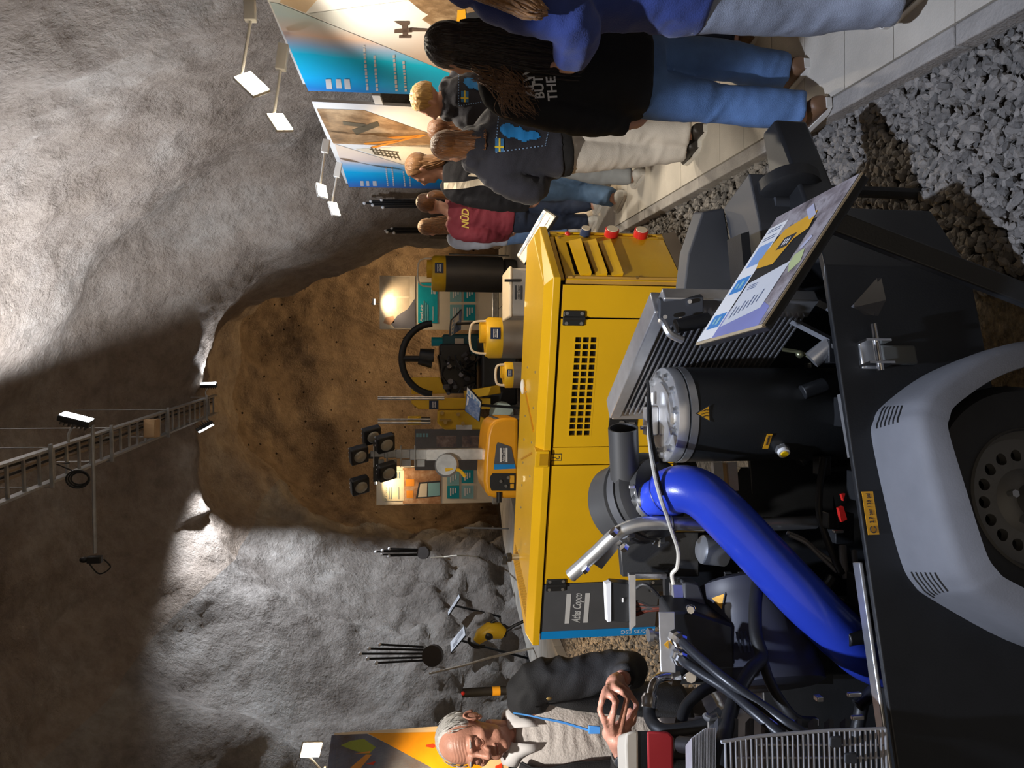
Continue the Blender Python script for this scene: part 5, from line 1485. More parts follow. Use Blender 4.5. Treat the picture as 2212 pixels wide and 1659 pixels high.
# ---- air filter drum, snorkel
fk = 1.2; fc = I(1386, 1076, 2.10); fdv = V((0.36, -0.85, -0.42)).normalized()
m_filt = mat('matt black filter drum', (0.035, 0.036, 0.038), 0.42, 0, 0.15, 8)
g = MB(); g.lathe([(a_ * fk, b_) for a_, b_ in [(0, -0.115), (0.098, -0.115), (0.104, -0.105), (0.104, -0.04), (0.112, -0.03), (0.112, -0.016), (0.104, -0.010), (0.104, 0.03), (0.108, 0.034), (0.108, 0.05), (0.098, 0.06), (0.086, 0.066), (0.084, 0.09), (0.06, 0.094), (0.0, 0.094)]], fc, tuple(fdv), 48); fl_ = g.build('air_filter', m_filt, mc, smooth=30)
g = MB(); g.lathe([(a_ * fk, b_) for a_, b_ in [(0.105, -0.006), (0.1095, -0.006), (0.1095, 0.024), (0.105, 0.024)]], fc, tuple(fdv), 48); g.build('filter_strap', m_satin, fl_)
g = MB(); fx, fy, _ = frame_of(fdv)
for a in (2.6, 3.5):
    q = fc + fx * (0.112 * fk * math.cos(a)) + fy * (0.112 * fk * math.sin(a)); g.box(q, (0.02, 0.02, 0.035), (fx, fy, fdv)); g.cyl(q - fx * 0.02, q + fx * 0.02, 0.005, n=6); g.mark()
g.build_each('strap_buckle', m_steel, fl_)
g = MB(); a, b = I(1350, 1035, 2.06), I(1346, 924, 2.02); g.lathe([(0.0, 0), (0.043, 0), (0.044, (b - a).length), (0.039, (b - a).length), (0.038, 0.03), (0, 0.03)], a, tuple(b - a), 32); g.build('intake_snorkel', m_filt, mc)
g = MB(); g.tube(smoothpath([fc + fdv * 0.08, I(1390, 1075, 2.02), I(1410, 1080, 2.0)], 5), 0.05, 20); g.build('filter_outlet', m_black, mc)
for x, y in ((1365, 1052), (1376, 1064), (1388, 1074)):
    MB().box(I(x, y, 1.99), (0.010, 0.008, 0.018)).build('small_clip', m_alu, mc, bevel=0.002)
# black mounting plate below, galvanised pipe, pale line
g = MB(); g.prism([I(1338, 1166, 2.14), I(1432, 1150, 2.10), I(1510, 1150, 2.08), I(1510, 1246, 2.08), I(1345, 1246, 2.14)], (0, 0.03, 0)); g.build('mounting_plate', m_black, mc, bevel=0.003)
pp_ = smoothpath([I(1232, 1244, 2.02), I(1285, 1196, 1.99), I(1330, 1154, 1.96), I(1372, 1134, 1.94), I(1420, 1130, 1.93), I(1480, 1131, 1.93), I(1640, 1132, 1.95), I(1760, 1128, 1.97)], 6)
MB().tube(pp_, 0.0195, 18).build('grab_rail', mat('galvanised rail', (0.56, 0.57, 0.58), 0.33, 0.85, 0.15, 18), mc, smooth=60)
g = MB(); g.bar(I(1290, 1222, 2.0), I(1335, 1165, 1.98), 0.012, 0.03); g.cyl(I(1262, 1228, 1.98), I(1268, 1234, 1.98), 0.012, n=6); g.cyl(I(1345, 1180, 1.96), I(1352, 1186, 1.96), 0.014, n=6); g.cyl(I(1322, 1146, 1.94), I(1330, 1152, 1.94), 0.014, n=6); g.build('rail_clamp', m_chrome, mc)
g = MB(); d_ = (pp_[24] - pp_[23]).normalized(); c_ = I(1450, 1131, 1.93); x1, y1, _ = frame_of(d_)
g.tube([c_ + x1 * (0.021 * math.cos(q)) + y1 * (0.021 * math.sin(q)) for q in np.linspace(0, 2 * PI, 20)], 0.003, 6); g.build('cable_tie', m_rub, mc)
ln_ = smoothpath([I(1402, 905, 1.97), I(1404, 960, 1.93), I(1415, 1030, 1.88), I(1430, 1085, 1.86), I(1440, 1112, 1.88), I(1452, 1150, 1.90), I(1465, 1190, 1.92), I(1463, 1225, 1.94), I(1452, 1240, 1.95), I(1455, 1262, 1.95)], 5)
MB().tube(ln_, 0.006, 8).build('control_line', mat('pale grey tube', (0.55, 0.53, 0.48), 0.35), mc)
for pts in ([(1398, 820, 2.06), (1402, 850, 1.98), (1400, 900, 1.95), (1412, 990, 1.90), (1432, 1070, 1.87)], [(1400, 850, 2.0), (1405, 880, 1.97), (1408, 940, 1.93), (1420, 1000, 1.9)]):
    MB().tube(smoothpath([I(*p) for p in pts], 5), 0.0045, 6).build('control_cable', m_rub, mc)

# ---- control unit on its bracket, wires
g = MB(); c0 = [I(1322, 1258, 2.0), I(1368, 1262, 2.0), I(1368, 1345, 1.97), I(1316, 1345, 1.97)]; g.prism(c0, (0, 0.05, 0.0)); ec = g.build('control_unit', m_plast, mc, bevel=0.004)
g = MB(); g.prism([I(1309, 1262, 1.998), I(1320, 1258, 1.998), I(1320, 1342, 1.968), I(1313, 1344, 1.968)], (0, 0.03, 0)); g.build('unit_label', m_pale, ec)
g = MB(); g.box(I(1345, 1296, 1.985), (0.012, 0.003, 0.004)); g.build('unit_mark', m_white, ec)
g = MB(); g.prism([I(1360, 1242, 2.0), I(1373, 1242, 2.0), I(1373, 1350, 1.95), I(1362, 1362, 1.95)], (0, 0.012, 0)); g.prism([I(1360, 1240, 2.04), I(1440, 1240, 2.04), I(1440, 1250, 2.04), I(1360, 1250, 2.04)], (0, 0.02, 0)); g.build('unit_bracket', m_alu, mc)
m_wr = mat('red brown wires', (0.11, 0.022, 0.012), 0.5)
for q in range(9):
    MB().tube(smoothpath([I(1374, 1298 + 4 * q, 1.98), I(1392 + 3 * (q % 3), 1304 + 2 * q, 1.97), I(1410, 1311 + q, 1.96), I(1438, 1308 + q, 1.95)], 4), 0.0035, 5).build('wire', m_wr if q % 3 else m_rub, mc)
MB().tube(smoothpath([I(1376, 1270, 1.98), I(1390, 1262, 1.96), I(1408, 1272, 1.95), I(1425, 1290, 1.95), I(1445, 1300, 1.95)], 5), 0.0055, 8).build('wire_loom', m_rub, mc)

# ---- electric motor, lid box with glands
m_mot = mat('blue grey motor paint', (0.034, 0.037, 0.056), 0.5, 0, 0.1, 8)
ma, mb_ = I(1610, 1258, 2.00), I(1610, 1482, 1.86); md = (mb_ - ma).normalized(); md.z = 0
g = MB(); Lm = (mb_ - ma).length
g.lathe([(0, 0), (0.13, 0), (0.152, 0.012), (0.152, 0.05), (0.148, 0.055), (0.148, Lm - 0.06), (0.152, Lm - 0.055), (0.152, Lm - 0.01), (0.13, Lm), (0, Lm)], ma, tuple(md), 48); mo = g.build('electric_motor', m_mot, mc)
g = MB(); x1, y1, _ = frame_of(md)
for k in range(10):
    a = 0.2 + k * 0.21
    u_ = x1 * math.cos(a) + y1 * math.sin(a)
    if u_.z < -0.2:
        continue
g.bar(ma + md * 0.06 + V((0, -0.148, 0.028)), ma + md * (Lm - 0.07) + V((0, -0.148, 0.028)), 0.006, 0.010); g.build('motor_rib', m_satin, mo)
mbv = bvh_of(mo.data, mc['_o']); C_ = V((0, 0, EYE)); hit = mbv.ray_cast(C_, (I(1556, 1297, 1.8) - C_).normalized()); p_, nn = hit[0], hit[1]; nn = nn if nn.y < 0 else -nn; sx = (V((1, 0, 0)) - nn * nn.x).normalized(); uz = sx.cross(nn); uz = uz if uz.z > 0 else -uz
g = MB(); tri = lambda k, o: [p_ + nn * o + uz * (0.030 * k), p_ + nn * o - uz * (0.015 * k) - sx * (0.026 * k), p_ + nn * o - uz * (0.015 * k) + sx * (0.026 * k)]
g.prism(tri(1.0, 0.004), nn * 0.001); wl_ = g.build('warning_triangle', m_dk, mo, smooth=0)
g = MB(); g.prism(tri(0.8, 0.005), nn * 0.0008); g.build('triangle_face', m_lab, wl_, smooth=0)
g = MB(); q_ = mbv.ray_cast(C_, (I(1618, 1385, 1.8) - C_).normalized())[0] + V((0, -0.002, 0))
for k in range(2):
    g.rect(q_ - Z_ * (0.020 * k - 0.02), md, Z_, 0.012, 0.006, 0); 
for k in range(4):
    g.box(q_ + Z_ * (0.03 - 0.012 * k) , (0.055, 0.002, 0.006), (md, V((0, 1, 0)), Z_))
g.build('motor_lettering', m_dk, mo, smooth=0)
# terminal housing on top of the motor
g = MB(); g.prism([I(1448, 1322, 1.86), I(1500, 1322, 1.86), I(1585, 1350, 1.84), I(1590, 1470, 1.80), I(1500, 1478, 1.80), I(1449, 1448, 1.80)], (0.02, 0.10, 0)); th = g.build('terminal_box', m_plast, mc, bevel=0.008)
lz = (I(1426, 1386, 1.83).z + 0)
ta = [I(1447, 1322, 1.845), I(1447, 1452, 1.785)]
g = MB()
g.prism([I(1423, 1322, 1.84), I(1458, 1322, 1.825), I(1460, 1454, 1.765), I(1427, 1452, 1.78)], (0, 0.004, 0))
tl2 = g.build('terminal_lid', m_alu, th, bevel=0.002)
g = MB(); c_ = I(1440, 1392, 1.796)
g.prism([c_ + V((-0.011, 0, -0.004)), c_ + V((0.011, 0, -0.004)), c_ + V((0, 0, 0.008))], (0, -0.004, 0)); g.build('lid_triangle', m_lab, tl2)
for (x, y), path in (((1466, 1381), [(1480, 1392, 1.73), (1510, 1420, 1.68), (1570, 1470, 1.60), (1640, 1520, 1.54), (1700, 1562, 1.48), (1738, 1588, 1.46)]),
                     ((1469, 1421), [(1484, 1434, 1.71), (1520, 1458, 1.66), (1570, 1490, 1.60), (1630, 1540, 1.52), (1690, 1590, 1.46), (1720, 1612, 1.44)])):
    c_ = I(x, y, 1.765); e_ = I(*path[0]); d_ = (e_ - c_).normalized()
    g = MB(); g.lathe([(0, -0.02), (0.021, -0.02), (0.021, -0.004), (0.017, -0.004), (0.017, 0.006), (0.020, 0.008), (0.019, 0.02), (0.013, 0.026), (0, 0.026)], c_, tuple(d_), 8); g.build('cable_gland', m_chrome, th, smooth=20)
    MB().tube(smoothpath([c_] + [I(*p) for p in path], 5), 0.0125, 14).build('power_cable', mat('black motor cable', (0.03, 0.032, 0.038), 0.35), mc, smooth=60)
g = MB(); g.prism([I(1452, 1262, 1.96), I(1478, 1262, 1.96), I(1478, 1318, 1.92), I(1456, 1318, 1.92)], (0, 0.03, 0)); g.build('upper_bracket', m_alu, mc, bevel=0.003)
g = MB(); g.prism([I(1478, 1258, 1.95), I(1510, 1260, 1.95), I(1535, 1330, 1.92), I(1478, 1330, 1.92)], (0, 0.06, 0)); g.build('motor_cover', m_satin, mc, bevel=0.006)
g = MB(); g.ell(I(1492, 1318, 1.88), 0.016); g.cyl(I(1492, 1318, 1.88), I(1492, 1318, 1.84), 0.010, n=8); g.mark(); g.cyl(I(1492, 1463, 1.78), I(1492, 1463, 1.72), 0.014, n=8); g.ell(I(1492, 1463, 1.74), (0.012, 0.012, 0.02)); g.mark(); g.build_each('bracket_knob', m_chrome, mc)
g = MB(); g.cyl(I(1408, 1372, 1.84), I(1424, 1374, 1.84), 0.012, n=10); g.cyl(I(1400, 1372, 1.84), I(1408, 1372, 1.84), 0.018, n=10); g.build('vent_plug', m_steel, mc)
# chrome elbow and its hose
el = smoothpath([I(1452, 1462, 1.80), I(1432, 1463, 1.80), I(1415, 1472, 1.79), I(1408, 1492, 1.78), I(1406, 1506, 1.77)], 5)
g = MB(); g.tube(el, 0.0125, 14); g.cyl(I(1448, 1462, 1.80), I(1466, 1462, 1.80), 0.021, n=6); g.build('pipe_elbow', m_chrome, mc)
g = MB(); g.tube([I(1405, 1500, 1.775), I(1404, 1510, 1.77), I(1403, 1520, 1.765), I(1402, 1530, 1.76)], [0.019, 0.022, 0.020, 0.022], 16); g.build('crimp_collar', m_chrome, mc)


def hose(pts, r, m=None, nm='hose'):
    return MB().tube(smoothpath([I(*p) for p in pts], 6), r, 14).build(nm, m or m_rub, mc, smooth=60)


hose([(1402, 1528, 1.76), (1404, 1550, 1.74), (1420, 1572, 1.70), (1450, 1578, 1.68), (1520, 1566, 1.66), (1560, 1540, 1.66)], 0.016)
hose([(1640, 1238, 1.86), (1632, 1300, 1.80), (1633, 1370, 1.74), (1645, 1420, 1.70), (1620, 1450, 1.66), (1590, 1505, 1.60), (1572, 1560, 1.52), (1562, 1610, 1.46), (1560, 1662, 1.42)], 0.017)
hose([(1648, 1425, 1.70), (1662, 1470, 1.66), (1690, 1520, 1.62), (1722, 1555, 1.60), (1760, 1560, 1.62)], 0.013)
hose([(1545, 1478, 1.78), (1510, 1498, 1.76), (1480, 1530, 1.74), (1468, 1580, 1.70), (1470, 1625, 1.64)], 0.015)
hose([(1470, 1608, 1.56), (1500, 1612, 1.52), (1530, 1620, 1.48), (1545, 1650, 1.44)], 0.018)
hose([(1780, 990, 1.95), (1770, 1060, 1.92), (1772, 1120, 1.90), (1800, 1200, 1.86), (1818, 1240, 1.82)], 0.010)
hose([(1700, 1150, 1.92), (1735, 1165, 1.90), (1765, 1190, 1.88), (1800, 1215, 1.86), (1822, 1236, 1.84)], 0.006, mat('grey thin hose', (0.16, 0.16, 0.17), 0.4), 'thin_hose')
hose([(1705, 1156, 1.91), (1740, 1172, 1.89), (1772, 1202, 1.87), (1808, 1235, 1.85)], 0.006, mat('grey thin hose', (0.16, 0.16, 0.17), 0.4), 'thin_hose')
hose([(1820, 1180, 1.86), (1822, 1210, 1.84), (1830, 1250, 1.82)], 0.011, mat('grey thin hose', (0.16, 0.16, 0.17), 0.4), 'thin_hose')
hose([(1845, 1190, 1.84), (1848, 1220, 1.82), (1852, 1240, 1.81)], 0.008, mat('grey thin hose', (0.16, 0.16, 0.17), 0.4), 'thin_hose')
# oil filter can, rails, red valve, brackets
g = MB(); a, b = I(1510, 1186, 2.02), I(1565, 1192, 2.02); g.tube([a, lerp(a, b, 0.12), lerp(a, b, 0.2), b], [0.030, 0.042, 0.043, 0.043], 24); g.build('oil_filter', mat('grey oil filter', (0.13, 0.14, 0.16), 0.4, 0.2), mc)
g = MB(); g.bar(I(1548, 998, 2.12), I(1552, 1060, 2.12), 0.03, 0.02, (0, 1, 0)); g.bar(I(1580, 998, 2.12), I(1584, 1060, 2.12), 0.03, 0.014, (0, 1, 0)); g.build('profile_rail', m_alu, mc)
g = MB(); g.bar(I(1566, 1000, 2.14), I(1568, 1060, 2.14), 0.03, 0.03, (0, 1, 0)); g.build('wood_block', mat('tan wood', (0.45, 0.28, 0.12), 0.6), mc)
g = MB()
for y0, y1, x in ((1236, 1262, 1572), (1236, 1262, 1602), (1268, 1276, 1575), (1268, 1276, 1600)):
    g.bar(I(x, y0, 2.04), I(x, y1, 2.04), 0.02, 0.012, (0, 1, 0))
g.bar(I(1588, 1240, 2.06), I(1588, 1262, 2.06), 0.03, 0.02, (0, 1, 0)); g.build('mount_rail', m_alu, mc)
g = MB(); g.prism([I(1818, 1068, 1.80), I(1826, 1066, 1.80), I(1822, 1082, 1.80)], (0, 0.01, 0)); g.prism([I(1812, 1098, 1.80), I(1822, 1094, 1.80), I(1830, 1122, 1.80), I(1818, 1128, 1.80)], (0, 0.012, 0)); g.build('red_valve_handle', m_red, mc)
g = MB()
for p, s in (((1810, 1148, 1.8), (0.008, 0.01, 0.03)), ((1768, 1508, 1.62), (0.012, 0.02, 0.016)), ((1845, 1500, 1.58), (0.010, 0.01, 0.034)), ((1852, 1550, 1.56), (0.010, 0.01, 0.030)), ((1764, 1560, 1.58), (0.016, 0.006, 0.010))):
    MB().box(I(*p), s).build('small_bracket', m_alu, mc, bevel=0.002)
g = MB(); g.prism([I(1668, 1540, 1.56), I(1722, 1560, 1.54), I(1738, 1588, 1.50), I(1680, 1588, 1.50), I(1664, 1570, 1.52)], (0, 0.012, 0)); g.cyl(I(1705, 1562, 1.535), I(1705, 1562, 1.52), 0.010, n=10); g.build('guard_bracket', m_alu, mc, bevel=0.003)
g = MB(); g.prism([I(1532, 1548, 1.60), I(1548, 1548, 1.60), I(1550, 1590, 1.56), I(1532, 1590, 1.56)], (0, 0.01, 0)); g.tube(smoothpath([I(1524, 1545, 1.60), I(1530, 1552, 1.59), I(1545, 1548, 1.60), I(1552, 1545, 1.60)], 3), 0.008, 8); g.build('hose_clip', m_steel, mc)
hose([(1532, 1485, 1.80), (1545, 1500, 1.80), (1560, 1530, 1.79)], 0.010, mat('pale grey tube', (0.55, 0.53, 0.48), 0.35), 'short_pipe')
# small machine innards deep in the tub
for q in range(46):
    g = MB()
    x = rnd.uniform(-1.0, 0.1); y = wl(x, 0).y + rnd.uniform(0.10, 0.42); z = rnd.uniform(0.28, 0.58)
    s = rnd.uniform(0.02, 0.06)
    if rnd.random() < 0.5:
        g.box((x, y, z), (s * 1.5, s, s))
    else:
        g.cyl((x, y, z), (x + rnd.uniform(-.1, .1), y, z + rnd.uniform(-.05, .08)), s * 0.4, n=10)
    g.build('inner_fitting', m_black, mc, bevel=0.003)
# dark bulkhead behind the motor
g = MB(); g.prism([I(1436, 1262, 2.16), I(1446, 1478, 2.06), I(1800, 1478, 2.06), I(1800, 1010, 2.22), I(1600, 1010, 2.22), I(1520, 1150, 2.18), I(1440, 1150, 2.18)], (0, 0.02, 0)); g.build('bulkhead', m_black, mc)
# wire fan guard, finned pack, cap
gpl = lambda x, y: I(x, y, 1.40 - (1659 - y) * -0.0006)
m_wire = mat('bright wire', (0.66, 0.67, 0.70), 0.35, 0.35, 0.1, 30)
g = MB(); frame_pts = [(1558, 1603), (1640, 1590), (1790, 1578), (1912, 1574)]
g.tube([gpl(*p) for p in frame_pts], 0.004, 8); g.tube([gpl(1912, 1574), gpl(1916, 1720)], 0.004, 8)
k = 0; x = 1566.0
while x < 1910:
    yt = 1603 - (x - 1558) * 0.085 if x < 1790 else 1577
    g.tube([gpl(x, yt), gpl(x + 4, 1740)], 0.0028, 6); x += 11.2
for y in (1612, 1640, 1668, 1700):
    g.tube([gpl(1640 if y < 1640 else 1590, y) - V((0, -0.006, 0)), gpl(1912, y) - V((0, -0.006, 0))], 0.0021, 6)
g.build('wire_guard', m_wire, mc)
g = MB()
for q in range(9):
    g.bar(gpl(1590 + 36 * q, 1600) + V((0, 0.09, 0)), gpl(1590 + 36 * q, 1740) + V((0, 0.09, 0)), 0.03, 0.010)
g.build('fan_blades', m_satin, mc)
g = MB()
for q in range(16):
    g.bar(gpl(1508 + 3.4 * q, 1606 + max(0, 22 - q * 2.5)) + V((0, 0.05, 0)), gpl(1510 + 3.4 * q, 1740) + V((0, 0.05, 0)), 0.05, 0.0016)
g.build('cooler_fins', m_wire, mc)
g = MB(); a = I(1488, 1636, 1.46); b = I(1518, 1636, 1.46); g.cyl(a, b, 0.017, n=18); g.build('cooler_cap', mat('pale cap', (0.40, 0.41, 0.44), 0.4), mc)
for y0, y1 in ((1592, 1612), (1620, 1655)):
    MB().box(gpl(1800 if y1 < 1620 else 1832, (y0 + y1) / 2) - V((0, 0.008, 0)), (0.032, 0.006, 0.028)).build('guard_tag', m_satin, mc, bevel=0.003)
# red and cream lamp box standing on the guard
lb0 = I(1405, 1625, 1.56)
lx = thing('signal_box', 'red and cream box with a black band, at the left end of the open machine', 'box', (lb0.x - 0.05, 1.60, I(1462, 1640, 1.56).z))
q4 = lambda x0, x1, y0, y1, Yd: [I(x0, y0, Yd), I(x1, y0, Yd), I(x1, y1, Yd), I(x0, y1, Yd)]
g = MB(); g.prism([I(1396, 1579, 1.56), I(1445, 1580, 1.56), I(1456, 1592, 1.56), I(1456, 1730, 1.56), I(1400, 1730, 1.56)], (-0.055, 0.10, -0.01)); g.build('red_body', mat('faded red plastic', (0.55, 0.035, 0.04), 0.45), lx, bevel=0.006, seg=3)
g = MB(); g.prism(q4(1378, 1398, 1579, 1730, 1.562), (-0.054, 0.098, -0.01)); g.build('black_band', m_black, lx)
g = MB(); g.prism([I(1352, 1584, 1.56), I(1362, 1580, 1.56), I(1380, 1577, 1.56), I(1381, 1730, 1.56), I(1355, 1730, 1.56), I(1350, 1610, 1.56)], (-0.055, 0.10, -0.01)); g.build('cream_lid', m_cream, lx, bevel=0.006, seg=3)

# ================================================================ the big sloping sign in front
sc = [I(1504, 741, 1.576), I(1679, 469, 1.576), I(1861, 372, 1.30), I(1647, 701, 1.30)]
m = sum(sc, V((0, 0, 0))) / 4; sn = (sc[1] - sc[0]).cross(sc[3] - sc[0]).normalized(); sn = sn if sn.z > 0 else -sn
sg = thing('sign_stand', 'large sloping sign with a yellow machine picture, standing before the open machine', 'sign', (0.02, 1.30, 0))
MB().prism(sc, -sn * 0.022).build('board', m_black, sg, bevel=0.002)
g = MB(); g.bar(sc[0] - sn * 0.004, sc[3] - sn * 0.004, 0.006, 0.008); g.bar(sc[3] - sn * 0.002, sc[2] - sn * 0.002, 0.003, 0.004); g.build('board_edge', mat('gilt board edge', (0.50, 0.40, 0.26), 0.4, 0.3), sg)
# u runs along the long top-left edge, v across the board
S = lambda u, v, o=0.0: lerp(lerp(sc[0], sc[1], u), lerp(sc[3], sc[2], u), v) + sn * (0.0008 + o)
sq = lambda mb, u0, v0, u1, v1, o=0.0: mb.poly([S(u0, v0, o), S(u1, v0, o), S(u1, v1, o), S(u0, v1, o)])
g = MB(); sq(g, 0.004, 0.0, 0.996, 0.99); g.build('photo_print', photomat('printed rock heap', [(0.10, 0.085, 0.09), (0.22, 0.19, 0.20), (0.38, 0.35, 0.37), (0.12, 0.10, 0.10)], 14), sg, smooth=0)
g = MB(); sq(g, 0.004, 0.0, 0.90, 0.27, .0004); g.build('white_strip', m_white, sg, smooth=0)
g = MB(); g.poly([S(0.03, 0.27, .0004), S(0.20, 0.27, .0004), S(0.20, 0.75, .0004), S(0.13, 0.93, .0004), S(0.0, 0.95, .0004), S(0.0, 0.27, .0004)]); g.build('sky_print', mat('print lilac blue', (0.22, 0.24, 0.52), 0.5), sg, smooth=0)
g = MB(); g.poly([S(0.08, 0.30, .0008), S(0.40, 0.30, .0008), S(0.46, 0.80, .0008), S(0.14, 0.80, .0008)]); g.build('text_card', m_pale, sg, smooth=0)
for k, (u0, u1) in enumerate(((0.09, 0.20), (0.36, 0.48), (0.57, 0.74))):
    g = MB(); sq(g, u0, 0.05, u1, 0.25, .0008); g.build('blue_tile', mat('print mid blue', (0.04, 0.24, 0.60), 0.5) if k < 2 else mat('print soft blue 2', (0.22, 0.36, 0.66), 0.5), sg, smooth=0)
g = MB()
for u in (0.78, 0.80, 0.845, 0.865):
    sq(g, u, 0.04, u + 0.008, 0.22, .0008)
g.mark()
for u in (0.34, 0.355, 0.37):
    sq(g, u, 0.36, u + 0.007, 0.48, .0012)
g.mark()
for k in range(7):
    v = 0.36 + 0.05 * k; sq(g, 0.13 + 0.012 * k, v, 0.22 + 0.012 * k - (0.02 if k % 2 else 0), v + 0.015, .0012)
g.mark(); g.build_each('lettering_print', mat('print slate blue', (0.10, 0.14, 0.26), 0.5), sg, smooth=0)
g = MB()
for u, s in ((0.145, '1'), (0.42, '2')):
    g.poly([S(u - 0.02, 0.10, .0012), S(u + 0.02, 0.10, .0012), S(u + 0.02, 0.13, .0012), S(u - 0.02, 0.13, .0012)]); g.poly([S(u - 0.03, 0.16, .0012), S(u + 0.03, 0.16, .0012), S(u + 0.03, 0.20, .0012), S(u - 0.03, 0.20, .0012)]); g.mark()
g.build_each('tile_lettering', m_teal2, sg, smooth=0)
g = MB(); g.poly([S(0.52, 0.27, .0008), S(0.60, 0.22, .0008), S(0.80, 0.34, .0008), S(0.84, 0.70, .0008), S(0.70, 0.74, .0008), S(0.66, 0.60, .0008), S(0.50, 0.52, .0008)]); g.build('machine_print', mat('print machine yellow', (0.72, 0.38, 0.03), 0.5), sg, smooth=0)
g = MB(); g.poly([S(0.62, 0.42, .0012), S(0.71, 0.44, .0012), S(0.71, 0.60, .0012), S(0.62, 0.56, .0012)]); g.build('badge_print', m_dk, sg, smooth=0)
g = MB(); 
for v in (0.47, 0.50, 0.53):
    sq(g, 0.64, v, 0.69, v + 0.014, .0016)
g.build('badge_lettering', m_white, sg, smooth=0)
g = MB(); g.poly([S(0.36, 0.88, .0008), S(0.44, 0.80, .0008), S(0.50, 0.80, .0008), S(0.52, 0.90, .0008), S(0.42, 0.96, .0008)]); g.build('vest_print', mat('print pale lime', (0.46, 0.52, 0.26), 0.5), sg, smooth=0)
g = MB(); g.poly([S(0.54, 0.80, .0008), S(0.62, 0.86, .0008), S(0.60, 0.90, .0008), S(0.53, 0.85, .0008)]); g.mark(); g.poly([S(0.78, 0.66, .0008), S(0.90, 0.50, .0008), S(0.93, 0.56, .0008), S(0.80, 0.72, .0008)]); g.mark(); g.build_each('jacket_print', mat('print pale lilac', (0.45, 0.46, 0.60), 0.5), sg, smooth=0)
pa = I(1785, 468, 1.43) - sn * 0.02; pb = V((0.02, 1.30, 0.012))
g = MB(); g.bar(pa, pb, 0.045, 0.03, (0, -1, 0.2)); g.build('post', m_black, sg, bevel=0.004)
g = MB(); g.box(m - sn * 0.03, ((sc[1] - sc[0]).length * 0.5, 0.06, 0.02), ((sc[1] - sc[0]).normalized(), sn.cross((sc[1] - sc[0]).normalized()), sn)); g.build('bracket', m_black, sg)
g = MB(); g.box((0.02, 1.30, 0.007), (0.3, 0.3, 0.014)); g.build('foot_plate', m_black, sg)

# ================================================================ people
def sd_ell(p, c, r):
    q = (p - np.array(c)); k0 = np.linalg.norm(q / np.array(r), axis=1); k1 = np.linalg.norm(q / (np.array(r) ** 2), axis=1) + 1e-9
    return k0 * (k0 - 1) / k1


def smin(a, b, k):
    h = np.clip(0.5 + 0.5 * (b - a) / k, 0, 1); return b + (a - b) * h - k * h * (1 - h)


def smax(a, b, k):
    return -smin(-a, -b, k)


def sd_cap(p, a, b, ra, rb):
    a = np.array(a); b = np.array(b); d = b - a; t = np.clip(((p - a) @ d) / (d @ d), 0, 1)
    return np.linalg.norm(p - a - t[:, None] * d, axis=1) - (ra + (rb - ra) * t)


def head_sdf(p, old=False):
    d = sd_ell(p, (0, -0.016, 0.034), (0.074, 0.096, 0.084))
    d = smin(d, sd_ell(p, (0, 0.028, -0.035), (0.058, 0.060, 0.078)), 0.03)
    d = smin(d, sd_ell(p, (0, 0.045, -0.082), (0.040, 0.038, 0.032)), 0.03)
    for s in (-1, 1):
        d = smin(d, sd_ell(p, (s * 0.042, 0.058, -0.022), (0.024, 0.022, 0.018)), 0.02)
        d = smin(d, sd_cap(p, (s * 0.014, 0.088, 0.024), (s * 0.046, 0.072, 0.022), 0.010, 0.008), 0.012)
        d = smax(d, -sd_ell(p, (s * 0.031, 0.104, 0.004), (0.020, 0.020, 0.0125)), 0.012)
        d = smin(d, sd_ell(p, (s * 0.031, 0.073, 0.003), (0.0165, 0.0165, 0.0145)), 0.003)
    nose = sd_cap(p, (0, 0.088, 0.014), (0, 0.116, -0.026), 0.009, 0.0125)
    for s in (-1, 1):
        nose = smin(nose, sd_ell(p, (s * 0.012, 0.101, -0.031), (0.0095, 0.012, 0.009)), 0.006)
    d = smin(d, nose, 0.009)
    d = smin(d, sd_ell(p, (0, 0.090, -0.058), (0.022, 0.010, 0.0055)), 0.007)
    d = smin(d, sd_ell(p, (0, 0.087, -0.070), (0.018, 0.010, 0.0065)), 0.006)
    d = smax(d, -sd_ell(p, (0, 0.104, -0.0640), (0.024, 0.014, 0.0016)), 0.003)
    d = smin(d, sd_ell(p, (0, 0.078, -0.098), (0.018, 0.018, 0.015)), 0.016)
    if old:
        for s in (-1, 1):   # folds from the nose to the mouth corners, hollow temples
            d = smax(d, -sd_cap(p, (s * 0.020, 0.100, -0.034), (s * 0.031, 0.088, -0.066), 0.0028, 0.003), 0.005)
            d = smin(d, sd_ell(p, (s * 0.038, 0.060, -0.075), (0.014, 0.016, 0.018)), 0.014)
        d = smin(d, sd_cap(p, (0, 0.05, -0.105), (0, 0.02, -0.125), 0.022, 0.03), 0.02)
    return d


_heads = {}


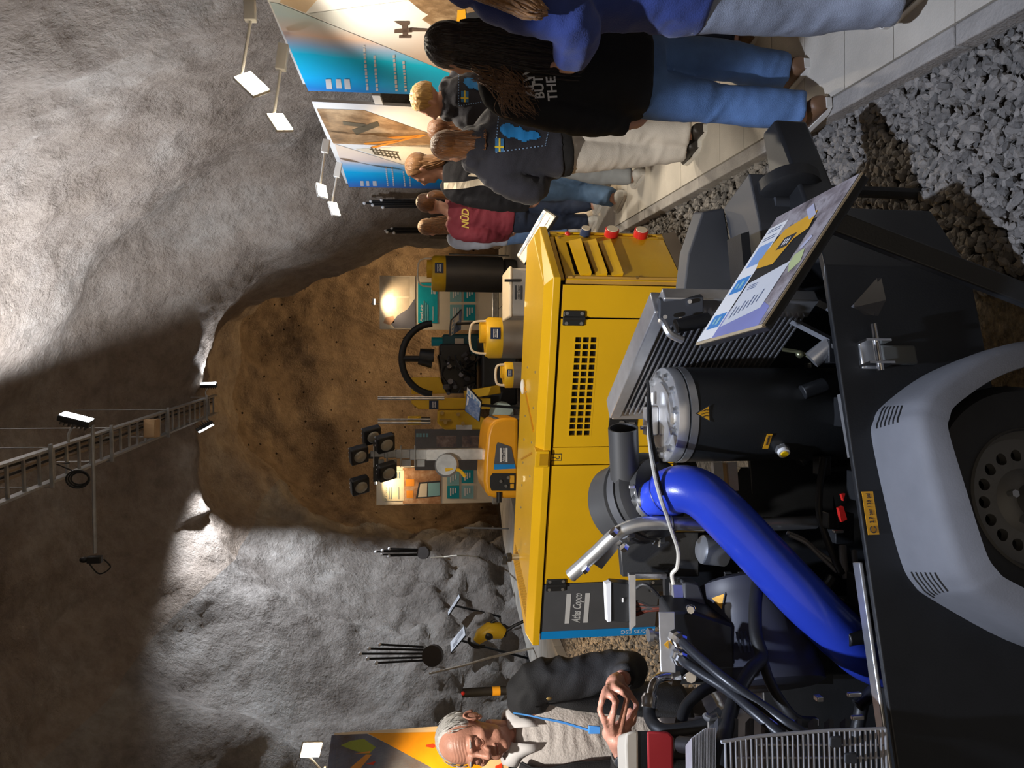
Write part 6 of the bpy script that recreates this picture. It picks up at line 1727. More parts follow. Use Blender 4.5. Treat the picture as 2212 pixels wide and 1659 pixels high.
def head_mesh(nu, nv, old=False):
    key = (nu, nv, old)
    if key in _heads:
        return _heads[key]
    th = np.linspace(0.0, PI, nv); ph = np.linspace(0, 2 * PI, nu, endpoint=False)
    T, P_ = np.meshgrid(th, ph, indexing='ij'); dirs = np.stack([np.sin(T) * np.sin(P_), np.sin(T) * np.cos(P_), np.cos(T)], -1).reshape(-1, 3)
    c0 = np.array([0, 0.015, -0.01]); t = np.full(len(dirs), 0.22)
    for _ in range(70):
        t -= head_sdf(c0 + dirs * t[:, None], old) * 0.7
    pts = c0 + dirs * t[:, None]
    if old:
        z = pts[:, 2]; f = (pts[:, 1] > 0.03) * (z > 0.035) * (z < 0.085)
        w_ = f * np.sin((z + 0.004 * np.sin(pts[:, 0] * 60)) * 2 * PI / 0.0095) * 0.0007 * np.clip((0.05 - abs(pts[:, 0])) / 0.02, 0, 1)
        pts += dirs * w_[:, None]
    vs = [V(p) for p in pts]; fs = []
    for i in range(nv - 1):
        for k in range(nu):
            fs.append((i * nu + k, (i + 1) * nu + k, (i + 1) * nu + (k + 1) % nu, i * nu + (k + 1) % nu))
    _heads[key] = (vs, fs); return vs, fs


def ring(c, sx, fy, rx, ry, n=24, e=2.3):
    out = []
    for k in range(n):
        a = 2 * PI * k / n; ca, sa = math.cos(a), math.sin(a)
        out.append(c + sx * (rx * math.copysign(abs(ca) ** (2 / e), ca)) + fy * (ry * math.copysign(abs(sa) ** (2 / e), sa)))
    return out


def limb(mb, pts, rs, n=14):
    sp = smoothpath(pts, 4); m = len(pts) - 1; rr = []
    for i in range(len(sp)):
        t = i / 4; k = min(int(t), m - 1); rr.append(lerp(rs[k], rs[k + 1], t - k))
    return mb.tube(sp, rr, n)


def hand(mb, w, d, nrm, s=1.0, curl=0.5, thumb=1):
    """palm, four fingers of unequal length, thumb from the side of the palm; d points to the knuckles"""
    d = V(d).normalized(); nrm = V(nrm); nrm = (nrm - d * nrm.dot(d)).normalized(); sd = d.cross(nrm) * thumb
    mb.ell(w + d * 0.045 * s, (0.040 * s, 0.050 * s, 0.016 * s), ax=(sd, d, nrm))
    mb.tube([w - d * 0.02 * s, w + d * 0.03 * s], [0.026 * s, 0.028 * s], 12)
    for k, ln in enumerate((0.92, 1.0, 0.94, 0.76)):
        p = w + d * (0.083 - 0.004 * abs(k - 1.2)) * s + sd * (0.030 - 0.020 * k) * s; a = 0.15 + 0.1 * k * curl; pts = [p - d * 0.02 * s]; q = p
        for L in (0.040, 0.026, 0.021):
            pts.append(q); a += curl * 0.75; q = q + (d * math.cos(a) - nrm * math.sin(a)) * L * ln * s
        pts.append(q); mb.tube(pts, [0.0092 * s, 0.0092 * s, 0.0086 * s, 0.008 * s, 0.006 * s], 8)
    p = w + d * 0.025 * s + sd * 0.032 * s; q = p + (d * 0.7 + sd * 0.7 - nrm * 0.2).normalized() * 0.042 * s; r_ = q + (d * 0.95 + sd * 0.15 - nrm * 0.35).normalized() * 0.034 * s
    mb.tube([w + d * 0.01 * s + sd * 0.01 * s, p, q, r_], [0.014 * s, 0.0125 * s, 0.0105 * s, 0.007 * s], 8)


def hairmat(name, c, c2):
    return mat(name, c, 0.42, 0, 0, 5, 0.35, 5, col2=c2, stretch=(30, 30, 2.0), sheen=0.2)


m_skin = mat('light skin', (0.62, 0.34, 0.25), 0.5, 0, 0.10, 12)
m_sole = mat('white sole', (0.66, 0.64, 0.60), 0.5)


def strand(me_or_mb, amp=0.006, f=70.0, fz=6.0, grow=None):
    for i, p in enumerate(me_or_mb.v):
        nn = noise.noise(V((p.x * f, p.y * f, p.z * fz))); me_or_mb.v[i] = p + V((noise.noise(V((p.x * f + 9, p.y * f, p.z * fz))), noise.noise(V((p.x * f, p.y * f + 9, p.z * fz))), 0)) * amp
    return me_or_mb


class Person:
    """Joints are given as photo pixels with a distance each; the person's own left and right."""

    def __init__(s, name, label, Y, J, face=(0, 1, 0), H=1.68, head_dir=None, group=None, floor=0.09):
        s.Y = Y; s.k = H / 1.70; s.J = {k: (I(v[0], v[1], Y + (v[2] if len(v) > 2 else 0)) if not isinstance(v, Vector) else v) for k, v in J.items()}
        s.f = V(face).normalized(); s.r = s.f.cross(Z_).normalized(); s.hd = V(head_dir or face).normalized()
        a = (s.J['anL'] + s.J['anR']) / 2
        s.t = thing(name, label, 'person', (a.x, a.y, floor), group); s.floor = floor
        for q in ('L', 'R'):
            if s.J['an' + q].z < floor + 0.075 * s.k:
                s.J['an' + q].z = floor + 0.075 * s.k

    def spine(s, k):
        return lerp(s.J['hip'], s.J['neck'], k)

    def torso(s, mb, g, lo=-0.10, widths=((-0.10, .155, .105), (0.0, .160, .112), (0.22, .142, .100), (0.45, .148, .105), (0.68, .160, .108), (0.84, .160, .092), (0.93, .115, .075), (1.0, .062, .058)), hi=1.01):
        k = s.k; rings = []
        up = (s.J['neck'] - s.J['hip']).normalized(); sx = s.r; sx = (sx - up * sx.dot(up)).normalized(); fy = up.cross(sx)
        fy = fy if fy.dot(s.f) > 0 else -fy
        sh = (s.J['shL'] + s.J['shR']) / 2
        L = (s.J['neck'] - s.J['hip']).length
        for h, a, b in widths:
            if h < lo - 1e-6 or h > hi:
                continue
            rings.append(ring(s.J['hip'] + up * (L * h), sx, fy, (a + g) * k, (b + g) * k))
        s.up, s.sx, s.fy, s.L = up, sx, fy, L
        mb.loft(rings); return rings

    def body(s, vox=0.011, head=(72, 56), old=False, hands=(0.5, 0.5), smooth_it=3, fingers=None):
        k = s.k; J = s.J; mb = MB(); s.torso(mb, 0.0)
        for q in ('L', 'R'):
            limb(mb, [lerp(J['neck'], J['sh' + q], 0.5) - s.up * 0.03, J['sh' + q] - s.up * 0.01, J['el' + q], J['wr' + q]], [0.045 * k, 0.052 * k, 0.040 * k, 0.027 * k])
            hp_ = J['hip'] + s.r * (0.085 * k * (1 if q == 'R' else -1)) - s.up * 0.02
            J['hp' + q] = hp_
            limb(mb, [hp_, J['kn' + q], J['an' + q]], [0.088 * k, 0.056 * k, 0.038 * k])
            td = V((s.f.x, s.f.y, 0)).normalized()
            a = J['an' + q]
            mb.tube([a - td * 0.05 * k - Z_ * 0.035 * k, a + td * 0.02 * k - Z_ * 0.02 * k, a + td * 0.10 * k - Z_ * 0.05 * k, a + td * 0.16 * k - Z_ * 0.06 * k], [0.032 * k, 0.042 * k, 0.034 * k, 0.018 * k], 12)
            if fingers is None:
                d = (J['wr' + q] - J['el' + q]).normalized(); nrm = s.r * (1 if q == 'R' else -1)
                hand(mb, J['wr' + q], d, nrm, k, hands[0 if q == 'L' else 1], -1 if q == 'R' else 1)
        if fingers:
            fingers(mb)
        hc = J['head']; hu = (hc - J['neck']).normalized() if 'hup' not in J else J['hup'].normalized()
        hu = (hu * 0.6 + Z_ * 0.4).normalized() if 'hup' not in J else hu
        hf = (s.hd - hu * s.hd.dot(hu)).normalized(); hs = hf.cross(hu)
        s.hc, s.hu, s.hf, s.hs = hc, hu, hf, hs
        limb(mb, [s.spine(0.93), J['neck'], hc - hu * 0.06 * k - hf * 0.012], [0.06 * k, 0.056 * k, 0.050 * k])
        tr = lambda p: hc + hs * (p.x * k) + hf * (p.y * k) + hu * (p.z * k)
        s.tr = tr
        vs, fs = head_mesh(head[0], head[1], old)
        ears = MB()
        for sg_ in (-1, 1):
            c = tr(V((sg_ * 0.074, -0.012, -0.006))); ax = (hf * 0.9 - hs * sg_ * 0.35).normalized(); oz = hu; ox = ax.cross(oz)
            ears.ell(c, (0.009 * k, 0.018 * k, 0.030 * k), 12, 10, (ox, ax, oz))
            ears.tube([c + ox * (0.004 * sg_) * 0 + hs * sg_ * 0.007 * k + ax * (math.cos(q) * 0.017 * k) + oz * (math.sin(q) * 0.028 * k) for q in np.linspace(-0.6, 3.4, 14)], 0.0045 * k, 8)
            ears.ell(c - oz * 0.026 * k + ax * 0.006 * k, (0.007 * k, 0.009 * k, 0.011 * k), 8, 8, (ox, ax, oz))
        if old:
            me = remeshed(mb, vox, smooth_it, 0.4); out = MB(); from_mesh(out, me); bpy.data.meshes.remove(me)
            out.add([tr(p) for p in vs], fs); out.add(ears.v, ears.f); 
        else:
            mb.add([tr(p) for p in vs], fs); mb.add(ears.v, ears.f); me = remeshed(mb, vox, smooth_it, 0.35); out = MB(); from_mesh(out, me); bpy.data.meshes.remove(me)
        s.skin = out.build('body', m_skin if not old else m_skin_old, s.t, smooth=180); return s

    def fold(s, amp=0.009, fx=9.0, fz=16.0):
        o = V((rnd.uniform(0, 50), rnd.uniform(0, 50), 0))
        def fn(p):
            q = V((p.x * fx, p.y * fx, p.z * fz + p.x * 4)) + o
            r1 = 1 - abs(noise.noise(q)) * 2
            return amp * (0.6 * r1 + 0.5 * noise.noise(q * 0.5) + 0.25 * noise.noise(q * 2.2) - 0.3)
        return fn

    def top(s, m, hem=-0.14, g=0.022, hood=False, sleeve=1.0, name='hoodie', amp=0.010, hoodm=None, vox=0.012, sl_r=(0.078, 0.064, 0.050)):
        k = s.k; J = s.J; mb = MB()
        s.torso(mb, g, lo=hem, widths=((hem, .160, .112), (hem + .06, .162, .115), (0.0, .162, .116), (0.22, .150, .108), (0.45, .155, .112), (0.68, .166, .114), (0.84, .166, .098), (0.95, .105, .075), (1.0, .066, .060)))
        for q in ('L', 'R'):
            e = lerp(J['el' + q], J['wr' + q], sleeve)
            limb(mb, [lerp(J['neck'], J['sh' + q], 0.45), J['sh' + q], J['el' + q], e], [0.07 * k, sl_r[0] * k, sl_r[1] * k, sl_r[2] * k], 16)
        if hood:
            nb = J['neck'] + s.up * 0.015
            for a in np.linspace(-2.5, 2.5, 9):
                p = nb - s.fy * (0.085 * math.cos(a) * k) + s.sx * (0.095 * math.sin(a) * k) + s.up * (0.02 - 0.01 * math.cos(a))
                mb.ell(p, (0.045 * k, 0.045 * k, 0.05 * k))
            mb.ell(nb - s.fy * 0.10 * k - s.up * 0.055 * k, (0.105 * k, 0.05 * k, 0.085 * k), ax=(s.sx, s.fy, s.up))
        me = remeshed(mb, vox, 4, 0.5); displace(me, s.fold(amp)); s.topbvh = bvh_of(me, (0, 0, 0)); shift_to(me, s.t); me.materials.append(m)
        o = link(name, me, s.t, 180); s.topo = o; return s

    def pants(s, m, r=(0.105, 0.082, 0.078), g=0.014, top=0.10, name='trousers', amp=0.009, end=0.96, vox=0.012, cuff=None):
        k = s.k; J = s.J; mb = MB()
        s.torso(mb, g, lo=-0.16, hi=top, widths=((-0.16, .145, .100), (-0.06, .160, .112), (0.02, .160, .113), (top, .152, .106)))
        for q in ('L', 'R'):
            a = lerp(J['kn' + q], J['an' + q], end)
            limb(mb, [J['hp' + q], lerp(J['hp' + q], J['kn' + q], 0.5), J['kn' + q], lerp(J['kn' + q], a, 0.5), a], [r[0] * k, (r[0] * 0.55 + r[1] * 0.45) * k, r[1] * k, (r[1] + r[2]) / 2 * k, r[2] * k], 18)
        me = remeshed(mb, vox, 4, 0.5)
        kn = [J['knL'], J['knR']]; an = [J['anL'], J['anR']]; f = s.fold(amp, 8, 13)
        def fn(p):
            d = min((p - q).length for q in kn); e = min((p - q).length for q in an); w_ = 0.6 + 1.0 * math.exp(-(d / 0.10) ** 2) + 0.9 * math.exp(-(e / 0.12) ** 2)
            return f(p) * w_
        displace(me, fn); s.pantbvh = bvh_of(me, (0, 0, 0)); shift_to(me, s.t); me.materials.append(m); s.pant = link(name, me, s.t, 180)
        return s

    def shoes(s, m, sole=True, L=1.0):
        k = s.k; td = V((s.f.x, s.f.y, 0)).normalized(); sd = td.cross(Z_)
        for q in ('L', 'R'):
            a = V(s.J['an' + q]); b = V((a.x, a.y, a.z - 0.075 * k)); mb = MB()
            secs = []
            for y_, w_, h in ((-0.075, 0.030, 0.075), (-0.06, 0.038, 0.085), (0.0, 0.042, 0.09), (0.06, 0.044, 0.075), (0.12, 0.046, 0.055), (0.165, 0.040, 0.042), (0.188, 0.022, 0.028)):
                c = b + td * (y_ * k * L); secs.append([c + sd * (w_ * k * math.cos(t)) + Z_ * (max(0.012, h * k * (0.5 + 0.5 * math.sin(t)))) for t in np.linspace(0, 2 * PI, 16, endpoint=False)])
            mb.loft(secs); sh_ = mb.build('shoe', m, s.t, smooth=60)
            if sole:
                mb = MB(); mb.loft([[c + Z_ * z for c in [b + td * (y_ * k * L) + sd * (w_ * k * sg_) for y_, w_, sg_ in ((-0.08, 0.02, 1), (-0.05, 0.040, 1), (0.06, 0.046, 1), (0.12, 0.049, 1), (0.17, 0.040, 1), (0.192, 0.015, 1), (0.192, 0.015, -1), (0.17, 0.040, -1), (0.12, 0.049, -1), (0.06, 0.046, -1), (-0.05, 0.040, -1), (-0.08, 0.02, -1))]] for z in (0.0, 0.024 * k)])
                mb.build('sole', m_sole, sh_)
        return s

    def hair(s, m, style='cap', length=0.3, width=0.085, flow=None, depth=0.05, tie=None):
        k = s.k; hc, hu, hf, hs = s.hc, s.hu, s.hf, s.hs; mb = MB(); nu, nv = 64, 40; vs = []
        for i in range(nv + 1):
            th = PI * i / nv
            for j in range(nu):
                a = 2 * PI * j / nu; d = V((math.sin(th) * math.sin(a), math.sin(th) * math.cos(a), math.cos(th)))
                p = V((d.x * 0.083, d.y * 0.106 - 0.018, d.z * 0.098 + 0.034))
                front = max(0.0, d.y) * 1.0 - 0.45 + max(0, -d.z) * 0.5
                lowb = -d.z - (0.50 if style == 'crop' else 0.72)
                cut = max(front - (0.30 * max(0, d.z)) * 1.2, lowb)
                sh = 1.0 - 0.30 * max(0.0, min(1.0, cut / 0.10))
                pr = 1 + 0.05 * noise.noise(V((math.sin(a) * 9, math.cos(a) * 9, d.z * 2.0)))
                if style == 'crop':
                    pr += 0.10 * max(0, noise.noise(V((d.x * 7, d.y * 7, d.z * 7 + 4)))) * max(0, d.z + 0.3)
                p = V((p.x, p.y + 0.018, p.z - 0.034)) * (sh * pr); p.y -= 0.018; p.z += 0.034
                vs.append(hc + (hs * p.x + hf * p.y + hu * p.z) * k)
        fs = [(i * nu + j, (i + 1) * nu + j, (i + 1) * nu + (j + 1) % nu, i * nu + (j + 1) % nu) for i in range(nv) for j in range(nu)]
        mb.add(vs, fs)
        if style in ('long', 'bob'):
            c0 = hc - hf * 0.035 * k; path = flow or [c0 + hu * 0.03, c0 - hu * 0.06 - hf * 0.02, c0 - hu * 0.16 - hf * 0.055, c0 - hu * (0.16 + length * 0.5) - hf * 0.075, c0 - hu * (0.16 + length) - hf * 0.07]
            path = smoothpath(path, 6); N = 40; m_ = len(path); rings = []
            for i, c in enumerate(path):
                t = i / (m_ - 1); wx = lerp(0.078, width, min(1, t * 1.6)) * (1 - (0.35 if style == 'long' and not flow else 0.75) * max(0, t - 0.7) / 0.3); wy = lerp(0.078, depth, min(1, t * 2)) * (1 - 0.5 * max(0, t - 0.75) / 0.25)
                rr = []
                for j in range(N):
                    a = 2 * PI * j / N; ridge = 1 + 0.07 * noise.noise(V((j * 0.9, t * 1.5, 3.1))) + 0.04 * noise.noise(V((j * 2.3, t * 3, 8.1)))
                    rr.append(c + hs * (math.cos(a) * wx * k * ridge) + hf * (math.sin(a) * wy * k * ridge) + V((0, 0, 0.05 * noise.noise(V((j * 1.7, 2, 5))) * max(0, t - 0.6))))
                rings.append(rr)
            mb.loft(rings)
            n_l = 150 if style == 'long' else 26
            for q in range(n_l):   # loose locks over the shell
                a = rnd.uniform(0, 2 * PI); i0 = rnd.randint(2, m_ // 3); i1 = min(m_ - 1, i0 + rnd.randint(m_ // 3, m_)); pts = []; ph = rnd.uniform(0, 6)
                for i in range(i0, i1 + 1, 2):
                    t = i / (m_ - 1); wx = lerp(0.078, width, min(1, t * 1.6)) * (1 - (0.35 if style == 'long' and not flow else 0.75) * max(0, t - 0.7) / 0.3); wy = lerp(0.078, depth, min(1, t * 2)) * (1 - 0.5 * max(0, t - 0.75) / 0.25)
                    o = 1.02 + 0.04 * math.sin(ph + i * 0.4) + 0.10 * t * math.sin(ph * 3)
                    wv_ = 0.010 * math.sin(ph + i * 0.45) * min(1, t * 2)
                    pts.append(path[i] + hs * (math.cos(a) * wx * k * o + wv_) + hf * (math.sin(a) * wy * k * o + wv_ * 0.5))
                if len(pts) > 2:
                    pts[-1] = pts[-1] + hu * rnd.uniform(0, 0.02); rr_ = rnd.uniform(0.003, 0.006); mb.tube(pts, [0.0015] + [rr_ * (1 - 0.75 * max(0, (q_ / len(pts)) - 0.5) / 0.5) for q_ in range(len(pts) - 2)] + [0.0006], 5)
        h = mb.build('hair', m, s.t, smooth=180)
        if style == 'tail':
            b = tie or (hc - hf * 0.10 * k + hu * 0.02); pth = smoothpath(flow, 6); g = MB(); m_ = len(pth)
            g.tube(pth, [0.018 + 0.018 * math.sin(PI * min(1, i / (m_ - 1) + 0.12)) for i in range(m_)], 14)
            for q in range(24):
                a = rnd.uniform(0, 6.28); g.tube([p + hs * (math.cos(a) * 0.03 * math.sin(PI * i / m_ + 0.3)) + hf * (math.sin(a) * 0.03) for i, p in enumerate(pth)][::2], 0.004, 5)
            g.build('ponytail', m, h, smooth=180)
            g = MB(); g.ell(pth[0], 0.022); g.build('hair_tie', mat('pink band', (0.75, 0.35, 0.38), 0.5), h)
        s.hairo = h; return s

    def print_on(s, name, mb, m, d=None, off=0.005, parent=None, bvh=None):
        c_ = sum(mb.v, V((0, 0, 0))) / len(mb.v)
        wrap(mb, bvh or s.topbvh, (c_ - V((0, 0, EYE))) if d else s.f, off); return mb.build(name, m, parent or s.topo, smooth=0)


def grid_poly(mb, o, xd, yd, pts, step=0.012):
    """a flat outline filled with small cells so it can follow the cloth"""
    xs = [p[0] for p in pts]; ys_ = [p[1] for p in pts]
    def inside(x, y):
        c = False; j = len(pts) - 1
        for i in range(len(pts)):
            if (pts[i][1] > y) != (pts[j][1] > y) and x < (pts[j][0] - pts[i][0]) * (y - pts[i][1]) / (pts[j][1] - pts[i][1]) + pts[i][0]:
                c = not c
            j = i
        return c
    x = min(xs)
    while x < max(xs):
        y = min(ys_)
        while y < max(ys_):
            if inside(x + step / 2, y + step / 2):
                mb.poly([o + xd * a + yd * b for a, b in ((x, y), (x + step, y), (x + step, y + step), (x, y + step))])
            y += step
        x += step
    return mb


def scaled(pts, k):
    return [(x * k, y * k) for x, y in pts]


m_jean = mat('light blue denim', (0.115, 0.22, 0.46), 0.75, 0, 0.25, 9, 0.25, 260)
m_jean2 = mat('mid blue denim', (0.07, 0.13, 0.23), 0.75, 0, 0.3, 9, 0.25, 260)
m_jean3 = mat('dark denim', (0.015, 0.026, 0.06), 0.75, 0, 0.3, 9, 0.25, 260)
m_navy = mat('dark navy fleece', (0.020, 0.021, 0.035), 0.85, 0, 0.25, 8, 0.25, 200, sheen=0.15)
m_blk = mat('black jersey', (0.008, 0.008, 0.010), 0.85, 0, 0.2, 8, 0.2, 240)
m_blueh = mat('royal blue fleece', (0.030, 0.055, 0.24), 0.85, 0, 0.2, 8, 0.25, 200, sheen=0.15)
m_whitep = mat('off white cotton', (0.66, 0.62, 0.58), 0.8, 0, 0.10, 8, 0.2, 200)
m_tanp = mat('tan cotton', (0.46, 0.32, 0.20), 0.8, 0, 0.15, 8, 0.2, 200)
m_maroon = mat('maroon jersey', (0.20, 0.022, 0.040), 0.8, 0, 0.15, 8, 0.2, 200)
h_dark = hairmat('dark brown hair', (0.036, 0.018, 0.010), (0.008, 0.004, 0.003))
h_brown = hairmat('brown hair', (0.27, 0.105, 0.030), (0.09, 0.034, 0.012))
h_light = hairmat('light brown hair', (0.42, 0.21, 0.08), (0.16, 0.075, 0.03))
h_blond = hairmat('blond hair', (0.72, 0.44, 0.14), (0.34, 0.18, 0.05))
h_grey = hairmat('grey white hair', (0.62, 0.61, 0.60), (0.38, 0.37, 0.36))
m_brownsh = mat('brown shoe leather', (0.16, 0.085, 0.045), 0.5)
m_dksh = mat('dark shoe', (0.03, 0.025, 0.022), 0.5)
m_whsh = mat('white shoe', (0.62, 0.60, 0.56), 0.5)

# --- woman in the black top
p = Person('person', 'person in a black top with white back lettering, long dark hair and light jeans', 2.78,
           dict(head=(988, 108), neck=(1052, 128), shL=(1092, 212), shR=(1092, 72), elL=(1240, 258, -0.02), wrL=(1350, 266, 0.05), elR=(1235, 48, -.02), wrR=(1340, 40, 0.08),
                hip=(1372, 158), knL=(1560, 226, 0.0), anL=(1745, 240, -0.06), knR=(1565, 132, 0.06), anR=(1768, 160, 0.10)), face=(-0.12, 1, 0), H=1.66)
p.body().top(m_blk, hem=-0.06, g=0.030, name='top', amp=0.008).pants(m_jean, (0.104, 0.080, 0.080), end=0.97).shoes(m_brownsh)
p.hair(h_dark, 'long', 0.34, 0.112, depth=0.058)
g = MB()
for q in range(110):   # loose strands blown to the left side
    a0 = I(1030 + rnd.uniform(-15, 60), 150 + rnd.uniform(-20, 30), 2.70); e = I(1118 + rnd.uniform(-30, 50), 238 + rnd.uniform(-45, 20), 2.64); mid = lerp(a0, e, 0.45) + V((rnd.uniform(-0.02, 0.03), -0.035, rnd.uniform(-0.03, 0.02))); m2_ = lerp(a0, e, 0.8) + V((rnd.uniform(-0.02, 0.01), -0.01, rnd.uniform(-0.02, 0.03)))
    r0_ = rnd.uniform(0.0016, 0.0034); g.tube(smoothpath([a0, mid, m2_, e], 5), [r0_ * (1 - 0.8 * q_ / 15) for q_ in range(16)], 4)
g.build('loose_locks', hairmat('lamplit tint brown hair', (0.30, 0.15, 0.06), (0.07, 0.03, 0.014)), p.hairo, smooth=180)  # lighter hair colour paints lamp highlights on these locks
bx = lambda x, y: I(x, y, 2.5)
wd = V((1, 0, 0))
for s_, x, y, w_ in (('ALWA', 1142, 168, 0.15), ('BUT', 1165, 188, 0.085), ('THE', 1193, 192, 0.092)):
    g = MB(); g.text(s_, bx(x, y), V((1, 0, 0.10)), V((-0.10, 0, 1)), 0.052, w_, 0, 0.02); p.print_on('back_lettering', g, m_white, V((0.0, 1, -0.0)), 0.006)
g = MB()
for q, (x, y) in enumerate(((1742, 241), (1768, 163))):
    pass
# --- person in the royal blue hoodie, mostly beyond the frame edge
p = Person('person', 'person in a royal blue hoodie and pale jeans, cut by the photo edge', 2.22,
           dict(head=(925, -115), neck=(1020, -85), shL=(1085, -5), shR=(1085, -175), elL=(1235, 42, -0.08), wrL=(1232, 122, 0.10), elR=(1255, -215, 0), wrR=(1400, -205, 0.12),
                hip=(1468, -65), knL=(1735, 0, 0.0), anL=(1985, -22, -0.08), knR=(1735, -120, 0.10), anR=(1960, -120, 0.16)), face=(-0.05, 1, 0), H=1.70)
p.body().top(m_blueh, hem=-0.10, g=0.040, hood=True, amp=0.011, sl_r=(0.088, 0.082, 0.060)).pants(mat('pale washed denim', (0.32, 0.36, 0.46), 0.75, 0, 0.25, 9, 0.25, 260), (0.115, 0.110, 0.112), end=0.96).shoes(m_dksh)
p.hair(h_light, 'long', 0.22, 0.038, depth=0.025, flow=[I(925, -105, 2.2), I(985, -75, 2.14), I(1040, -42, 2.10), I(1100, -12, 2.06), I(1150, 14, 2.04), I(1180, 26, 2.04)])
# --- dark jeans walking ahead, hidden by the black top
p = Person('person', 'person in dark jeans and a dark hoodie, hidden behind the person in the black top', 3.55,
           dict(head=(1010, 112), neck=(1062, 112), shL=(1098, 150), shR=(1098, 72), elL=(1195, 160), wrL=(1270, 160, 0.1), elR=(1195, 70), wrR=(1270, 78, 0.1),
                hip=(1290, 108), knL=(1450, 125, 0.12), anL=(1580, 140, 0.1), knR=(1470, 82, -0.05), anR=(1632, 88, -0.22)), face=(-0.05, 1, 0), H=1.55)
p.body(head=(48, 36)).top(m_navy, hood=False, vox=0.015).pants(m_jean3, vox=0.015).shoes(m_brownsh).hair(h_brown, 'bob', 0.05)

# a map outline and a flag, printed on the school hoodies
MAP = [(0.00, 1.0), (0.10, 0.97), (0.16, 0.82), (0.14, 0.70), (0.06, 0.62), (0.10, 0.50), (0.02, 0.42), (0.0, 0.30), (0.04, 0.18), (-0.02, 0.06), (-0.10, 0.0), (-0.16, 0.10), (-0.16, 0.25),
       (-0.22, 0.36), (-0.20, 0.52), (-0.14, 0.66), (-0.16, 0.80), (-0.08, 0.92)]
m_map = mat('bright blue print', (0.02, 0.26, 0.72), 0.6); m_flagy = mat('flag yellow', (0.80, 0.62, 0.05), 0.6); m_flagb = mat('flag blue', (0.03, 0.17, 0.42), 0.6)
m_stitch = mat('pale blue stitch', (0.22, 0.36, 0.62), 0.7)


def school_print(p, mapc, maph, flagc, flagw, box_=None, d=(0, 1, 0)):
    xd = V((1, 0, 0)); yd = V((0, 0, 1)); k = maph
    g = MB(); grid_poly(g, mapc - yd * (maph / 2), xd, yd, scaled([(x * 1.15, y) for x, y in MAP], k), 0.007); p.print_on('map_print', g, m_map, V(d), 0.006)
    g = MB(); grid_poly(g, flagc, xd, yd, [(-flagw / 2, -flagw * .32), (flagw / 2, -flagw * .32), (flagw / 2, flagw * .32), (-flagw / 2, flagw * .32)], 0.006); fl_ = p.print_on('flag_print', g, m_flagb, V(d), 0.006)
    g = MB(); grid_poly(g, flagc, xd, yd, [(-flagw / 2, -flagw * .07), (flagw / 2, -flagw * .07), (flagw / 2, flagw * .07), (-flagw / 2, flagw * .07)], 0.005)
    grid_poly(g, flagc, xd, yd, [(-flagw * .22, -flagw * .32), (-flagw * .06, -flagw * .32), (-flagw * .06, flagw * .32), (-flagw * .22, flagw * .32)], 0.005); p.print_on('flag_cross', g, m_flagy, V(d), 0.009, fl_)
    if box_:
        g = MB(); c = box_; n = 26
        for a, b in zip(c, c[1:]):
            for q in range(n):
                if q % 2 == 0:
                    u, v = lerp(a, b, q / n), lerp(a, b, (q + 0.9) / n); sd = (v - u).normalized().cross(V((0, 1, 0))) * 0.003
                    g.poly([u - sd, v - sd, v + sd, u + sd])
        p.print_on('stitching', g, m_stitch, V(d), 0.006)


# --- white trousers, navy hoodie
p = Person('person', 'person in a navy hoodie with a blue map print and white trousers', 4.0,
           dict(head=(978, 318), neck=(1030, 322), shL=(1068, 378), shR=(1068, 262), elL=(1150, 415, -0.05), wrL=(1168, 372, 0.10), elR=(1155, 232, 0), wrR=(1235, 240, 0.10),
                hip=(1205, 312), knL=(1372, 330, 0.05), anL=(1520, 322, 0.02), knR=(1375, 285, 0.0), anR=(1508, 288, -0.06)), face=(-0.08, 1, 0), H=1.62)
p.body().top(m_navy, hem=-0.0, g=0.040, hood=True, amp=0.010, sl_r=(0.085, 0.080, 0.060)).pants(m_whitep, (0.100, 0.088, 0.085), end=0.97, amp=0.011).shoes(m_dksh)
p.hair(h_brown, 'bob', 0.02, 0.070, depth=0.05)
bx = lambda x, y: I(x, y, 3.7)
school_print(p, bx(1124, 283), 0.225, bx(1079, 313), 0.075, [bx(1075, 240), bx(1068, 330), bx(1180, 315), bx(1190, 270)])
g = MB(); s_ = p; mb = MB(); s_.torso(mb, 0.03, lo=-0.13, hi=0.06, widths=((-0.13, .160, .112), (-0.05, .162, .115), (0.02, .160, .113), (0.06, .150, .106))); me = remeshed(mb, 0.012, 3); displace(me, s_.fold(0.006)); shift_to(me, s_.t); me.materials.append(m_blk); link('shirt_tail', me, s_.t, 180)
# --- blond boy, same hoodie
p = Person('person', 'blond person in a navy hoodie with a flag print, ahead on the right walkway', 4.75,
           dict(head=(930, 218), neck=(978, 215), shL=(1010, 258), shR=(1006, 152), elL=(1090, 275), wrL=(1150, 270, 0.1), elR=(1090, 140), wrR=(1150, 145, 0.1),
                hip=(1140, 215), knL=(1300, 262, 0.05), anL=(1430, 268, -0.05), knR=(1300, 205, 0.0), anR=(1440, 205, 0.1)), face=(-0.1, 1, 0), H=1.72, head_dir=(-0.75, 0.62, -0.1))
p.body().top(m_navy, g=0.036, hood=True).pants(m_tanp, (0.100, 0.080, 0.075)).shoes(m_brownsh).hair(h_blond, 'crop')
bx = lambda x, y: I(x, y, 4.4)
school_print(p, bx(1035, 180), 0.20, bx(1004, 208), 0.075, [bx(990, 150), bx(990, 230), bx(1060, 218)])
